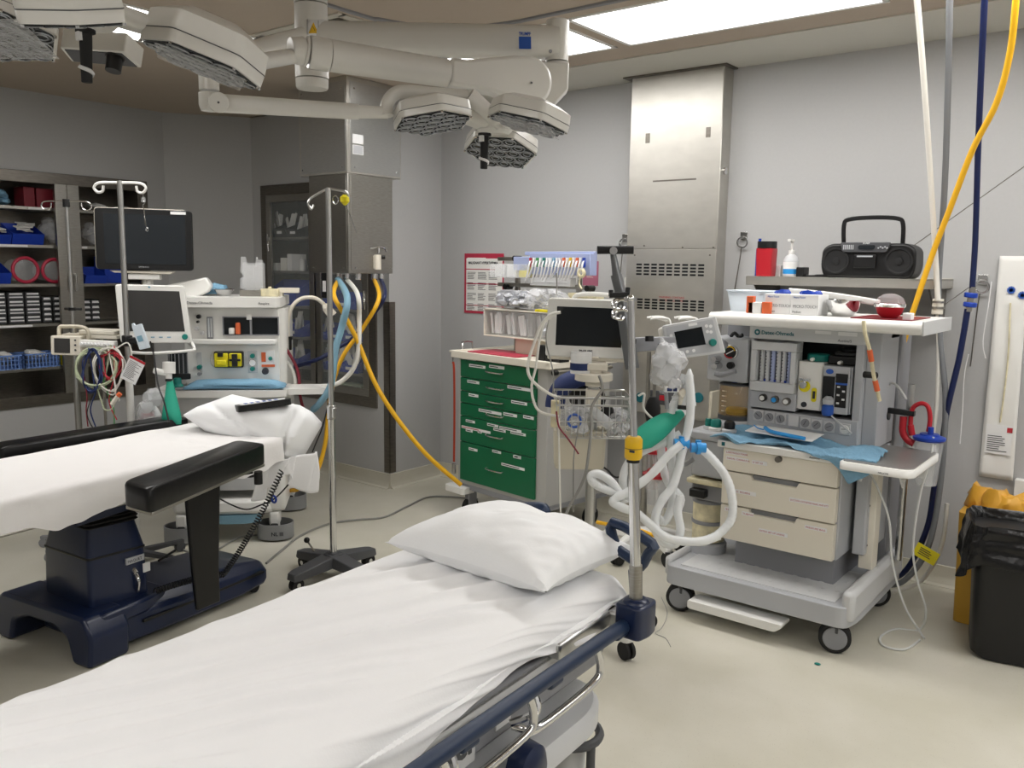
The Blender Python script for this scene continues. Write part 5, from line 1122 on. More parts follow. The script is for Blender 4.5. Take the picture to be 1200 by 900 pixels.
# black display
t = screen_thing('display', 'large black flat display on an arm behind the grey patient monitor', 'display', (169.5, 281), 4.88, 0, 0, 52, 0, 0.5)
W, Hh = .258, .172
k = MB(); k.prism(round_poly([(-W, -Hh), (W, -Hh), (W, Hh), (-W, Hh)], .022), -.012, .035, 'y'); build('bezel', k, 'black_plastic', t, bev=.004)
k = MB(); k.prism(round_poly([(-W-.006, -Hh), (W*.9, -Hh), (W*.9, Hh+.004), (-W-.006, Hh+.004)], .024), .0, .05, 'y'); build('rear_shell', k, 'cream_plastic', t, bev=.008)
k = MB(); k.box(-W*.82, W*.86, -.0135, -.011, -Hh*.80, Hh*.82); build('screen', k, 'screen_grey', t, smooth=False)
k = MB(); k.box(W*.56, W*.88, -.0145, -.012, Hh*.86, Hh*.95); build('sticker', k, 'label_white', t, smooth=False)
text('DRÄGER' if 0 else 'SAMSUNG', .012, (-.035, -.0135, -Hh*.92), 'machine_grey', t)
text('UltraView SL', .008, (W*.62, -.0135, Hh*.96), 'machine_grey', t)
k = MB(); k.prism([(-W*.75, -Hh-.005), (W*.6, -Hh-.005), (W*.5, -Hh-.022), (-W*.65, -Hh-.018)], .0, .07, 'y'); build('stand_bracket', k, 'cream_plastic', t, bev=.003)
k = MB(); k.box(-W*.38, W*.28, .01, .10, -Hh-.055, -Hh-.022); k.cyl((0, .06, -.3), (0, .06, -Hh-.05), .03, n=16); build('stand_block', k, 'white_plastic', t, bev=.004)
# grey patient monitor
t = screen_thing('patient_monitor', 'white patient monitor with blank grey screen and teal knob beside the IV pole', 'monitor', (180, 368), 4.52, 0, 0, 56, -4, 1)
W, Hh = .180, .153
k = MB(); k.prism(round_poly([(-W-.004, Hh), (W*.86, Hh), (W*1.06, -Hh), (-W*.9, -Hh)], .018), -.015, .03, 'y'); build('bezel', k, 'white_plastic', t, bev=.006)
k = MB(); k.prism(round_poly([(-W*.95, Hh*.9), (W*.8, Hh*.9), (W, -Hh*.9), (-W*.9, -Hh*.9)], .02), .03, .16, 'y'); build('housing', k, 'cream_plastic', t, bev=.012)
k = MB()
for i in range(9): k.box(-W*.99, -W*.93, .035, .15, Hh*.6-i*.02, Hh*.6-i*.02+.008)
build('side_vents', k, 'mid_grey', t)
k = MB(); k.prism([(-W*.74, Hh*.80), (W*.72, Hh*.80), (W*.86, -Hh*.60), (-W*.66, -Hh*.60)], -.0165, -.014, 'y'); build('screen', k, 'screen_light', t, smooth=False)
k = MB(); k.cyl((W*.86, -.015, -Hh*.78), (W*.86, -.035, -Hh*.78), .016, .014, 20); build('control_knob', k, 'teal', t, bev=.002)
k = MB()
for i in range(4): k.box(-W*.3+i*.04, -W*.3+i*.04+.018, -.017, -.014, -Hh*.82, -Hh*.78)
k.cyl((-W*.1, -.016, Hh*.92), (-W*.1, -.014, Hh*.92), .006, n=12); build('bezel_marks', k, 'drape_teal', t)
k = MB(); k.tube([V(W*1.02, .0, -Hh*.95), V(W*1.12, -.03, -Hh*1.18), V(W*1.0, -.05, -Hh*1.26), V(0, -.05, -Hh*1.35), V(-W*.6, -.05, -Hh*1.32)], .008, 8, 4); build('handle_bar', k, 'white_plastic', t)
# IV pole by the table (left) and the thin one behind it
q = at(147, 355, 4.36)
ipl = thing('iv_pole', 'silver IV pole in front of the black display, with ram-horn hooks', 'IV pole', (q.x, q.y, 0), 0); zt_ = at(139, 217, 4.42).z
k = MB(); k.cyl((0, 0, .06), (0, 0, 1.0), .019, n=20); build('lower_tube', k, 'white_plastic', ipl)
k = MB(); k.cyl((0, 0, .98), (0, 0, zt_+.01), .014, n=20); build('upper_tube', k, 'satin_rod', ipl)
k = MB()
for a in range(5): T = RZ(72*a+20); k.loft([[(.0, -.02, .05), (.27, -.012, .05), (.27, .012, .05), (0, .02, .05)], [(.0, -.02, .08), (.27, -.012, .066), (.27, .012, .066), (0, .02, .08)]], T=T); k.cyl(T @ V(.25, -.012, .028), T @ V(.25, .012, .028), .028, n=14)
build('base', k, 'dark_grey', ipl)
k = MB()
for s in (-1, 1):
    o_ = V(0, 0, zt_); a_ = r3*s; k.tube([o_, o_+a_*.085, o_+a_*.118+V(0, 0, -.008), o_+a_*.13+V(0, 0, -.028), o_+a_*.112+V(0, 0, -.048), o_+a_*.088+V(0, 0, -.042), o_+a_*.083+V(0, 0, -.015)], .007, 8, 6)
build('hooks', k, 'white_plastic', ipl)
k = MB(); zc_ = at(150, 398, 4.42).z; k.cyl((0, 0, zc_-.03), (0, 0, zc_+.025), .026, n=16); k.box(-.01, .09, -.02, .02, zc_-.015, zc_+.015, RZ(38)); build('clamp', k, 'black_plastic', ipl, bev=.004)
t = thing('pole_charm', 'clear plastic clip with a dangling wire loop on the left IV pole hook', 'clip', (q.x, q.y, zt_-.05)); k = MB(); o_ = r3*.115
k.tube([o_, o_+V(0, 0, -.03), o_+V(.01, 0, -.05), o_+V(-.008, 0, -.06), o_+V(0, 0, -.08), o_+V(.008, 0, -.14), o_+V(.018, 0, -.17)], .0022, 5, 4); k.ring(o_+V(.022, 0, -.18), .01, .0018, 14, 5, axis='y'); build('wire', k, 'chrome', t)
k = MB(); k.box(-.014, .014, -.004, .004, -.045, -.02, TR(*o_)); build('clip_body', k, 'clear', t)
q2 = at(85, 370, 4.6)
ipt = thing('iv_pole', 'thin steel stand with loop hooks carrying the small grey monitor', 'IV pole', (q2.x, q2.y, 0), 0); zt2 = at(76, 237, 4.6).z
k = MB(); k.cyl((0, 0, .06), (0, 0, zt2), .0085, n=14); build('tube', k, 'satin_rod', ipt)
k = MB(); k.cyl(r3*-.02+V(0, .02, .06), r3*-.02+V(0, .02, 1.25), .017, n=16); k.cyl(r3*.10+V(0, .05, .06), r3*.10+V(0, .05, 1.2), .008, n=12); build('lower_posts', k, 'steel', ipt)
k = MB()
for a in range(5): T = RZ(72*a); k.loft([[(.0, -.02, .05), (.25, -.012, .05), (.25, .012, .05), (0, .02, .05)], [(.0, -.02, .08), (.25, -.012, .066), (.25, .012, .066), (0, .02, .08)]], T=T); k.cyl(T @ V(.235, -.012, .026), T @ V(.235, .012, .026), .026, n=14)
build('base', k, 'mid_grey', ipt)
k = MB()
for s in (-1, 1):
    o_ = V(0, 0, zt2); a_ = r3*s; k.tube([o_, o_+a_*.09, o_+a_*.125+V(0, 0, -.008), o_+a_*.132+V(0, 0, -.03), o_+a_*.11+V(0, 0, -.045), o_+a_*.085+V(0, 0, -.035), o_+a_*.08+V(0, 0, -.01)], .0035, 8, 6)
build('hooks', k, 'chrome', ipt)
k = MB(); k.cyl((0, 0, zt2-.03), (0, 0, zt2+.01), .018, n=14); zc_ = at(84, 362, 4.6).z; k.cyl((0, 0, zc_-.008), (0, 0, zc_+.008), .02, n=12); k.cyl(V(0, 0, zc_)-r3*.04, V(0, 0, zc_)+r3*.05, .007, n=8); build('collar', k, 'black_plastic', ipt)
# small transport monitor with handle
t = screen_thing('transport_monitor', 'small grey box monitor with carrying handle on the thin stand', 'monitor', (80, 405), 4.45, 0, 0, 47, 0, 2); 
k = MB(); k.prism(round_poly([(-.082, -.05), (.063, -.05), (.063, .05), (-.082, .05)], .008), -.01, .02, 'y'); build('front_bezel', k, 'cream_plastic', t, bev=.003)
k = MB(); k.box(-.07, .06, .02, .25, -.05, .05); build('case', k, 'beige_plastic', t, bev=.006)
k = MB(); k.box(-.065, .012, -.012, -.009, -.038, .038); build('screen', k, 'screen_light', t, smooth=False)
k = MB()
for i in range(3): k.cyl((.038, -.009, .03-.025*i), (.038, -.014, .03-.025*i), .005, n=10)
build('keys', k, 'ink', t)
k = MB(); k.tube([V(-.06, .05, .05), V(-.06, .06, .09), V(-.03, .06, .095), V(.05, .06, .095), V(.08, .06, .07), V(.08, .06, .0)], .010, 8, 3, flat=1.6); build('carry_handle', k, 'beige_plastic', t)
k = MB(); k.box(.02, .20, .1, .26, .052, .075); k.box(.03, .21, .1, .26, .03, .05); build('recorder', k, 'cream_plastic', t, bev=.004)
t = screen_thing('lead_block', 'white row of cable sockets in front of the small grey monitor', 'connector block', (116, 403), 4.38, 0, 0, 38, 0, 2)
k = MB(); k.box(-.088, .088, -.02, .02, -.02, .018); build('block', k, 'white_plastic', t, bev=.003)
for i in range(10): k = MB(); k.cyl((-.078+i*.0172, -.018, 0), (-.078+i*.0172, -.034, 0), .0075, n=12); build('socket', k, 'label_white', t)
# bundle of monitoring leads
rr = random.Random(5)
def lead(lab, pts, mat_, r_=.0035, D=4.34, name='monitor_cable', cat='cable', closed=False):
    k = MB(); P = [at(p[0], p[1], D+(p[2] if len(p) > 2 else 0)) for p in pts]; o_ = P[0]; k.tube([p-o_ for p in P], r_, 6, 6, closed); return solo_at(name, k, mat_, lab, cat, o_)
def solo_at(name, k, m_, lab, cat, loc, group=None): o = solo(name, k, m_, lab, cat, group); o.location = loc; return o
def loops(cx_, cy_, rx, ry, n, jit, seed):
    r_ = random.Random(seed); pts = []
    for i in range(n*8+1):
        a = 2*PI*i/8+1.2; pts.append((cx_+(rx*1.25+r_.uniform(-jit, jit))*math.cos(a), cy_+3+(ry*1.12+r_.uniform(-jit, jit))*math.sin(a), r_.uniform(-.02, .02)))
    return pts
lead('sage green monitoring cable coiled in wide loops under the socket row', [(130, 404)]+loops(112, 428, 19, 19, 4, 3, 1)+[(100, 450)], 'cable_sage', .0045)
lead('pale cream cable looped below the socket row beside the IV pole', [(126, 405)]+loops(128, 430, 14, 22, 3, 3, 2)+[(140, 470)], 'cable_white', .004)
lead('dark red lead bundle hanging right of the coiled cables', [(134, 405)]+loops(130, 424, 9, 14, 4, 4, 3)+[(128, 470), (137, 492)], 'ink_red', .0032)
lead('navy blue cable bundle hanging below the grey monitor', [(104, 408)]+loops(108, 432, 8, 22, 4, 3, 4)+[(112, 460), (106, 480), (112, 500)], 'navy_fabric', .004)
lead('maroon lead hanging down by the thin stand', [(98, 440), (102, 465), (101, 480), (103, 500)], 'maroon', .003)
lead('thin black cable curving down towards the table', [(113, 450), (106, 470), (102, 485), (108, 500), (118, 508)], 'cable_black', .0025)
lead('green ended lead hanging among the coiled cables', [(120, 440), (126, 460), (133, 478), (134, 500)], 'cable_green', .003)
lead('cream lead looping low under the coils', [(112, 450), (119, 470), (123, 480), (132, 478), (138, 462)], 'cable_sage', .004)
lead('cream cable sweeping to the IV pole clamp', [(137, 408), (150, 402), (154, 420), (142, 440)], 'cable_white', .0035)
t = thing('lead_connector', 'orange and white cable connector hanging at the bottom of the lead bundle', 'connector', at(137, 466, 4.32)); T = frame(t).inverted(); k = MB(T); k.cyl(at(131, 474, 4.32), at(138, 464, 4.32), .011, n=12); build('plug', k, 'cream_plastic', t); k = MB(T); k.cyl(at(138, 464, 4.32), at(141, 461, 4.32), .012, n=12); build('cap', k, 'orange', t)
# instruction card and clear-blue remote on the IV pole
t = screen_thing('instruction_card', 'white card with red heading hanging from the left IV pole', 'card', (156, 433), 4.3, 0, 0, 38, 0, 27); k = MB(); k.box(-.042, .042, 0, .0015, -.068, .060); build('sheet', k, 'label_white', t, smooth=False); k = MB(); k.box(-.042, .042, -.001, 0, .048, .060); build('heading', k, 'red_plastic', t, smooth=False); build('print_block', lines_mb(-.034, .034, -.055, .04, 14, -.0006, .3, 8), 'ink', t, smooth=False)
t = screen_thing('handset', 'pale blue slim handset tied to the left IV pole clamp', 'handset', (165, 393), 4.28, 0, 0, 38, 0, -22+5); k = MB(); k.prism(round_poly([(-.028, -.068), (.024, -.072), (.024, .055), (-.010, .055), (-.012, .068), (-.022, .068), (-.026, .05)], .005), -.008, .008, 'y'); build('case', k, 'towel_blue' if 0 else 'tray', t, bev=.002); k = MB(); k.box(-.018, .008, -.0095, -.008, -.03, -.0); build('label', k, 'drape_teal', t)
# breathing bag and connector at the left machine
t = thing('breathing_bag', 'green breathing bag hanging from a white elbow left of the machine', 'breathing bag', at(197, 450, 4.4)); T = frame(t).inverted()
BC = at(198, 475, 4.4)
L = []
for py_, w_, d_ in ((446, 3.5, .012), (452, 4.5, .018), (465, 6.5, .032), (480, 9.5, .042), (490, 11.5, .035), (497, 11, .012)):
    c_ = at(199+(py_-446)*.05, py_, 4.4); L.append([c_+r3*(w_*4.4/999*math.cos(a))+V(-.617, .787, 0)*(d_*math.sin(a)) for a in [2*PI*i/20 for i in range(20)]])
k = MB(T); k.loft(L); build('bag', k, 'rubber_green', t)
k = MB(T); k.cyl(at(198, 446, 4.4), at(198, 437, 4.4), .016, n=16); k.cyl(at(198, 438, 4.4), at(198, 424, 4.4), .032, n=18); k.cyl(at(180, 434, 4.36), at(197, 438, 4.4), .016, n=14); build('elbow_fitting', k, 'white_plastic', t, bev=.003); k = MB(T); k.cyl(at(198, 447, 4.4), at(198, 444, 4.4), .018, n=16); build('seal_ring', k, 'black_rubber', t)
k = MB(); o_ = at(177, 470, 4.45)
for i in range(7): k.ball((rr.uniform(-.03, .03), rr.uniform(-.03, .03), rr.uniform(-.12, .06)), rr.uniform(.03, .05), 10)
for i, p in enumerate(k.v): k.v[i] = p+noise.noise_vector(p*25)*.015
solo_at('plastic_bag', k, 'clear_bag', 'crumpled clear plastic bag beside the hanging green bag', 'bag', o_)
k = MB(); P = [at(*p) for p in ((190, 500, 4.5), (181, 480, 4.5), (168, 474, 4.5), (160, 488, 4.5), (158, 505, 4.5))]; k.tube([p-P[0] for p in P], .018, 12, 6); solo_at('breathing_hose', k, 'tube_white', 'white corrugated hose curving behind the operating table', 'hose', P[0])
k = MB(); o_ = at(174, 492, 4.55); k.lathe([(.035, -.06), (.04, .0), (.035, .03)], (0, 0, 0)); solo_at('suction_canister', k, 'red_plastic', 'red canister partly hidden behind the operating table', 'canister', o_)
k = MB(); P = [at(*p) for p in ((176, 400, 4.3), (180, 415, 4.3), (185, 450, 4.25), (192, 470, 4.2), (198, 495, 4.0))]; k.tube([p-P[0] for p in P], .004, 6, 6); solo_at('monitor_cable', k, 'cable_black', 'black cable dropping from the patient monitor past the green bag', 'cable', P[0])
# hoses dropping from the service column
def hose(lab, pts, mat_, r_, name='gas_hose', cat='hose', n=10):
    P = [Vector(p) for p in pts]; k = MB(); k.tube([p-P[0] for p in P], r_, n, 7); return solo_at(name, k, mat_, lab, cat, P[0])
hose('yellow hose crossing from the service column down to the green cart', [(-4.30, 3.66, 1.50), at(391, 345, 4.95), at(404, 370, 4.95), at(420, 402, 5.0), at(440, 450, 5.02), at(465, 490, 5.05), at(500, 533, 5.1), at(540, 568, 5.2)], 'yellow_hose', .014)
hose('yellow hose curving back from the service column behind the table head', [(-4.14, 3.82, 1.50), at(444, 350, 5.1), at(425, 385, 5.1), at(405, 412, 5.1), at(393, 440, 5.1), at(385, 480, 5.1), at(381, 520, 5.1), at(370, 555, 5.1), at(352, 572, 5.2), at(338, 575, 5.3)], 'yellow_hose', .013)
hose('dark blue hose looping from the service column to the left machine', [(-4.14, 3.88, 1.50), at(451, 345, 5.15), at(440, 365, 5.15), at(415, 395, 5.2), at(395, 408, 5.2), at(375, 420, 5.2), at(345, 430, 5.25)], 'blue_hose', .013)
hose('white hose hanging from the column in a loop to the side shelf', [(-4.22, 3.66, 1.50), at(419, 345, 5.0), at(421, 375, 5.0), at(420, 410, 5.0), at(414, 432, 5.0), at(400, 447, 5.0), at(386, 452, 5.0), at(370, 455, 5.1)], 'white_hose', .014)
hose('pale teal corrugated hose hanging from the column', [(-4.26, 3.62, 1.50), at(407, 350, 4.9), at(400, 385, 4.9), at(393, 410, 4.9), at(388, 450, 4.92), at(375, 472, 4.95), at(367, 480, 5.0)], 'drape_teal', .020)
hose('dark red cable running down the right side of the left machine', [at(333, 405, 5.1), at(345, 425, 5.1), at(350, 440, 5.1), at(352, 465, 5.1), at(356, 480, 5.1)], 'cable_red', .009, 'power_cable', 'cable')
hose('white cable beside the dark red one on the left machine', [at(333, 420, 5.1), at(341, 430, 5.1), at(346, 445, 5.1), at(345, 462, 5.1)], 'cable_white', .010, 'power_cable', 'cable')
hose('black cable hanging right of the head pillow', [at(385, 472, 4.9), at(378, 500, 4.9), at(370, 520, 4.9), at(366, 530, 4.9)], 'cable_black', .004, 'power_cable', 'cable')
hose('thin black lead with blue clip sagging behind the table column', [at(247, 578, 4.6), at(268, 590, 4.55), at(288, 597, 4.5), at(305, 592, 4.5), at(322, 584, 4.5), at(340, 565, 4.5), at(345, 552, 4.5)], 'cable_black', .004, 'power_cable', 'cable')
k = MB(); k.ring((0, 0, 0), .018, .006, 14, 6, axis='y'); solo_at('cable_clip', k, 'blue_plastic', 'small blue clip on the black lead behind the operating table', 'clip', at(321, 585, 4.48))
# grey mains cable across the floor
fz = lambda px, py: on('z', .007, px, py)
k = MB(); P = [fz(312, 660), fz(330, 645), fz(352, 628), fz(385, 614), fz(420, 609), fz(450, 606), fz(478, 593), fz(500, 583), fz(525, 582), fz(560, 585)]; k.tube([p-P[0] for p in P], .0065, 8, 6); solo_at('power_cable', k, 'cable_grey', 'grey mains cable lying on the floor from the table base towards the green cart', 'cable', P[0])
k = MB(); P = [fz(205, 640), fz(240, 650), fz(280, 630), fz(310, 625), fz(318, 610)]; k.tube([p-P[0] for p in P], .005, 8, 6); solo_at('power_cable', k, 'cable_grey', 'thin pale cable on the floor behind the operating table base', 'cable', P[0])
# ================================================================ GREEN DRAWER CART
gc_ = thing('drawer_cart', 'grey medical cart with six dark green drawers beside the steel duct', 'cart', (-3.57, 4.0, 0), -8); F = frame(gc_); G_ = F
CW, CD, CB, CT = .785, .55, .21, 1.06
def g(px, py, y=0.): return on('y', y, px, py, F)
def gz(zx, zy, y=-.004): return on('y', y, 520+zx*.2222, 400+zy*.2222, F)
xd0, xd1 = gz(92, 400).x, gz(487, 400).x
k = MB(); k.box(0, CW, .004, CD, CB, CT-.02); build('cabinet_body', k, 'cart_grey', gc_, bev=.006)
zs = [gz(92, v).z for v in (97, 190, 260, 326, 400, 537, 738)]; zr_ = [gz(487, v).z for v in (137, 243, 322, 388, 458, 603, 828)]
zs = [(a+b)/2 for a, b in zip(zs, zr_)]
hz_ = [(277, 165), (280, 248), (278, 320), (278, 392), (276, 502), (275, 680)]
lab_ = [[(140, 225, 125), (245, 325, 130)], [(130, 193, 209), (342, 466, 238)], [(138, 188, 280), (362, 445, 313)], [(190, 310, 360), (320, 392, 380), (425, 480, 390)],
        [(122, 170, 416), (235, 293, 436), (300, 415, 452), (100, 252, 448), (268, 332, 461), (358, 438, 477), (122, 158, 466), (185, 206, 474)], [(138, 183, 564), (262, 308, 557), (378, 413, 578), (372, 413, 605), (310, 432, 645)]]
for i in range(6):
    k = MB(); k.box(xd0, xd1, -.012, .006, zs[i+1]+.003, zs[i]-.002); dr = build('drawer', k, 'green_drawer', gc_, bev=.002)
    c_ = gz(*hz_[i]); k = MB(); k.tube([V(c_.x-.075, -.012, c_.z+.004), V(c_.x-.06, -.03, c_.z), V(c_.x+.06, -.03, c_.z), V(c_.x+.075, -.012, c_.z+.004)], .0045, 8, 3); build('handle', k, 'chrome', dr)
    for x0_, x1_, y_ in lab_[i]:
        a, b = gz(x0_, y_), gz(x1_, y_+ (x1_-x0_)*.1); h2 = .009 if i < 4 else .008; z_ = max(min(a.z, zs[i]-.014), zs[i+1]+.014)
        k = MB(); k.box(a.x, b.x, -.0135, -.012, z_-h2, z_+h2); lb = build('drawer_label', k, 'label_white', dr, smooth=False)
        build('label_print', lines_mb(a.x+.006, b.x-.006, z_-.004, z_+.004, 1, -.0137, .6, int(x0_)), 'ink_red' if (x0_ == 100) else 'ink', dr, smooth=False)
zb0 = zs[0]+.004
k = MB(); k.box(xd0, xd1, -.008, .005, zb0, CT-.035); lk = build('lock_bar', k, 'steel', gc_, bev=.002)
k = MB(); k.box(xd0+.01, xd0+.14, -.010, -.008, zb0+.01, CT-.045); build('maker_label', k, 'label_white', lk, smooth=False); text('InterMetro', .02, (xd0+.03, -.0105, zb0+.014), 'ink_blue', lk)
k = MB(); c_ = gz(345, 100); k.cyl((c_.x, -.005, c_.z), (c_.x, -.028, c_.z), .018, n=16); k.box(c_.x, c_.x+.08, -.02, -.01, c_.z-.006, c_.z+.006); build('lock_lever', k, 'black_plastic', lk, bev=.002)
k = MB(); c_ = gz(275, 95); k.tube([V(c_.x-.04, -.01, c_.z-.01), V(c_.x-.02, -.02, c_.z+.01), V(c_.x+.04, -.02, c_.z)], .005, 6, 3); c_ = gz(218, 88); k.cyl((c_.x, -.006, c_.z), (c_.x, -.016, c_.z), .008, n=12); build('lock', k, 'chrome', lk)
k = MB(); k.loft([rbox_loop(-.03, CW+.05, -.05, CD+.02, z, .03) for z in (CT-.03, CT-.025, CT+.0, CT+.004)]); k.loft([rbox_loop(-.03, CW+.05, CD-.02, CD+.02, z, .01) for z in (CT, CT+.05)]); build('worktop', k, 'cream_plastic', gc_, bev=.003)
k = MB(); k.box(-.03, CW+.05, -.05, -.03, CT, CT+.012); k.box(-.03, -.012, -.05, CD, CT, CT+.012); build('worktop_rim', k, 'cream_plastic', gc_, bev=.003)
for x, y in ((.07, .06), (CW-.07, .06), (.07, CD-.06), (CW-.07, CD-.06)):
    k = MB(); k.box(x-.02, x+.02, y-.04, y+.03, .08, CB+.01); c_ = build('caster', k, 'mid_grey', gc_, bev=.005); k = MB(); k.cyl((x-.015, y-.01, .063), (x+.015, y-.01, .063), .062, n=26); build('wheel', k, 'black_rubber', c_, bev=.004)
k = MB(); k.loft([rbox_loop(-.06, .12, -.06, .05, z, .02) for z in (CB-.045, CB-.04, CB-.01, CB-.003)]); build('corner_bumper', k, 'white_plastic', gc_, bev=.003)
k = MB(); k.box(.0, CW, .0, CD, CB-.02, CB+.012); build('chassis', k, 'mid_grey', gc_)
def rail(z, y0, y1, par, x=CW+.05): k = MB(); k.cyl((x, y0, z), (x, y1, z), .011, n=14); k.box(CW-.002, x, y0+.04, y0+.06, z-.008, z+.008); k.box(CW-.002, x, y1-.06, y1-.04, z-.008, z+.008); r_ = build('side_rail', k, 'steel', par); k = MB(); k.cyl((x, y0-.02, z), (x, y0+.01, z), .016, n=14); build('rail_cap', k, 'black_plastic', r_)
rail(g(642, 436, 0).z, .01, .5, gc_)
k = MB(); p_ = g(535, 402, .06); k.tube([V(-.02, .06, CT-.0), V(-.03, .06, CT+.055), V(-.03, .14, CT+.055), V(-.02, .14, CT)], .007, 8, 2); build('grab_rail', k, 'chrome', gc_)
# orange lifting strap at the left of the cart
k = MB(); P = [g(532, 411, .1), g(531, 420, .1), g(531.5, 424, .1)]; a_ = [p-P[0] for p in P]; t = thing('orange_strap', 'orange-red strap hanging at the left side of the green drawer cart', 'strap', F @ P[0], -8)
k.tube(a_, .005, 6, 3); build('loop', k, 'chrome', t)
k = MB(); Q = [g(530.5, 424, .1)-P[0], g(532, 432, .1)-P[0], g(532.5, 480, .1)-P[0], g(532, 541, .1)-P[0]]; k.tube(Q, .011, 8, 4, flat=.35); build('webbing', k, 'orange_strap', t)
k = MB(); q_ = g(532, 543, .1)-P[0]; k.box(q_.x-.014, q_.x+.014, q_.y-.008, q_.y+.008, q_.z-.07, q_.z); build('buckle', k, 'chrome', t, bev=.003)
def cart_thing(name, lab, cat, x, y, z, rz=-8): t = thing(name, lab, cat, F @ V(x, y, z), rz); return t
# red mat on the worktop
a, b = on('z', CT+.006, 562, 400, F), on('z', CT+.006, 625, 404, F)
k = MB(); k.loft([rbox_loop(.06, .50, .02, .26, z, .01) for z in (CT+.005, CT+.010)]); o = solo('red_mat', k, 'pink_red', 'flat red tray liner lying on the green cart worktop', 'mat'); o.matrix_world = F
# organiser rack behind: posts, bars, tilt bins
YO = .30
def o_(px, py, y=YO): return on('y', y, px, py, F)
rk = cart_thing('cart_rack', 'steel rack over the green cart carrying clear bins and tube holder', 'rack', 0, 0, CT+.004); T = frame(rk).inverted() @ F
zt = o_(605, 303).z
k = MB(T)
for px in (608, 680): p = o_(px, 330, YO+.06); k.box(p.x-.016, p.x+.016, YO+.04, YO+.06, CT+.005, zt)
build('post', k, 'steel', rk, bev=.002)
k = MB(T)
for py in (302, 335, 348): a, b = o_(585, py, YO+.03), o_(692, py+2, YO+.03); k.box(a.x, b.x, YO+.015, YO+.04, b.z-.012, b.z+.012)
build('cross_bar', k, 'steel', rk, bev=.002)
k = MB(T)
for px, py in ((605, 303), (594, 336), (690, 338), (688, 309)): p = o_(px, py, YO+.01); k.cyl((p.x, YO-.01, p.z), (p.x, YO+.05, p.z), .018, n=14)
build('end_knob', k, 'black_plastic', rk)
# tilt bin box: frame + 5 clear pockets
a, b = o_(575, 361, .20), o_(664, 400, .20)
tbx = cart_thing('tilt_bin_organiser', 'cream framed row of clear tilt bins packed with wrapped syringes', 'bin organiser', 0, .2, b.z); T = frame(tbx).inverted() @ F
k = MB(T); e = .008; x0, x1, z0, z1 = a.x, b.x, b.z, a.z
k.box(x0, x1, .14, .16, z1-e, z1); k.box(x0, x1, .14, .30, z0-e, z0); k.box(x0, x0+e, .14, .30, z0, z1); k.box(x1-e, x1, .14, .30, z0, z1); k.box(x0, x1, .29, .30, z0, z1); k.box(x0, x1, .14, .30, z1-e, z1-.002); build('frame', k, 'cream_plastic', tbx, bev=.002)
for i in range(5):
    xa = x0+e+(x1-x0-2*e)*i/5; xb = x0+e+(x1-x0-2*e)*(i+1)/5-.004; k = MB(T); k.loft([[(xa, .15, z0+.002), (xb, .15, z0+.002), (xb, .27, z0+.002), (xa, .27, z0+.002)], [(xa, .125, z1-.012), (xb, .125, z1-.012), (xb, .27, z1-.012), (xa, .27, z1-.012)]]); bn = build('tilt_bin', k, 'clear', tbx, bev=.002)
    rr = random.Random(i+40); k = MB(T)
    for j in range(9): TT = TR(rr.uniform(xa+.02, xb-.02), rr.uniform(.17, .25), z0+.01) @ RY(rr.uniform(-14, 14)) @ RZ(rr.uniform(-30, 30)); k.box(-.011, .011, -.003, .003, 0, rr.uniform(.10, z1-z0-.03), TT)
    build('wrapped_syringes', k, 'label_white', bn, smooth=False)
# support under the tilt bins
k = MB(T); k.box(x0+.25, x1-.2, .18, .24, CT+.006, z0-e); build('plinth', k, 'beige_plastic', tbx, bev=.002)
# heap of wrapped packs on top of the tilt bins
def heap(name, lab, px0, px1, py0, py1, mat_, y, n, seed, cat='pack', s=.035, flat=.5):
    a, b = on('y', y, px0, py0, F), on('y', y, px1, py1, F); rr = random.Random(seed); k = MB()
    for i in range(n):
        c_ = V(rr.uniform(a.x, b.x), y+rr.uniform(-.04, .05), rr.uniform(b.z, a.z)); TT = TR(*c_) @ RZ(rr.uniform(0, 180)) @ RX(rr.uniform(-60, 60)); k.ball((0, 0, 0), s*rr.uniform(.7, 1.3), 8, TT, (1.4, .8, flat))
    for i, p in enumerate(k.v): k.v[i] = p+noise.noise_vector(p*38)*.018
    o = solo(name, k, mat_, lab, cat); o.matrix_world = F; return o
heap('pack_heap', 'crinkled silver-white wrapped packs heaped on the tilt bins', 622, 660, 340, 358, 'clear_bag', .20, 20, 3)['kind'] = 'stuff'
heap('pack_heap', 'pinkish wrapped packs heaped at the left of the tilt bins', 588, 612, 345, 358, 'skin_wrap', .20, 12, 4)['kind'] = 'stuff'
heap('pack_heap', 'clear wrapped packs between the pinkish and the silver ones', 607, 640, 343, 358, 'clear_bag', .22, 14, 5)['kind'] = 'stuff'
a, b = o_(585, 341, .27), o_(628, 352, .27); k = MB(); k.box(a.x, b.x, .25, .33, b.z-.05, a.z); k.box(a.x+.05, b.x-.03, .23, .25, b.z, a.z+.01); o = solo('carton', k, 'orange' if 0 else 'skin_wrap', 'low open carton behind the heaped packs', 'carton', bev=.004); o.matrix_world = F
a, b = o_(628, 360, .15), o_(650, 363, .15); k = MB(); k.box(a.x, b.x, .14, .2, z1, z1+.014); o = solo('yellow_pack', k, 'bright_yellow', 'thin yellow pack lying on the tilt bin frame', 'pack', bev=.003); o.matrix_world = F
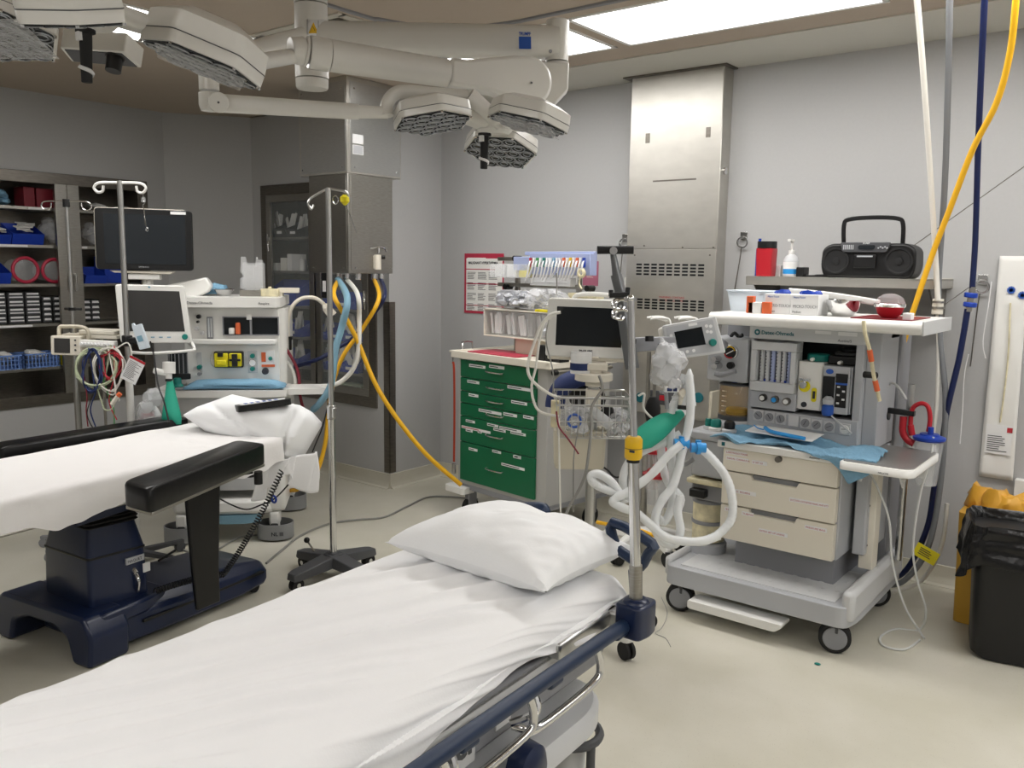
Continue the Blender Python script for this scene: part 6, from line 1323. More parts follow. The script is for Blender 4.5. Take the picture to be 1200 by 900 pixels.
# clear bins on the upper left, tube rack on the upper right
a, b = o_(577, 309, .24), o_(620, 326, .24); t = cart_thing('clear_bin', 'clear divided bin with folded papers at the top left of the rack', 'bin', a.x, .24, b.z); T = frame(t).inverted() @ F
k = MB(T); k.box(a.x, b.x, .22, .30, b.z, b.z+.003); k.box(a.x, b.x, .22, .223, b.z, a.z)
for i in range(4): x = a.x+(b.x-a.x)*i/3; k.box(x-.0015, x+.0015, .22, .30, b.z, a.z)
k.box(a.x, b.x, .297, .30, b.z, a.z); build('tray', k, 'clear', t, smooth=False)
for i in range(3): k = MB(T); x = a.x+(b.x-a.x)*(i+.1)/3; k.box(x, x+(b.x-a.x)*.27, .25, .28, b.z+.004, a.z-.004); build('papers', k, 'label_white' if i < 2 else 'bright_yellow', t, bev=.003)
a, b = o_(603, 297, .26), o_(690, 323, .26); t = cart_thing('tube_holder', 'blue holder with a row of white and coloured airway tubes on the rack', 'tube holder', a.x, .26, b.z); T = frame(t).inverted() @ F
k = MB(T); k.box(a.x+.12, b.x, .27, .33, b.z, a.z); k.box(a.x+.05, b.x, .30, .33, a.z-.01, a.z+.012); k.box(a.x, a.x+.14, .25, .33, b.z+.02, a.z-.02); build('holder', k, 'holder_blue', t, bev=.003)
cols = ['red_plastic', 'label_white', 'cable_green', 'label_white', 'teal', 'label_white', 'label_white', 'towel_blue', 'label_white', 'label_white', 'orange', 'label_white', 'yellow', 'label_white', 'orange', 'label_white', 'blue_plastic']
for i in range(17):
    px = 621+i*3.9; p = o_(px, 304, .24); q = V(p.x, .25, p.z); rr = random.Random(i); ln = rr.uniform(.05, .12)
    k = MB(T); k.tube([q, q+V(.004, -.02, -.03), q+V(-.002, -.02, -.06), q+V(-.02-rr.uniform(0, .02), -.01, -.07-ln*.6)], .0055, 7, 4); tt_ = build('tube', k, 'label_white', t); k = MB(T); k.box(q.x-.006, q.x+.006, q.y-.012, q.y+.006, q.z-.045, q.z+.01); build('tube_tab', k, cols[i], tt_, bev=.001)
k = MB(T); p = o_(682, 320, .24); k.ring((p.x, .235, p.z), .02, .011, 20, 8, axis='y'); k.tube([V(p.x, .23, p.z-.02), V(p.x-.01, .23, p.z-.06), V(p.x+.02, .22, p.z-.09)], .005, 6, 3); build('tape_roll', k, 'soda', t)
a, b = o_(625, 325, .30), o_(672, 336, .30); k = MB(); k.box(a.x, b.x, .27, .34, b.z, a.z); k.box(a.x+.02, b.x-.02, .265, .27, b.z+.02, a.z-.02); o = solo('glove_box', k, 'label_white', 'white carton below the blue tube holder', 'carton', bev=.003); o.matrix_world = F
a, b = o_(667, 343, .28), o_(700, 352, .28); k = MB(); k.box(a.x, b.x, .27, .34, b.z, a.z); k.box(a.x+.01, b.x-.01, .265, .27, b.z+.01, a.z-.012); o = solo('carton', k, 'soda', 'small cream carton behind the patient monitor handle', 'carton', bev=.003); o.matrix_world = F
# silver blades and dark holder left of the monitor
heap('blade_packs', 'silver foil wrapped instruments standing left of the wide monitor', 643, 657, 378, 403, 'skin_wrap', .10, 12, 8, 'pack', .03)['kind'] = 'stuff'
a, b = o_(633, 404, .06), o_(660, 416, .06); k = MB()
for i in range(3): xx = a.x+(b.x-a.x)*i/3; k.box(xx, xx+(b.x-a.x)/3-.006, .04, .12, CT+.004, a.z)
o = solo('instrument_holder', k, 'black_plastic', 'black open holder on the right end of the green cart worktop', 'holder', bev=.003); o.matrix_world = F
# ================================================================ MONITOR ON WHEELED STAND
pq = at(695, 470, 3.62); ms = thing('monitor_stand', 'wheeled grey stand with wire basket carrying the wide patient monitor', 'monitor stand', (pq.x, pq.y, 0), 38); F = frame(ms); S_ = F
def s_(px, py, y=0.): return on('y', y, px, py, F)
zc_ = s_(690, 425).z
k = MB(); k.cyl((0, 0, .10), (0, 0, zc_-.07), .022, n=20); build('post', k, 'satin_rod', ms)
k = MB()
for a in (-60, 12, 84, 156, 228):
    T = RZ(a); k.loft([[(r_, -w, zb), (r_, w, zb), (r_, w*.8, zt2_), (r_, -w*.8, zt2_)] for r_, w, zb, zt2_ in ((.02, .04, .07, .14), (.15, .032, .07, .12), (.29, .022, .075, .105), (.31, .018, .08, .10))], T=T)
k.cyl((0, 0, .07), (0, 0, .15), .06, .045, n=24); build('star_base', k, 'white_plastic', ms, bev=.006)
for a in (-60, 12, 84, 156, 228):
    T = RZ(a); k = MB(T); k.box(.265, .30, -.014, .014, .05, .09); c_ = build('caster', k, 'black_plastic', ms, bev=.003); k = MB(T)
    for s in (-.014, .014): k.cyl((.285, s-.008, .04), (.285, s+.008, .04), .038, n=20)
    build('wheel', k, 'black_rubber', c_, bev=.004)
k = MB(); k.cyl((0, 0, zc_-.10), (0, 0, zc_-.01), .035, n=20); a, b = s_(677, 430), s_(712, 445); k.box(-.05, .055, -.04, .05, zc_-.03, zc_); k.box(a.x, b.x, -.03, .03, b.z, b.z+.03); k.box(-.03, .03, -.035, .035, b.z-.13, b.z-.04); build('mount', k, 'cream_plastic', ms, bev=.005)
a, b = s_(669, 420, -.02), s_(700, 441, -.02)
k = MB(); k.lathe([(.045, 0), (.045, .09)], (a.x+.045, 0, b.z+.01), 24); cu_ = build('cuff_roll', k, 'label_white', ms); k = MB(); k.lathe([(.0465, .015), (.0465, .045)], (a.x+.045, 0, b.z+.01), 24, caps=False); build('cuff_band', k, 'navy_fabric', cu_)
k = MB(); k.lathe([(.075, 0), (.08, .003), (.08, .03), (.075, .033)], (.0, -.0, b.z-.02), 28); build('ring_shelf', k, 'cream_plastic', ms)
# wire basket
a, b = s_(652, 471, -.12), s_(738, 513, -.12); x0, x1, z0, z1 = a.x, b.x, b.z, a.z-.01
k = MB(); y0, y1 = -.14, .10
for z in (z0, (z0+z1)/2, z1, z1+.03): sh_ = .012 if z == z0 else 0; k.tube([V(x0+sh_, y0, z), V(x1-sh_, y0, z), V(x1-sh_, y1, z), V(x0+sh_, y1, z)], .003 if z < z1 else .0045, 6, 1, closed=True)
for i in range(12): x = x0+.012+(x1-x0-.024)*i/11; k.tube([V(x, y0, z1+.03), V(x, y0, z0), V(x, y1, z0), V(x, y1, z1+.03)], .002, 5, 1)
for i in range(1, 7): y = y0+(y1-y0)*i/7; k.tube([V(x0, y, z1+.03), V(x0+.01, y, z0), V(x1-.01, y, z0), V(x1, y, z1+.03)], .002, 5, 1)
bk = build('wire_basket', k, 'satin_rod', ms)
# beige sharps box below
a, b = s_(649, 503, -.02), s_(709, 549, -.02); k = MB(); k.loft([[(x, y, z) for x, y, z in rbox_loop(a.x+ins, b.x-ins, -.06+ins, .08-ins, z, .02)] for z, ins in ((b.z, .012), (b.z+.01, .006), (a.z, 0))]); build('bin_tray', k, 'beige_plastic', ms, bev=.003)
# basket contents
def stand_heap(name, lab, px0, px1, py0, py1, mat_, y, n, seed, s=.03):
    a, b = s_(px0, py0, y), s_(px1, py1, y); rr = random.Random(seed); k = MB()
    for i in range(n): c_ = V(rr.uniform(a.x, b.x), y+rr.uniform(-.05, .06), rr.uniform(b.z, a.z)); TT = TR(*c_) @ RZ(rr.uniform(0, 180)) @ RX(rr.uniform(-60, 60)); k.ball((0, 0, 0), s*rr.uniform(.7, 1.2), 8, TT, (1.5, .8, .5))
    for i, p in enumerate(k.v): k.v[i] = p+noise.noise_vector(p*40)*.015
    o = solo(name, k, mat_, lab, 'bag'); o.matrix_world = F; return o
stand_heap('plastic_bag', 'crumpled clear bag in the right end of the wire basket', 715, 732, 482, 504, 'clear_bag', -.02, 14, 2)
stand_heap('plastic_bag', 'clear bag bulging over the left end of the wire basket', 660, 684, 476, 503, 'clear_bag', -.04, 16, 3)
k = MB(); a, b = s_(690, 478, -.04), s_(716, 498, -.04); k.cyl((a.x, -.04, a.z), (b.x, -.06, b.z), .022, n=16); o = solo('wrapped_tube', k, 'milky', 'translucent tube lying across the wire basket', 'tube'); o.matrix_world = F
k = MB(); c_ = s_(673, 493, -.12); k.ring((c_.x, -.125, c_.z), .026, .005, 24, 6, axis='y'); o = solo('blue_ring', k, 'ink_blue', 'blue ring of a face mask in the wire basket', 'mask'); o.matrix_world = F
k = MB(); c_ = s_(712, 485, .0); k.lathe([(.03, -.03), (.035, .0), (.02, .03)], c_, 16); o = solo('black_cup', k, 'black_rubber', 'black rubber cup in the middle of the wire basket', 'cup'); o.matrix_world = F
k = MB(); a, b = s_(646, 469, -.06), s_(656, 500, -.06); k.box(a.x, b.x, -.08, -.04, b.z, a.z); o = solo('paper_pack', k, 'soda', 'brown paper pack wedged at the left end of the basket', 'pack', bev=.003); o.matrix_world = F
# wide monitor
c_ = at(689.5, 383.5, 3.62); t = thing('patient_monitor', 'wide white patient monitor with black screen on the wheeled stand', 'monitor', c_); t.rotation_euler = Euler((0, math.radians(1.2), math.radians(32)))
W, Hh = .178, .128
k = MB(); k.prism(round_poly([(-W, -Hh), (W, -Hh), (W*.96, Hh*.93), (-W*.98, Hh*.93)], .014), -.02, .03, 'y'); build('bezel', k, 'white_plastic', t, bev=.005)
k = MB(); k.prism(round_poly([(-W*.98, -Hh*1.06), (W*.98, -Hh*1.06), (W*.94, Hh*.9), (-W*.95, Hh*.9)], .016), .03, .15, 'y'); k.box(-W*.95, W*.95, -.01, .15, -Hh*1.12, -Hh*.97); build('housing', k, 'cream_plastic', t, bev=.008)
k = MB(); k.box(-W*.76, W*.80, -.0215, -.019, -Hh*.62, Hh*.66); build('screen', k, 'screen_off', t, smooth=False)
text('PHILIPS', .018, (-.035, -.0213, -Hh*.84), 'ink', t, bold=.03)
k = MB(); k.box(-.04, .05, -.024, -.015, -Hh*1.02, -Hh*.96); build('tray_latch', k, 'cream_plastic', t, bev=.002)
k = MB(); k.tube([V(-W*.4, .06, Hh*.9), V(-W*.3, .06, Hh*1.03), V(0, .06, Hh*1.08), V(W*.5, .06, Hh*1.06), V(W*.85, .06, Hh*.92)], .010, 8, 5, flat=1.6); build('carry_handle', k, 'white_plastic', t)
# navy sling bag and cuff behind the stand
k = MB(); P = [at(*p) for p in ((650, 478, 3.95), (652, 466, 3.95), (660, 452, 3.95), (674, 444, 3.95), (690, 440, 3.95), (702, 444, 3.95))]; k.tube([p-P[0] for p in P], .05, 12, 6, flat=.7); solo_at('navy_cuff', k, 'navy_fabric', 'navy blue padded cuff curving behind the monitor stand', 'cuff', P[0])
k = MB(); c_ = at(688, 466, 3.98); k.ball((0, 0, 0), 1, 16, None, (.10, .05, .07)); solo_at('black_bag', k, 'black_rubber', 'black soft bag behind the monitor stand post', 'bag', c_)
def hz(lab, pts, mat_, r_, D=3.5, name='monitor_cable', cat='cable', n=8, k_=6):
    P = [at(p[0], p[1], p[2] if len(p) > 2 else D) for p in pts]; k = MB(); k.tube([p-P[0] for p in P], r_, n, k_); return solo_at(name, k, mat_, lab, cat, P[0])
hz('thick white cable arching from the wide monitor and down over the green drawers', [(657, 366), (645, 369), (634, 382), (626, 402), (619, 425), (620, 440), (630, 452), (645, 462), (658, 467)], 'cable_white', .0065)
hz('white cable dropping in a second loop in front of the green cart', [(650, 369), (638, 378), (632, 400), (628, 430), (623, 452), (626, 472), (634, 483), (655, 488)], 'cable_white', .0055)
hz('thin grey lead hanging from the rack down past the green cart', [(652, 320, 3.9), (652, 345, 3.9), (643, 375, 3.6), (640, 400, 3.6), (648, 435, 3.5), (648, 462, 3.5)], 'cable_grey', .003)
hz('grey cable curving down from the monitor past the wire basket', [(702, 440), (706, 455), (698, 468), (693, 480), (693, 500), (690, 530), (686, 555), (678, 575), (668, 592), (662, 606)], 'cable_grey', .006, 3.42)
hz('thin cream cord hanging below the wire basket', [(655, 490), (655, 520), (656, 560), (657, 605)], 'cable_white', .0035, 3.42)
hz('dark cord hanging below the wire basket', [(679, 495), (673, 530), (672, 560), (672, 600)], 'cable_grey', .0028, 3.44)
hz('dark red lead trailing over the beige tray', [(652, 482), (655, 500), (664, 512), (674, 526), (678, 532)], 'cable_red', .0035, 3.40)
hz('black lead with bead behind the monitor stand', [(701, 543), (712, 551), (721, 559), (734, 557)], 'cable_black', .004, 3.7)
hz('yellow hose lying on the floor behind the stretcher head', [(700, 612, 4.3), (720, 616, 4.2), (745, 620, 4.1), (768, 628, 4.05), (790, 634, 4.0)], 'yellow_hose', .010, name='gas_hose', cat='hose')
# ================================================================ GREY ARM WITH BLACK HAND REST, BEHIND THE MONITOR
t = thing('support_arm', 'grey jointed arm with black crossbar rising beside the wide monitor', 'support arm', at(738, 425, 3.5)); T = frame(t).inverted(); D = 3.5
def arm_at(*p): return [at(x, y, D) for x, y in p]
k = MB(T); arm_mb(k, at(741, 432, D), at(728, 345, D), .05, .045, .05, .045, .2); arm_mb(k, at(729, 350, D), at(722, 322, D), .045, .04, .04, .04, .2); build('lower_arm', k, 'arm_grey', t)
k = MB(T); arm_mb(k, at(724, 330, D), at(718, 294, D), .035, .035, .02, .02, .3); build('upper_arm', k, 'arm_grey', t)
k = MB(T); k.cyl(at(718, 294, D)-V(-.617, .787, 0)*.03, at(718, 294, D)+V(-.617, .787, 0)*.02, .016, n=18); build('pivot', k, 'chrome', t)
k = MB(T); A_ = at(700, 293, D); B_ = at(742, 293, D); arm_mb(k, A_, B_, .035, .033, .035, .033, .3); build('crossbar', k, 'black_rubber', t)
k = MB(T); arm_mb(k, at(714, 346, D-.05), at(737, 345, D-.05), .03, .022, .03, .022); k.cyl(at(716, 347, D-.05), at(716, 340, D-.05), .010, n=10); k.cyl(at(735, 345, D-.05), at(736, 337, D-.05), .010, n=10); arm_mb(k, at(731, 399, D), at(745, 400, D), .03, .02, .03, .02); build('clamp', k, 'black_plastic', t)
k = MB(T)
for py in (355, 366): k.tube([at(728, py-3, D-.06), at(722, py-4, D-.06), at(718, py+1, D-.06), at(719, py+6, D-.06), at(725, py+7, D-.06), at(728, py+3, D-.06)], .006, 8, 4)
build('hooks', k, 'chrome', t)
k = MB(T); arm_mb(k, at(741, 404, D+.05), at(800, 401, D+.15), .03, .06, .03, .05, .1); build('rail_bracket', k, 'mid_grey', t)
k = MB(T)
for p in ((761, 396), (776, 405)): k.cyl(at(p[0], p[1]+4, D+.02), at(p[0], p[1]-2, D+.02), .018, n=14)
build('bracket_knob', k, 'black_plastic', t)
fq = on('z', 0, 752, 650); zt5 = 1.6+(V(fq.x, fq.y, 0).length/1)*0
def over(px, py):
    d = sight(px, py); t_ = (fq.x*d.x+fq.y*d.y)/(d.x**2+d.y**2); return CAM.z+t_*d.z
k = MB(T); k.cyl((fq.x, fq.y, .10), (fq.x, fq.y, over(757, 412)), .012, n=14); k.cyl((fq.x+.03, fq.y+.02, .5), (fq.x+.03, fq.y+.02, over(761, 412)), .009, n=14); k.cyl((fq.x, fq.y, .10), (fq.x, fq.y, .62), .018, n=14); build('stand_tube', k, 'steel', t)
k = MB(T); k.cyl((fq.x, fq.y, .09), (fq.x, fq.y, .17), .06, .045, n=24)
for a in (-22, 50, 122, 194, 266):
    TA = TR(fq.x, fq.y, 0) @ RZ(a); k.loft([[(r_, -w, zb), (r_, w, zb), (r_, w*.7, zt_), (r_, -w*.7, zt_)] for r_, w, zb, zt_ in ((.03, .045, .09, .165), (.12, .038, .10, .155), (.20, .03, .085, .13), (.24, .024, .06, .10))], T=TA)
build('star_base', k, 'white_plastic', t, bev=.01)
for a in (-22, 50, 122, 194, 266):
    TA = TR(fq.x, fq.y, 0) @ RZ(a); k = MB(T @ TA)
    for s in (-.015, .015): k.cyl((.235, s-.009, .045), (.235, s+.009, .045), .044, n=22)
    build('castor', k, 'black_rubber', t, bev=.004)
k = MB(T); p = at(765, 482, 3.7); k.ball(p, 1, 14, None, (.035, .03, .07)); build('hanging_handset', k, 'black_rubber', t)
hz('white curly lead from the black handset', [(748, 464), (755, 462), (754, 478), (764, 490), (775, 497)], 'cable_white', .005, 3.6)
# ================================================================ RIGHT ANAESTHESIA MACHINE
OX, OY = -1.38, 3.9
rm = thing('anaesthesia_machine', 'grey and white anaesthesia machine with drawers under the wall shelf', 'anaesthesia machine', (OX, OY, 0)); T = frame(rm).inverted()
def y_(Y, px, py): return on('y', Y, px, py)
def rb(name, x0, x1, y0, y1, z0, z1, mat_, par=None, bev=.004, r=None):
    k = MB(T)
    if r: k.loft([rbox_loop(x0, x1, y0, y1, z, r) for z in (z0, z1)])
    else: k.box(x0, x1, y0, y1, z0, z1)
    return build(name, k, mat_, par or rm, bev=bev)
# base with tread plate and foot bar
k = MB(T); bo = [(-1.80, 3.48), (-.97, 3.48), (-.95, 3.60), (-.95, 4.28), (-1.80, 4.28), (-1.82, 3.60)]
k.loft([[(x, y, z) for x, y in round_poly(bo, .05)] for z in (.135, .14, .215, .225)]); build('base', k, 'machine_grey', rm, bev=.004)
rb('tread_plate', -1.74, -1.03, 3.52, 3.95, .224, .229, 'pale_grey', bev=.001)
k = MB(T)
for i in range(11):
    for j in range(4): k.lathe([(.012, .229), (.008, .2315)], (-1.69+i*.06+(j % 2)*.03, 3.58+j*.07, 0), 8)
o = build('tread_bumps', k, 'pale_grey', rm); o['kind'] = 'stuff'
rb('base_side', -1.0, -.945, 3.50, 4.28, .16, .29, 'pale_grey', bev=.02)
rb('base_side', -1.825, -1.79, 3.52, 4.2, .16, .25, 'pale_grey', bev=.015)
a, b = y_(3.46, 842, 691), y_(3.46, 947, 724)
k = MB(T); k.prism(round_poly([(-1.66, .06), (-1.25, .06), (-1.22, .085), (-1.22, .10), (-1.66, .10)], .012), 3.44, 3.54, 'y'); build('foot_brake_bar', k, 'white_plastic', rm, bev=.004)
for x, y in ((-1.74, 3.535), (-1.03, 3.555), (-1.04, 4.20), (-1.74, 4.20)):
    k = MB(T); k.box(x-.02, x+.02, y-.03, y+.03, .09, .15); k.cyl((x, y, .06), (x, y, .16), .02, n=12); c_ = build('caster', k, 'dark_grey', rm, bev=.004)
    TT = TR(x, y, .067) @ RZ(18)
    k = MB(T @ TT); k.cyl((0, -.028, 0), (0, .028, 0), .066, n=32); build('tyre', k, 'black_rubber', c_, bev=.008); k = MB(T @ TT); k.cyl((0, -.031, 0), (0, .031, 0), .050, n=28); build('hub', k, 'mid_grey', c_, bev=.004)
# pedestal and frame behind the drawers
rb('pedestal', -1.56, -1.10, 3.72, 4.24, .22, .40, 'mid_grey')
rb('drawer_housing', -1.605, -1.075, 3.66, 4.20, .36, .81, 'machine_grey', bev=.006)
rb('back_frame', -1.62, -.99, 4.12, 4.30, .22, 1.36, 'mid_grey', bev=.006)
rb('side_pillar', -1.055, -1.002, 3.80, 4.28, .36, .82, 'machine_grey', bev=.006)
# drawers
def dz(px, py): return y_(3.62, px, py).z
rows = [(.802, dz(915, 565)), (dz(915, 568), dz(912, 613)), (dz(912, 616), .362)]
zA = [.795, (y_(3.62, 847, 553).z+y_(3.62, 982, 571).z)/2, (y_(3.62, 847, 592).z+y_(3.62, 980, 614).z)/2, (y_(3.62, 847, 634).z+y_(3.62, 976, 657).z)/2]
for i in range(3):
    z1, z0 = zA[i]-.003, zA[i+1]+.003; x0, x1 = -1.60, -1.083
    if i == 0: out = [(x0, z0), (x1, z0), (x1, z1), (x0, z1)]
    else: out = [(x0, z0), (x1, z0), (x1, z1), (-1.245, z1), (-1.255, z1-.022), (-1.455, z1-.022), (-1.465, z1), (x0, z1)]
    k = MB(T); k.prism(out, 3.62, 3.66, 'y'); dr = build('drawer', k, 'cream_plastic', rm, bev=.004)
    if i:
        k = MB(T); k.box(-1.46, -1.25, 3.640, 3.66, z1-.026, z1-.002); build('grip_recess', k, 'mid_grey', dr)
    else:
        k = MB(T); c_ = y_(3.617, 913, 538); k.cyl((c_.x, 3.60, c_.z), (c_.x, 3.622, c_.z), .014, n=18); build('lock', k, 'steel_dark', dr)
    def lab(px0, px1, py, s, col='ink_red', dr=dr, z_clip=None):
        a, b = y_(3.618, px0, py), y_(3.618, px1, py); k = MB(T); k.box(a.x-.004, b.x+.004, 3.6185, 3.6205, a.z-.006, a.z+.012); lb = build('drawer_label', k, 'label_white', dr, smooth=False)
        text(s, .011, T @ V(a.x, 3.6182, a.z-.002), col, dr, sx=min(1.6, (b.x-a.x)/(len(s)*.0062)), ext=.0002)
    if i == 0: lab(851, 874, 530, 'LARYNGO MASK'); lab(852, 876, 537, 'NASAL CANNULA'); lab(882, 898, 542, 'IV SET 2.5')
    if i == 1: lab(861, 885, 576, 'I.V. FLUIDS'); lab(926, 970, 586, 'SUCTION CATHETER MASK AND ETT')
    if i == 2: lab(850, 862, 597, 'TEMP'); lab(870, 882, 602, 'TUBING'); lab(890, 922, 622, 'EXTRA SET UP LINENS'); lab(944, 968, 618, 'PRESSURE BAG')
# worktop
k = MB(T); wt = [(-1.625, 3.60), (-1.075, 3.60), (-1.06, 3.62), (-1.06, 3.84), (-1.625, 3.84)]
k.loft([[(x, y, z) for x, y in round_poly(wt, .012)] for z in (.795, .80, .822, .827)]); build('worktop', k, 'white_plastic', rm, bev=.003)
k = MB(T); k.box(-1.60, -1.585, 3.598, 3.60, .803, .82); build('maker_mark', k, 'ink_teal', rm, smooth=False)
text('Aestiva/5', .012, T @ V(-1.20, 3.599, .805), 'ink', rm)
text('NELLCOR', .009, T @ V(-.90, 3.529, .80), 'ink', rm)
k = MB(T); sl = [(-1.055, 3.53), (-.80, 3.53), (-.77, 3.56), (-.77, 3.98), (-.80, 4.02), (-1.055, 4.02)]
k.loft([[(x, y, z) for x, y in round_poly(sl, .02)] for z in (.792, .797, .822, .826)]); fs = build('flip_shelf', k, 'white_plastic', rm, bev=.004)
k = MB(T); k.prism(round_poly([(x*.94-.055, 3.775+(y-3.775)*.93) for x, y in sl], .02), .826, .829); build('shelf_inlay', k, 'brushed_top', fs)
k = MB(T); k.prism([(3.66, .792), (3.80, .792), (3.76, .70)], -1.03, -1.022, 'x'); k.prism([(3.66, .792), (3.80, .792), (3.76, .70)], -.86, -.852, 'x'); build('shelf_bracket', k, 'pale_grey', fs)
# cream upright at the right
a, b = y_(3.86, 1003, 560), y_(3.86, 1021, 672)
rb('upright', -1.035, -.975, 3.84, 3.92, .29, .80, 'cream_plastic', bev=.003)
k = MB(T)
for z in (.40, .58): k.cyl((-1.005, 3.836, z), (-1.005, 3.842, z), .006, n=10)
build('upright_screws', k, 'black_plastic', rm)
k = MB(T); k.cyl((-.93, 4.1, .28), (-.93, 4.1, 1.10), .016, n=16); build('rear_tube', k, 'satin_rod', rm)
# upper housing: banner, side, back, bottom panel
XU0, XU1 = -1.57, -1.06
rb('upper_back', XU0, XU1, 4.02, 4.12, .83, 1.345, 'dark_grey')
k = MB(T); k.box(XU1-.035, XU1, 3.80, 4.12, .83, 1.30); k.box(XU1, XU1+.06, 3.84, 4.115, .83, 1.345); build('upper_side', k, 'machine_grey', rm, bev=.004)
rb('upper_side', XU0, XU0+.02, 3.80, 4.12, .83, 1.30, 'machine_grey')
k = MB(T); k.box(XU0-.004, XU1+.006, 3.785, 4.12, 1.285, 1.352); bn = build('banner', k, 'pale_grey', rm, bev=.005)
text('Datex-Ohmeda', .024, T @ V(-1.515, 3.784, 1.308), 'ink_teal', bn, bold=.02)
k = MB(T); k.ring((-1.535, 3.784, 1.316), .010, .0035, 20, 6, axis='y'); build('maker_mark', k, 'ink_teal', bn)
text('Aestiva/5', .016, T @ V(-1.17, 3.784, 1.295), 'ink', bn)
k = MB(T); k.box(-1.27, -1.20, 3.7835, 3.785, 1.325, 1.338); k.box(-1.17, -1.09, 3.7835, 3.785, 1.322, 1.338); build('sticker', k, 'label_white', bn, smooth=False)
# flowmeter bank
fx0, fx1 = -1.555, -1.345
k = MB(T)
for q in ((fx0, fx1, 1.235, 1.275), (fx0, fx1, 1.045, 1.09), (fx0, fx0+.025, 1.09, 1.235), (fx1-.025, fx1, 1.09, 1.235)): k.box(q[0], q[1], 3.775, 3.84, q[2], q[3])
k.box(fx0, fx1, 3.83, 3.86, 1.04, 1.28); fm = build('flowmeter_frame', k, 'pale_grey', rm, bev=.004)
k = MB(T); k.box(fx0+.022, fx1-.022, 3.822, 3.831, 1.085, 1.24); build('flowmeter_back', k, 'screen_grey', fm, smooth=False)
for i in range(6):
    x = fx0+.042+i*.0256; k = MB(T); k.cyl((x, 3.812, 1.09), (x, 3.812, 1.235), .0105, n=12); ftb = build('flow_tube', k, 'milky' if i % 3 != 2 else 'holder_blue', fm)
    k = MB(T)
    for j in range(9): k.box(x-.009, x-.002, 3.802, 3.804, 1.10+j*.015, 1.103+j*.015)
    build('scale_marks', k, 'ink', ftb, smooth=False)
for i in range(3): k = MB(T); k.ball((fx0+.06+i*.048, 3.806, 1.095), .007, 8); build('float', k, 'blue_plastic', fm)
rb('control_panel', XU0+.015, fx1+.005, 3.79, 3.86, .965, 1.045, 'machine_grey')
for i, (c1, c2) in enumerate((('chrome', 'black_plastic'), ('chrome', 'sky_blue'), ('chrome', 'white_plastic'))):
    p = y_(3.78, 894.5+i*13.8, 466+i*2.2); k = MB(T); k.cyl((p.x, 3.79, p.z), (p.x, 3.765, p.z), .017, n=20); kb = build('flow_knob', k, 'black_plastic' if i == 0 else 'steel_dark', rm, bev=.002); k = MB(T); k.cyl((p.x, 3.766, p.z), (p.x, 3.760, p.z), .011, n=16); build('knob_cap', k, c2 if i else 'white_plastic', kb)
k = MB(T); k.box(XU0+.01, XU1-.002, 3.79, 4.02, .835, .955); lp_ = build('gauge_panel', k, 'machine_grey', rm, bev=.004)
for i, px in enumerate((889, 902, 915, 930, 944, 957, 972, 990)):
    p = y_(3.787, px, 486+(px-889)*.165); k = MB(T); k.box(p.x-.024, p.x+.024, 3.784, 3.79, p.z-.028, p.z+.024); gp = build('gauge_plate', k, 'pale_grey', lp_, bev=.002)
    if i != 3: k = MB(T); k.cyl((p.x, 3.784, p.z-.002), (p.x, 3.778, p.z-.002), .019, n=20); k2 = build('gauge', k, 'mid_grey' if i < 7 else 'white_plastic', gp); k = MB(T); k.box(-.012, .012, -.001, .001, -.001, .001, TR(p.x, 3.777, p.z) @ RY(35+i*20)); build('needle', k, 'ink', gp)
# white vaporiser with teal cap
x0, x1 = y_(3.80, 934, 450).x, y_(3.80, 964, 450).x; z0, z1 = y_(3.80, 936, 479).z, y_(3.80, 936, 423).z
k = MB(T); k.loft([[(x, y, z) for x, y, z in rbox_loop(x0, x1, 3.80, 3.95, z, .012)] for z in (z0, z1)]); v1 = build('vaporiser', k, 'white_plastic', rm, bev=.003)
k = MB(T); k.lathe([(.045, z1), (.05, z1+.006), (.05, z1+.026), (.044, z1+.032)], ((x0+x1)/2+.01, 3.87, 0), 28); build('vaporiser_dial', k, 'teal', v1)
k = MB(T); p = y_(3.797, 942, 451); k.lathe([(.024, 0), (.026, .004), (.026, .006)], (0, 0, 0), 24, T=TR(p.x+.004, 3.80, p.z-.006) @ RX(90)); q = y_(3.797, 954, 462); k.prism(round_poly([(q.x-.012, q.z-.035), (q.x+.010, q.z-.035), (q.x+.010, q.z+.028), (q.x-.012, q.z+.028)], .01), 3.796, 3.80, 'y'); build('yellow_plate', k, 'bright_yellow', v1)
k = MB(T); k.cyl((p.x+.004, 3.795, p.z+.002), (p.x+.004, 3.77, p.z+.002), .016, n=20); k.box(p.x-.02, p.x+.028, 3.785, 3.80, p.z+.018, p.z+.03); build('filler_cap', k, 'chrome', v1)
k = MB(T); k.box(q.x-.006, q.x+.005, 3.793, 3.797, q.z-.02, q.z+.014); r = y_(3.797, 942, 474); k.cyl((r.x, 3.80, r.z), (r.x, 3.792, r.z), .012, n=16); build('sight_glass', k, 'ink', v1)
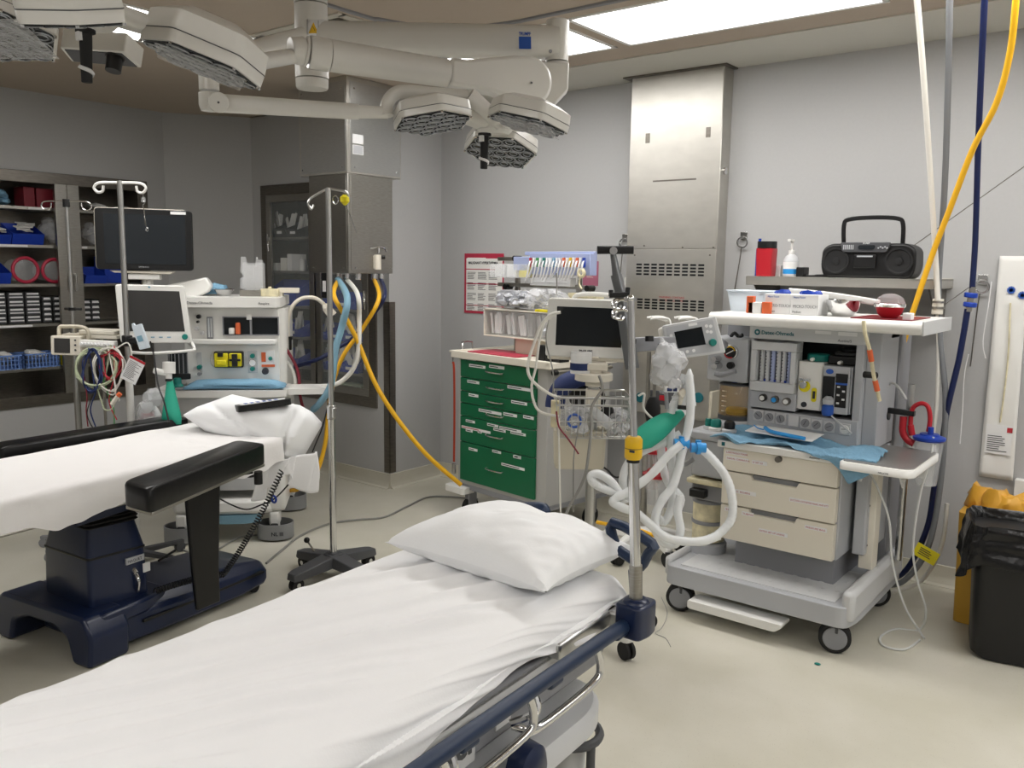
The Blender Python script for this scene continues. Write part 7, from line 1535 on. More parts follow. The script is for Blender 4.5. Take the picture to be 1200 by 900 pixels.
# second vaporiser: dark body, silver frame, blue details
x0, x1 = y_(3.80, 965, 455).x, y_(3.80, 996, 455).x; z0, z1 = y_(3.80, 967, 483).z, y_(3.80, 967, 428).z
rb('vaporiser', x0, x1, 3.80, 3.96, z0, z1, 'mid_grey'); v2 = rm.children[-1]
k = MB(T); xm = (x0+x1)/2-.005; k.box(x0, x1, 3.785, 3.80, z1-.045, z1); k.box(xm, x1, 3.783, 3.80, z0, z1-.045); k.box(x1, x1+.006, 3.80, 3.96, z0, z1); build('silver_front', k, 'machine_grey', rm, bev=.003)
k = MB(T); k.box(xm+.006, x1-.008, 3.779, 3.784, z0+.03, z1-.075); k.box(xm+.004, x1-.006, 3.779, 3.786, z1-.07, z1-.03); k.box(x0-.002, xm-.004, 3.79, 3.80, z0+.05, z1-.05); build('dark_window', k, 'black_plastic', rm, bev=.002)
k = MB(T)
for j in range(5): k.box(xm+.014+(j % 2)*.022, xm+.026+(j % 2)*.022, 3.7775, 3.7795, z0+.045+j*.018, z0+.053+j*.018)
build('window_marks', k, 'label_white', rm, smooth=False)
k = MB(T); k.lathe([(.016, 0), (.016, .004)], (0, 0, 0), 20, T=TR(x0+.028, 3.785, z1-.024) @ RX(90), sy=.7); k.box(xm+.006, x1-.006, 3.778, 3.784, z1-.078, z1-.070); build('blue_badge', k, 'ink_blue', rm)
k = MB(T); k.lathe([(.022, z0-.01), (.026, z0), (.026, z0+.03), (.018, z0+.04)], (x0+.03, 3.785, 0), 22); build('blue_filler', k, 'ink_blue', rm)
k = MB(T); k.lathe([(.024, z0+.04), (.026, z0+.06), (.012, z0+.075)], (x0+.03, 3.785, 0), 22); build('filler_neck', k, 'machine_grey', rm)
k = MB(T); k.box(x0, x1+.02, 3.84, 3.98, z1+.004, z1+.04); k.box(x0+.02, x1+.03, 3.86, 4.0, z1+.04, z1+.058); k.lathe([(.05, z1+.03), (.052, z1+.07), (.045, z1+.075)], ((x0+x1)/2+.02, 3.93, 0), 24); build('vaporiser_top', k, 'black_plastic', rm, bev=.004)
for px, py in ((953, 421), (985, 425)): p = y_(3.82, px, py); k = MB(T); k.cyl((p.x, 3.83, p.z), (p.x, 3.80, p.z), .008, n=12); build('lock_lever', k, 'white_plastic', rm)
# top shelf with white front edge
TS = on('y', 3.62, 836, 366).z
k = MB(T); k.loft([[(x, y, z) for x, y in round_poly([(-1.70, 3.64), (-.80, 3.64), (-.80, 4.12), (-1.70, 4.12)], .015)] for z in (TS-.05, TS-.045, TS-.004, TS)]); build('top_shelf', k, 'white_plastic', rm, bev=.004)
k = MB(T); k.loft([[(x, 3.64-.028*math.sin(a), TS-.027+.027*math.cos(a)) for a in [PI*i/8 for i in range(9)]] for x in (-1.70, -.80)]); build('shelf_edge', k, 'white_plastic', rm)
k = MB(T); k.box(-.80, -.792, 3.62, 4.12, TS-.055, TS+.002); build('shelf_end', k, 'pale_grey', rm, bev=.002)
rb('shelf_support', -1.66, -1.0, 3.98, 4.28, TS-.10, TS-.05, 'mid_grey')
# elastic band with taped tube on the right corner
k = MB(T); ps = [y_(3.60, 1012, 376), y_(3.60, 1014, 392), y_(3.62, 1019, 410), y_(3.64, 1024, 440), y_(3.66, 1031, 470)]; k.tube(ps, .008, 8, 5); build('cream_tube', k, 'soda', rm)
k = MB(T); k.cyl(ps[2], ps[2]+(ps[3]-ps[2])*.45, .011, n=12); k.cyl(ps[3]+(ps[4]-ps[3])*.2, ps[3]+(ps[4]-ps[3])*.6, .011, n=12); build('tape_band', k, 'orange', rm)
k = MB(T); k.cyl(y_(3.66, 1013, 439), y_(3.70, 1027, 440), .014, n=14); build('tube_clip', k, 'black_plastic', rm)
# left: airway pressure unit, bellows and absorber
x0, x1 = y_(3.78, 829, 420).x, y_(3.78, 876, 420).x; z0, z1 = y_(3.78, 850, 447).z, y_(3.78, 850, 396).z
rb('gauge_housing', x0, x1, 3.78, 4.0, z0, z1, 'machine_grey', bev=.006)
rb('gauge_housing', x0+.02, x1+.05, 3.95, 4.15, z0-.02, z1+.06, 'mid_grey')
p = y_(3.775, 857.5, 412.5); k = MB(T); k.cyl((p.x, 3.78, p.z), (p.x, 3.755, p.z), .034, n=28); pg = build('pressure_gauge', k, 'chrome', rm, bev=.002); k = MB(T); k.cyl((p.x, 3.756, p.z), (p.x, 3.753, p.z), .030, n=28); fc = build('gauge_face', k, 'black_plastic', pg); k = MB(T); k.box(-.002, .002, -.001, .001, -.02, .02, TR(p.x, 3.752, p.z) @ RY(60)); build('needle', k, 'label_white', pg)
for j, (a0, a1, c_) in enumerate(((200, 300, 'red_plastic'), (20, 120, 'yellow'), (130, 190, 'cable_green'))): k = MB(T); k.tube([V(p.x+.026*math.cos(math.radians(a)), 3.752, p.z+.026*math.sin(math.radians(a))) for a in range(a0, a1+1, 20)], .0025, 5, 2); build('gauge_arc', k, c_, pg)
q = y_(3.775, 857, 428); k = MB(T); k.cyl((q.x, 3.78, q.z), (q.x, 3.755, q.z), .017, n=20); build('selector_knob', k, 'black_plastic', rm, bev=.002)
q = y_(3.85, 863, 400); k = MB(T); k.tube([V(q.x-.03, 3.85, z1+.002), V(q.x-.012, 3.85, z1+.02), V(q.x+.01, 3.85, z1+.005), V(q.x+.03, 3.85, z1+.015)], .009, 8, 4); build('wing_nut', k, 'black_plastic', rm)
for px, py in ((838, 421), (839, 429)): q = y_(3.74, px, py); k = MB(T); k.cyl((q.x, 3.78, q.z), (q.x, 3.72, q.z), .016, .014, 16); build('port', k, 'chrome', rm)
k = MB(T); k.tube([y_(3.72, 838, 438), y_(3.72, 846, 439), y_(3.72, 862, 435)], .012, 8, 3); build('lever', k, 'mid_grey', rm)
# bellows dome
bc = y_(3.84, 862, 470); z0, z1 = y_(3.84, 862, 486).z, y_(3.84, 862, 449).z
k = MB(T); k.lathe([(.085, z0), (.085, z1-.01), (.078, z1)], (bc.x, 3.86, 0), 32, caps=False); bd = build('bellows_dome', k, 'amber', rm)
k = MB(T); k.lathe([(.05, z0+.002), (.055, z0+.015), (.048, z0+.03), (.01, z0+.034)], (bc.x, 3.86, 0), 28); build('bellows', k, 'yellow', bd)
k = MB(T); k.lathe([(.086, z1-.008), (.087, z1-.002), (.07, z1+.004)], (bc.x, 3.86, 0), 32); k.lathe([(.088, z0-.02), (.088, z0+.002)], (bc.x, 3.86, 0), 32); build('dome_ring', k, 'dark_grey', bd)
k = MB(T)
for j in range(5): k.box(bc.x-.045, bc.x-.022, 3.781, 3.784, z0+.02+j*.024, z0+.023+j*.024)
build('scale_marks', k, 'label_white', bd, smooth=False)
k = MB(T); a = y_(3.82, 860, 442); k.cyl((a.x, 3.84, z1), (a.x, 3.84, a.z+.02), .018, n=14); build('blue_fitting', k, 'blue_plastic', rm)
k = MB(T); k.tube([y_(3.83, 868, 449), y_(3.83, 869, 440), y_(3.83, 876, 437), y_(3.83, 882, 440), y_(3.83, 883, 449)], .016, 10, 5); build('white_elbow', k, 'cream_plastic', rm)
# absorber deck with valves
rb('absorber_deck', -1.80, -1.60, 3.66, 4.0, .80, .845, 'machine_grey', bev=.012)
for px, py, c1, c2 in ((839, 499, 'white_plastic', 'teal'), (855, 499, 'pale_grey', 'black_plastic'), (830, 495, 'pale_grey', 'teal')):
    q = y_(3.72, px, py); s = .6 if px == 830 else 1; k = MB(T); k.lathe([(.034*s, .845), (.034*s, .857), (.028*s, .862)], (q.x, 3.72, 0), 24); vb = build('valve_base', k, c1, rm); k = MB(T); k.lathe([(.024*s, .86), (.026*s, .885), (.02*s, .897)], (q.x, 3.72, 0), 20); build('valve_dome', k, c2, vb)
rb('absorber_body', -1.79, -1.62, 3.68, 4.02, .62, .80, 'machine_grey', bev=.01)
rb('absorber_shelf', -1.80, -1.61, 3.66, 4.0, .585, .61, 'soda', bev=.008)
rb('absorber_clamp', -1.79, -1.61, 3.70, 3.98, .50, .585, 'mid_grey', bev=.01)
rb('absorber_latch', -1.78, -1.70, 3.655, 3.70, .52, .56, 'black_plastic', bev=.006)
ax_ = y_(3.78, 829, 600).x
for z0, z1 in ((.385, .475), (.285, .37)):
    k = MB(T); k.lathe([(.078, z0), (.078, z1)], (ax_, 3.80, 0), 30); ca = build('absorber_canister', k, 'soda', rm); k = MB(T); k.lathe([(.082, z1), (.084, z1+.004), (.084, z1+.014), (.082, z1+.018)], (ax_, 3.80, 0), 30); build('canister_rim', k, 'mid_grey', ca)
k = MB(T); k.lathe([(.084, .20), (.09, .205), (.09, .27), (.082, .28)], (ax_, 3.80, 0), 30); k.lathe([(.07, .14), (.07, .2)], (ax_, 3.80, 0), 20); build('absorber_base', k, 'machine_grey', rm)
# ---- ventilator display on its arm
c_ = at(812.5, 397, 3.62); t = thing('ventilator_display', 'small grey ventilator display with teal knob on an arm left of the pressure gauge', 'display', c_); t.rotation_euler = Euler((math.radians(-6), math.radians(-11), math.radians(32)))
W, Hh = .122, .080
k = MB(); k.prism(round_poly([(-W*1.0, -Hh*.92), (W, -Hh), (W*.86, Hh), (-W*.98, Hh*.96)], .008), -.012, .05, 'y'); build('bezel', k, 'pale_grey', t, bev=.004)
k = MB(); k.prism([(-W*1.1, -Hh*.85), (W*.9, -Hh*.9), (W*.8, Hh*.95), (-W*1.1, Hh*.9)], .03, .15, 'y'); build('housing', k, 'white_plastic', t, bev=.01)
k = MB(); k.prism(round_poly([(-W*.86, -Hh*.8), (W*.84, -Hh*.85), (W*.74, Hh*.85), (-W*.88, Hh*.82)], .006), -.0135, -.011, 'y'); build('fascia', k, 'machine_grey', t)
k = MB(); k.prism([(-W*.58, -Hh*.38), (W*.38, -Hh*.40), (W*.34, Hh*.56), (-W*.62, Hh*.52)], -.015, -.013, 'y'); build('screen', k, 'screen_off', t, smooth=False)
k = MB(); k.cyl((W*.62, -.013, -Hh*.36), (W*.62, -.036, -Hh*.36), .017, .014, 22); build('control_knob', k, 'teal', t, bev=.002)
k = MB()
for x, z in ((-.5, -.62), (-.28, -.62), (-.06, -.62), (-.74, .35), (-.74, .05), (.5, .55), (.64, .5), (.5, .25), (.62, .2)): k.cyl((W*x, -.0135, Hh*z), (W*x, -.0155, Hh*z), .007, n=12)
build('keys', k, 'label_white', t)
k = MB(); k.box(-W*.1, W*.2, -.015, -.0135, Hh*.68, Hh*.82); build('sticker', k, 'label_white', t, smooth=False)
k = MB(); k.tube([V(W*.3, .12, 0), V(W*.9, .22, -.02), V(W*1.3, .3, -.05)], .02, 10, 4); build('display_arm', k, 'mid_grey', t)
# white curved brackets behind the display
t = thing('bracket_pair', 'two white curved brackets behind the small ventilator display', 'bracket', at(790, 375, 4.0)); Tb = frame(t).inverted()
for px in (762, 795): k = MB(Tb); a_ = [at(px, 374, 4.0), at(px+6, 373, 4.0), at(px+18, 373, 4.0), at(px+23, 377, 4.0), at(px+24, 392, 4.0), at(px+24, 400, 4.0)]; k.tube(a_, .006, 8, 4); k.tube([p_+V(-.617, .787, 0)*.1 for p_ in a_], .006, 8, 4); k.loft([[a_[1]+V(0, 0, .004), a_[1]+V(-.0617, .0787, .004), a_[1]+V(-.0617, .0787, -.004), a_[1]+V(0, 0, -.004)], [a_[3]+V(0, 0, .004), a_[3]+V(-.0617, .0787, .004), a_[3]+V(-.0617, .0787, -.004), a_[3]+V(0, 0, -.004)], [a_[4]+V(0.004, 0, 0), a_[4]+V(-.058, .0787, .0), a_[4]+V(-.066, .0787, 0), a_[4]+V(-.004, 0, 0)]]); build('bracket', k, 'white_plastic', t)
# ---- things on the top shelf of the machine
def ts_box(name, lab, cat, px0, px1, pyt, mat_, Y, dy, bev=.002, lift=0.):
    a, b = y_(Y, px0, pyt), y_(Y, px1, pyt); z1 = a.z
    k = MB(); k.box(-(b.x-a.x)/2, (b.x-a.x)/2, -dy/2, dy/2, 0, z1-TS-lift); o = solo(name, k, mat_, lab, cat, bev=bev); o.location = ((a.x+b.x)/2, Y+dy/2, TS+lift+.0005); return o, (b.x-a.x)/2, z1-TS-lift
a, b = y_(3.80, 851, 340), y_(3.80, 900, 340); w = (b.x-a.x)/2; hz2 = a.z-TS
t = thing('plastic_tub', 'translucent bluish plastic tub on the left end of the machine top shelf', 'tub', ((a.x+b.x)/2, 3.88, TS))
k = MB(); k.loft([[(x, y, z) for x, y, z in rbox_loop(-w*q, w*q, -.08*q, .08*q, z, .02)] for z, q in ((.001, .84), (hz2, 1.0))]); k.f.pop(); build('tub_body', k, 'tray', t, solid=.003)
k = MB(); k.loft([[(x, y, z) for x, y, z in rbox_loop(-w*q, w*q, -.08*q, .08*q, z, .02)] for z, q in ((hz2-.003, 1.0), (hz2, 1.06))], caps=False); build('tub_rim', k, 'tray', t, solid=.003)
for px0, px1, pt, m_, lb in ((875, 883, 347, 'orange', 'upright orange carton in front of the plastic tub'), (893, 903, 354, 'orange', 'low orange carton beside the glove cartons'), (877, 892, 354, 'label_white', 'low white carton between the two orange ones')):
    ts_box('small_carton', lb, 'carton', px0, px1, pt, m_, 3.70, .03)
for i, (px0, px1, lb) in enumerate(((897, 927, 'left of two white printed glove cartons on the machine top shelf'), (927, 960, 'right of two white printed glove cartons on the machine top shelf'))):
    o, w, h = ts_box('glove_carton', lb, 'carton', px0, px1, 344 if i == 0 else 345, 'label_white', 3.72, .13)
    text('MICRO-TOUCH', .019, (-w*.82, -.0655, h*.35), 'ink_blue' if 0 else 'mid_grey', o, sx=.8); text('Medium', .012, (-w*.85, -.0655, h*.1), 'ink', o); text('Micro-Touch', .010, (-w*.8, -.0655, h*.82), 'ink_blue', o)
    k = MB(); rr = random.Random(i+3)
    for j in range(4): k.ball((rr.uniform(-.02, .03), rr.uniform(-.02, .02), h+.005), 1, 8, None, (.028, .02, .014))
    for j, p in enumerate(k.v): k.v[j] = p+noise.noise_vector(p*60)*.008
    build('glove_tuft', k, 'blue_plastic', o)
a, b = y_(3.78, 967, 355), y_(3.78, 1007, 355); r_ = (b.x-a.x)/2; hb2 = y_(3.78, 987, 352).z-TS
k = MB(); k.lathe([(r_*.55, 0), (r_*.85, hb2*.35), (r_*.98, hb2*.8), (r_*1.02, hb2), (r_*.96, hb2), (r_*.8, hb2*.4), (r_*.5, .006), (.001, .006)], (0, 0, 0), 32); o = solo('steel_bowl', k, 'chrome', 'wide shiny steel bowl beside the glove cartons', 'bowl'); o.location = ((a.x+b.x)/2, 3.80, TS+.001)
x0, x1 = y_(3.70, 1000, 368).x, y_(3.70, 1072, 368).x; k = MB(); k.loft([rbox_loop(x0, x1, 3.66, 3.98, z, .004) for z in (TS+.0006, TS+.004)]); o = solo('red_mat', k, 'dark_red', 'dark red mat under the round dish at the right of the machine top', 'mat', origin=((x0+x1)/2, 3.8, TS))
a, b = y_(3.74, 1023, 360), y_(3.74, 1060, 360); r_ = (b.x-a.x)/2; t = thing('red_dish', 'red-bottomed steel dish with clear domed cover on the dark red mat', 'dish', ((a.x+b.x)/2, 3.76, TS+.005)); hd = y_(3.74, 1040, 358).z-TS
k = MB(); k.lathe([(r_*.5, 0), (r_*.75, hd*.3), (r_*.98, hd), (r_*.92, hd), (r_*.7, hd*.35), (.001, hd*.1)], (0, 0, 0), 30); build('bowl', k, 'red_plastic', t)
k = MB(); k.lathe([(r_*.99, hd*.8), (r_*1.04, hd), (r_*1.0, hd*1.05)], (0, 0, 0), 30, caps=False); build('steel_rim', k, 'chrome', t)
k = MB(); k.lathe([(r_*.95, hd*1.02), (r_*.8, hd*1.5), (r_*.4, hd*1.75), (.001, hd*1.8)], (0, 0, 0), 26, caps=False); build('cover', k, 'clear', t)
k = MB(); P = [y_(3.95, 925, 341), y_(3.9, 965, 345), y_(3.86, 1000, 350), y_(3.80, 1030, 355)]; k.tube([p-P[0] for p in P], .014, 8, 4, flat=.5); solo_at('white_strip', k, 'white_plastic', 'long white strip lying across the cartons and the dish', 'strip', P[0])
ts_box('white_card', 'small white card on the dark red mat', 'card', 1058, 1068, 367, 'label_white', 3.68, .05)
# ---- towel, papers on the worktop
def towel2(u, v):
    x = -1.66+u*.72; y = 3.84-v*.34; s = .830
    z = s+.012+.022*noise.noise(V(u*4.5, v*3, 2))+.012*noise.noise(V(u*11, v*8, 7))+.02*math.exp(-((u-.12)/.1)**2)*(1-v)
    y += .02*noise.noise(V(u*3, 1, 5)); front = 3.592
    return x, y, z
def towel_fn(u, v):
    # lies on the worktop, right front corner hangs over the edge
    x = -1.66+u*(.72+.02*v); hang = max(0, (u-.60)/.40); hang = hang*hang*(3-2*hang) if u > .60 else 0
    L = .22+.16*hang+.02*math.sin(u*11)*(1-hang)
    s_ = v*L; yb = 3.82; flat_ = .215+.03*math.sin(u*3)
    if u > .86: L -= (u-.86)*.9; s_ = v*L
    z = .832+.045*max(0, noise.noise(V(u*6+v*3, v*3, 2))+.12)+.012*max(0, noise.noise(V(u*13-v*7, v*6, 6)))+.02*math.exp(-((u-.14)/.09)**2)*(1-v)
    lim = .228
    if s_ < lim: y = yb-s_
    else: y = yb-lim-.008-.01*math.sin(u*30)*(s_-lim)/.1; z = z-(s_-lim)
    return V(x, y, z)
k = MB(); k.grid(towel_fn, 110, 60); o = solo('blue_towel', k, 'towel_blue', 'creased blue cloth on the right machine worktop with a corner hanging over its front', 'towel', solid=.003)
k = MB(); TT = TR(-1.36, 3.72, .872) @ RZ(-6) @ RX(3); k.grid(lambda u, v: V((u-.5)*.32, (v-.5)*.12, .006*noise.noise(V(u*3, v*2, 1))+.01*v), 10, 5, TT); o = solo('paper_pack', k, 'label_white', 'opened white paper pack lying on the blue cloth', 'pack', solid=.003)
k = MB(); k.tube([V(-1.44, 3.70, .892), V(-1.40, 3.67, .884), V(-1.32, 3.655, .88), V(-1.24, 3.65, .876)], .009, 8, 5); k.tube([V(-1.50, 3.72, .893), V(-1.47, 3.69, .888), V(-1.44, 3.685, .885)], .003, 6, 4); solo('syringe', k, 'sky_blue', 'bright blue capped tube lying on the opened white pack', 'tube')
# ================================================================ BREATHING HOSES AND BAGS IN FRONT OF THE MACHINE
def zz(pts, D): return [at(680+a*.2667, 450+b*.2667, D+(q[0] if q else 0)) for a, b, *q in pts]
def bhose(lab, pts, D, r_=.0175):
    P = zz(pts, D); k = MB(); sp = smooth_pts([p-P[0] for p in P], 12); k.tube(sp, lambda t: r_*(1+.05*math.sin(t*900)), 10, 1); return solo_at('breathing_hose', k, 'tube_white', lab, 'hose', P[0])
bhose('white breathing hose falling straight from the elbow and looping near the floor', [(478, -40), (485, 100), (475, 190), (450, 290), (432, 370), (405, 450), (360, 510), (332, 575), (335, 650), (375, 700), (420, 700), (440, 640), (428, 560), (440, 490)], 3.42)
bhose('white breathing hose hanging left of the longest one', [(462, -40), (425, 60), (400, 120), (398, 220), (402, 320), (408, 420), (405, 520), (375, 600), (340, 590)], 3.48)
bhose('white breathing hose running from the blue connector out to the left loops', [(445, 265), (390, 310), (320, 390), (260, 440), (210, 475), (165, 495), (145, 520), (190, 545), (250, 570), (310, 620), (370, 670), (450, 690), (540, 690), (610, 665)], 3.36)
bhose('white breathing hose arching left behind the yellow pole collar', [(440, 220), (350, 265), (270, 300), (210, 350), (188, 410), (190, 470), (200, 520)], 3.50)
bhose('small curled end of a white breathing hose beside the monitor stand', [(215, 495), (170, 480), (110, 462), (60, 435), (48, 405), (80, 395), (130, 425), (165, 470), (180, 510)], 3.40)
bhose('white breathing hose from the right blue connector round over the drawers', [(540, 290), (590, 340), (635, 400), (662, 470), (670, 550), (655, 610), (600, 665), (540, 690)], 3.46)
bhose('inner white breathing hose of the hanging bundle', [(470, 20), (430, 90), (370, 180), (355, 260), (362, 360), (390, 440), (440, 500), (425, 560)], 3.55)
for px, py, lb in ((518, 280, 'right'), (445, 262, 'left')):
    t = thing('hose_connector', 'blue plastic connector joining the breathing hoses, the %s one' % lb, 'connector', at(680+px*.2667, 450+py*.2667, 3.42)); k = MB(); k.cyl(-r3*.03, r3*.03, .02, n=18); k.cyl(V(0, 0, -.02), V(0, 0, .03), .012, n=14); build('body', k, 'sky_blue', t); k = MB(); k.cyl(-r3*.008, r3*.008, .027, n=18); build('flange', k, 'sky_blue', t)
t = thing('hose_elbow', 'cream elbow joining the tops of the white hoses', 'elbow', at(803, 462, 3.45)); Tq = frame(t).inverted(); k = MB(Tq); k.cyl(at(796, 464, 3.45), at(806, 459, 3.45), .022, n=18); k.cyl(at(801, 458, 3.45), at(800, 478, 3.45), .018, n=18); build('elbow', k, 'cream_plastic', t, bev=.003); k = MB(Tq); k.cyl(at(800, 475, 3.45), at(799.5, 480, 3.45), .020, n=18); build('seal', k, 'black_rubber', t)
# pointed clear sleeve at the top
k = MB(); P = [at(808, 432, 3.45), at(808, 440, 3.45), at(807, 455, 3.45), at(806, 475, 3.45)]; k.tube([p-P[0] for p in P], lambda t: .004+.03*t, 12, 5); solo_at('clear_sleeve', k, 'tube_white', 'white pointed sleeve over the tops of the breathing hoses', 'sleeve', P[0])
# green bag
t = thing('breathing_bag', 'teal breathing bag lying slanted beside the yellow pole collar', 'breathing bag', at(775, 505, 3.5)); Tq = frame(t).inverted()
A, B = at(799, 484, 3.5), at(750, 520, 3.42); ax = (B-A).normalized(); up = ax.cross(V(-.617, .787, 0)).normalized(); dp = ax.cross(up); L = []
for s, w, d in ((0, .016, .016), (.1, .022, .02), (.35, .042, .03), (.6, .050, .034), (.85, .050, .03), (1.0, .036, .015)):
    L.append([A+(B-A)*s+up*(w*math.cos(a)-(.008 if s > .2 else 0))+dp*d*math.sin(a) for a in [2*PI*i/20 for i in range(20)]])
k = MB(Tq); k.loft(L); build('bag', k, 'rubber_green', t); k = MB(Tq); k.cyl(A+(A-B).normalized()*.03, A, .017, n=16); build('neck', k, 'label_white', t)
# clear mask bag
rr = random.Random(11); k = MB(); c_ = at(781, 428, 3.46)
for i in range(9): k.ball((rr.uniform(-.03, .03), rr.uniform(-.02, .02), rr.uniform(-.04, .06)), rr.uniform(.035, .055), 20)
for i in range(6): k.ball((rr.uniform(-.03, .05), rr.uniform(-.02, .02), rr.uniform(-.13, -.06)), rr.uniform(.015, .03), 8)
k.cyl((-.01, 0, .07), (-.025, 0, .10), .018, .006, 8)
for i, p in enumerate(k.v): k.v[i] = p+noise.noise_vector(p*28)*.018
solo_at('plastic_bag', k, 'clear_bag', 'crumpled clear bag with a mask hanging left of the ventilator display', 'bag', c_)
t = thing('sensor_block', 'small white sensor block with blue squares above the hose elbow', 'sensor', at(787, 456, 3.45), 38); k = MB(); k.box(-.03, .028, -.012, .012, -.012, .012); build('block', k, 'label_white', t, bev=.002); k = MB(); k.box(-.02, 0, -.014, -.012, -.007, .007); k.box(.004, .02, -.014, -.012, -.007, .007); build('blue_window', k, 'navy_fabric', t, smooth=False); k = MB(); k.cyl((-.022, 0, -.012), (-.015, .0, -.08), .009, n=10); build('stem', k, 'mid_grey', t)
# two suction canisters
for i, (px, py, lb, D) in enumerate(((766, 527, 'upper', 3.68), (770, 556, 'lower', 3.62))):
    c_ = at(px, py, D); t = thing('suction_canister', 'clear suction canister with red lid behind the hoses, the %s one' % lb, 'canister', c_); k = MB(); k.lathe([(.05, -.012), (.062, -.008), (.062, .006), (.045, .012), (.04, .022), (.02, .024)]); build('lid', k, 'red_plastic', t)
    k = MB(); k.lathe([(.03, -.17), (.036, -.165), (.048, -.012)]); build('jar', k, 'clear', t); k = MB(); k.lathe([(.02, .024), (.02, .04), (.012, .045)]); build('cap', k, 'red_plastic', t)
k = MB(T); q0, q1 = at(766, 534, 3.74), at(770, 563, 3.68); k.cyl(q1+V(0, 0, -.1), q0+V(0, 0, .05), .009, n=12); k.cyl(q0+V(0, 0, .02), V(-1.80, 3.80, q0.z+.02), .012, n=12); k.cyl(q1, V(-1.80, 3.80, q1.z), .012, n=12); build('canister_bracket', k, 'satin_rod', rm)
# ================================================================ HOSES FROM THE CEILING AT THE RIGHT, CANISTER, BIN
def drop(lab, pts, mat_, r_, name='gas_hose', n=10):
    P = [on('y', p[2]-.42*max(0, 1-(p[1]+6)/330)**1.5, p[0], p[1]) for p in pts]
    if pts[0][1] < 0: P.insert(0, V(P[0].x, P[0].y-.02, H-.004))
    k = MB(); k.tube([p-P[0] for p in P], r_, n, 7); return solo_at(name, k, mat_, lab, 'hose', P[0])
Yh = 4.28
drop('white hose hanging from the ceiling to the metal joint by the machine', [(1074, -6, Yh-.035), (1080, 60, Yh-.035), (1088, 170, Yh-.035), (1095, 280, Yh-.035), (1099, 352, Yh-.035)], 'white_hose', .0125)
drop('grey hose hanging from the ceiling beside the white one and looping behind the machine', [(1113, -6, Yh), (1111, 100, Yh), (1107, 220, Yh), (1100, 330, Yh), (1102, 400, Yh), (1108, 470, Yh), (1103, 560, Yh), (1088, 640, Yh), (1060, 680, Yh), (1035, 686, Yh)], 'grey_hose', .0135)
drop('navy blue hose hanging from the ceiling to the blue coupling', [(1154, -6, Yh), (1150, 80, Yh), (1146, 180, Yh), (1143, 280, Yh), (1139, 342, Yh)], 'blue_hose', .0125)
drop('navy blue hose running from the coupling past the canister to the floor', [(1134, 362, Yh), (1124, 420, Yh), (1110, 480, Yh), (1104, 520, 4.35), (1095, 570, 4.35), (1086, 620, 4.35), (1062, 668, 4.35), (1035, 682, 4.35)], 'blue_hose', .0135)
drop('yellow hose slanting from the ceiling down behind the machine', [(1191, -6, Yh-.07), (1184, 60, Yh-.07), (1168, 120, Yh-.07), (1140, 175, Yh-.07), (1115, 240, Yh-.07), (1092, 300, Yh-.07), (1070, 365, Yh-.07), (1056, 410, Yh-.07), (1040, 445, 4.3)], 'yellow_hose', .0125)
drop('pale hose looping low behind the right rear wheel', [(1110, 590, 4.4), (1103, 640, 4.4), (1080, 680, 4.4), (1045, 694, 4.35)], 'white_hose', .010)
t = thing('hose_joint', 'chrome and cream joint at the end of the white ceiling hose', 'joint', on('y', Yh, 1099, 358)); k = MB(); k.cyl((0, 0, -.04), (0, 0, .03), .024, n=18); build('nut', k, 'cream_plastic', t, bev=.002); k = MB(); k.cyl((0, 0, -.015), (0, 0, -.005), .028, n=18); k.cyl((0, 0, .012), (0, 0, .02), .027, n=18); build('band', k, 'steel', t)
drop('thin white hose continuing below the chrome joint', [(1099, 366, Yh), (1100, 420, Yh), (1097, 480, Yh), (1093, 510, Yh)], 'white_hose', .010)
t = thing('hose_coupling', 'blue quick coupling in the navy hose right of the machine', 'coupling', on('y', Yh, 1137, 352)); k = MB(); k.cyl((-.004, 0, -.05), (.006, 0, .06), .014, n=16); build('stem', k, 'steel', t); k = MB()
for z in (-.03, .012): k.cyl((0, 0, z), (.002, 0, z+.022), .028, n=10)
build('collar', k, 'blue_plastic', t, bev=.004)
a = on('y', Yh, 1099, 366); b = on('y', 4.6, 1140, 332)
k = MB(); P = [on('y', 4.66, 1138, 335), on('y', Yh, 1100, 362)]; k.tube([p-P[0] for p in P], .002, 5, 1); solo_at('retaining_wire', k, 'steel_dark', 'thin wire from the wall to the chrome hose joint', 'wire', P[0])
# blue-lidded suction canister on a clamp arm
CYn = 4.02
ca = on('y', CYn, 1089, 513); zb = on('y', CYn, 1088, 568).z; rc = (on('y', CYn, 1109, 513).x-on('y', CYn, 1070, 513).x)/2
t = thing('suction_canister', 'clear suction canister with flat blue lid at the right of the machine', 'canister', ca)
k = MB(); k.lathe([(rc*.62, zb-ca.z), (rc*.68, zb-ca.z+.01), (rc*.88, -.01)], caps=False); k.lathe([(rc*.62, zb-ca.z), (rc*.6, zb-ca.z)]); build('jar', k, 'clear', t, solid=.002)
k = MB(); k.lathe([(rc*.92, -.012), (rc, -.006), (rc, .004), (rc*.6, .012), (rc*.58, .018)]); k.cyl((rc*.1, -rc*.2, .01), (rc*.1, -rc*.2, .05), .012, n=12); build('lid', k, 'blue_plastic', t)
k = MB(); k.box(-rc*.4, rc*.1, -rc*.5, -rc*.3, zb-ca.z+.03, zb-ca.z+.09); build('volume_mark', k, 'label_white', t, solid=0, bev=.004)
k = MB(); P = [on('y', CYn, *p) for p in ((1088, 506), (1090, 490), (1087, 476), (1078, 473), (1069, 480), (1067, 500))]; k.tube([p-P[0] for p in P], .010, 10, 6); solo_at('red_tube', k, 'red_plastic', 'red tube curving from the canister lid to its red shut-off', 'tube', P[0])
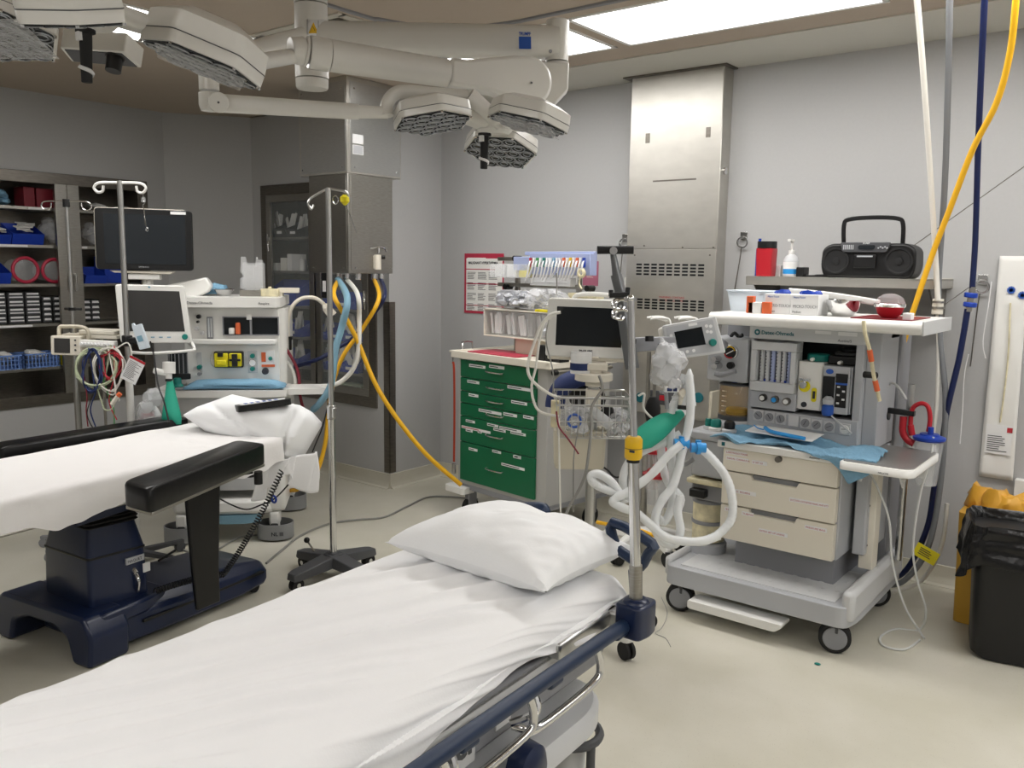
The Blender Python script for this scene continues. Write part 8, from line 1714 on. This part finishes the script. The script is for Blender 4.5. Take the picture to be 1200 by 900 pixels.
t = thing('red_regulator', 'red handle hanging from the black clamp arm', 'regulator', on('y', CYn, 1060, 500)); Tq = frame(t).inverted(); k = MB(Tq); k.tube([on('y', CYn, 1059, 488), on('y', CYn, 1058, 505), on('y', CYn, 1063, 515), on('y', CYn, 1071, 520)], .016, 10, 4); k.tube([on('y', CYn, 1067, 498), on('y', CYn, 1069, 510)], .014, 10, 2); build('body', k, 'red_plastic', t)
t = thing('clamp_arm', 'black clamp arm reaching right from the machine side', 'clamp arm', on('y', CYn, 1040, 484)); Tq = frame(t).inverted(); k = MB(Tq); arm_mb(k, on('y', CYn, 1035, 480), on('y', CYn, 1072, 485), .03, .026, .03, .022, .2); k.cyl(on('y', CYn, 1027, 486), on('y', CYn, 1042, 486), .024, n=14); build('arm', k, 'black_plastic', t)
k = MB(Tq); k.tube([on('y', CYn, 1030, 491), on('y', CYn, 1032, 503), on('y', CYn, 1028, 507), on('y', CYn, 1024, 502)], .005, 6, 4); build('wire_hook', k, 'black_plastic', t)
k = MB(); P = [on('y', 4.0, *p) for p in ((1034, 470), (1038, 455), (1045, 449), (1054, 455), (1062, 468))]; k.tube([p-P[0] for p in P], .006, 8, 6); solo_at('chrome_tube', k, 'satin_rod', 'curved grey tube arching above the black clamp arm', 'tube', P[0])
# thin clear suction tubing to the floor loop
def tubing(lab, pts, m_='thin_tube', r_=.005):
    P = [on(*p) for p in pts]; k = MB(); k.tube([p-P[0] for p in P], r_, 8, 7); return solo_at('suction_tubing', k, m_, lab, 'tubing', P[0])
tubing('clear suction tubing dropping from the canister and looping on the floor', [('y', 3.98, 1094, 512), ('y', 3.95, 1090, 540), ('y', 3.92, 1078, 580), ('y', 3.92, 1070, 640), ('y', 3.95, 1075, 680), ('y', 3.98, 1085, 715), ('z', .006, 1077, 738), ('z', .006, 1050, 737), ('z', .006, 1032, 746), ('z', .006, 1036, 757), ('z', .006, 1060, 761), ('z', .006, 1078, 750)])
tubing('clear suction tubing hanging below the fold-out shelf down to the floor loop', [('y', 3.80, 1016, 548), ('y', 3.8, 1030, 575), ('y', 3.82, 1042, 610), ('y', 3.85, 1046, 660), ('y', 3.9, 1060, 710), ('y', 3.95, 1078, 740), ('z', .006, 1083, 748)])
tubing('short thin tube leaning below the right edge of the machine banner', [('y', 3.78, 972, 485), ('y', 3.76, 985, 497), ('y', 3.75, 998, 508)], 'pale_grey', .004)
k = MB(); p_ = on('y', Yh-.04, 1086, 649); k.box(-.055, .05, -.002, .002, -.035, .03, RY(22)); o = solo_at('yellow_tag', k, 'bright_yellow', 'yellow tag hanging on the hoses behind the machine', 'tag', p_); build('print_block', lines_mb(-.035, .035, -.02, .02, 4, -.003, .35, 3, RY(22)), 'ink', o, smooth=False)
for pts, lb in (([(1162, 330), (1158, 360), (1152, 400), (1155, 420)], 'white string hanging from the small hook'), ([(1135, 415), (1130, 440), (1128, 480), (1125, 520)], 'thin white string dangling beside the navy hose')):
    P = [on('y', 4.67, *p) for p in pts]; k = MB(); k.tube([p-P[0] for p in P], .0025, 5, 5); solo_at('string', k, 'label_white', lb, 'string', P[0])
# hair-thin threads on the floor
k = MB(); P = [on('z', .003, *p) for p in ((775, 700), (782, 718), (776, 735), (768, 742), (780, 748), (786, 758))]; k.tube([p-P[0] for p in P], .0012, 4, 6); solo_at('thread', k, 'mid_grey', 'thin grey thread lying on the floor near the stretcher corner', 'thread', P[0])
k = MB(); k.ball((0, 0, .004), 1, 8, None, (.014, .010, .004)); solo_at('teal_scrap', k, 'teal', 'tiny teal scrap on the floor in front of the machine', 'scrap', on('z', 0, 958, 779))
# black bin with liner, yellow bin behind
bp_ = [on('z', 0, 1137, 770), on('z', 0, 1200, 783)]
B0 = V(-.565, 3.86, 0); t = thing('waste_bin', 'tall black waste bin with black liner folded over its rim', 'bin', B0, 12)
hb_ = .575
def bsec(q, z, ex=0): return [(x, y, z) for x, y in round_poly([(-ex-.02*q, -ex), (.36+ex+.02*q, -ex), (.36+ex+.02*q, .30+ex), (-ex-.02*q, .30+ex)], .07, 5)]
k = MB(); k.loft([bsec(-1, .005), bsec(0, .02), bsec(1, hb_-.04)]); build('bin_body', k, 'black_plastic', t)
k = MB(); P = []
NN = 72
def bl(u, v):
    # v: 0 inside, .3 rim, 1 outer hem
    a = 2*PI*u; base = bsec(1, 0, .012); n = len(base); f_ = u*n; i0 = int(f_) % n; q = Vector(base[i0]).lerp(Vector(base[(i0+1) % n]), f_-int(f_)); cen = V(.18, .15, 0); d = (q-cen).normalized()
    if v < .3: s = v/.3; z = hb_-.16+.16*s; off = -.05*(1-s)
    else: s = (v-.3)/.7; hem = .20+.04*math.sin(a*3+1); z = hb_+.012*math.sin(PI*s)-hem*s; off = .012+.03*s*(1+.4*math.sin(a*9))
    off += .012*noise.noise(V(math.cos(a)*3, math.sin(a)*3, v*4))+.006*noise.noise(V(math.cos(a)*11, math.sin(a)*11, v*8)); z += .014*noise.noise(V(math.cos(a)*2, math.sin(a)*2, 3))
    return V(q.x+d.x*off, q.y+d.y*off, z)
k.grid(bl, 120, 30); build('liner', k, 'bag_liner', t)
k = MB(); k.loft([bsec(1, hb_-.20, -.03), bsec(1, hb_-.19, -.03)]); build('liner_bottom', k, 'bag_liner', t)
a, b = on('y', 4.35, 1126, 600), on('y', 4.35, 1200, 620)
t = thing('yellow_bin', 'yellow bin with yellow bag mostly hidden behind the black bin', 'bin', (a.x+.16, 4.34, 0))
k = MB(); k.loft([[(x, y, z) for x, y, z in rbox_loop(-.15*s, .15*s, -.12*s, .12*s, z, .03)] for z, s in ((.003, .92), (.52, 1))]); build('bin_body', k, 'bin_yellow', t)
k = MB(); rr = random.Random(2)
for i in range(6): k.ball((rr.uniform(-.1, .1), rr.uniform(-.05, .05), .55+rr.uniform(-.03, .03)), .07, 10)
for i, p in enumerate(k.v): k.v[i] = p+noise.noise_vector(p*18)*.03
build('bag', k, 'bag_yellow', t)
# ---- scattered small fittings become parts of their own, one object each
def islands(me):
    par = list(range(len(me.vertices)))
    def f(i):
        while par[i] != i: par[i] = par[par[i]]; i = par[i]
        return i
    for e in me.edges: a, b = f(e.vertices[0]), f(e.vertices[1]); par[a] = b
    g = {}
    for p in me.polygons: g.setdefault(f(p.vertices[0]), []).append(p)
    return list(g.values())
ONE = {'bolts': 'bolt', 'rail_link': 'rail_link', 'rail_cap': 'rail_cap', 'tape_mark': 'tape_mark', 'buttons': 'button', 'shelf_label': 'shelf_label', 'screws': 'screw', 'end_knob': 'end_knob',
       'upright_screws': 'screw', 'hose_sockets': 'hose_socket', 'stile': 'stile', 'post': 'post', 'cross_bar': 'cross_bar', 'outlet': 'outlet', 'sticker': 'sticker', 'tape_band': 'tape_band',
       'label_print': None, 'blue_stars': None, 'bracket_knob': 'bracket_knob', 'handle_bar': None, 'lock_knob': 'lock_knob', 'side_rail': 'side_rail', 'side_beam': 'side_beam', 'keys': 'key', 'push_handle': 'push_handle', 'clamp': 'clamp', 'blue_window': 'blue_window'}
def split_up(o, nm):
    me = o.data; gs = islands(me)
    if len(gs) < 2 or len(gs) > 60: return
    for i, g in enumerate(gs):
        idx = {}; vs = []; fs = []; mi = []
        for p in g:
            fc = []
            for v in p.vertices:
                if v not in idx: idx[v] = len(vs); vs.append(tuple(me.vertices[v].co))
                fc.append(idx[v])
            fs.append(fc); mi.append(p.material_index)
        nm2 = bpy.data.meshes.new(nm); nm2.from_pydata(vs, [], fs)
        for m_ in me.materials: nm2.materials.append(m_)
        nm2.polygons.foreach_set('material_index', mi); nm2.polygons.foreach_set('use_smooth', [p.use_smooth for p in g]); nm2.set_sharp_from_angle(angle=math.radians(38)); nm2.update()
        if i == 0: o.data = nm2; o.name = nm; base = o
        else: c = base.copy(); c.data = nm2; c.name = nm; C.objects.link(c)
for o in list(C.objects):
    st_ = o.name.split('.')[0]
    if o.type == 'MESH' and ONE.get(st_) and not o.children: split_up(o, ONE[st_])
# ================================================================ LIGHT AND EXPOSURE
wd = bpy.data.worlds.new('world'); bpy.context.scene.world = wd; wd.use_nodes = True
wd.node_tree.nodes['Background'].inputs[0].default_value = (.8, .82, .85, 1); wd.node_tree.nodes['Background'].inputs[1].default_value = .05
vs = bpy.context.scene.view_settings; vs.view_transform = 'Standard'; vs.look = 'None'; vs.gamma = 1; vs.use_curve_mapping = False; vs.exposure = 0.0
bpy.context.scene.display_settings.display_device = 'sRGB'
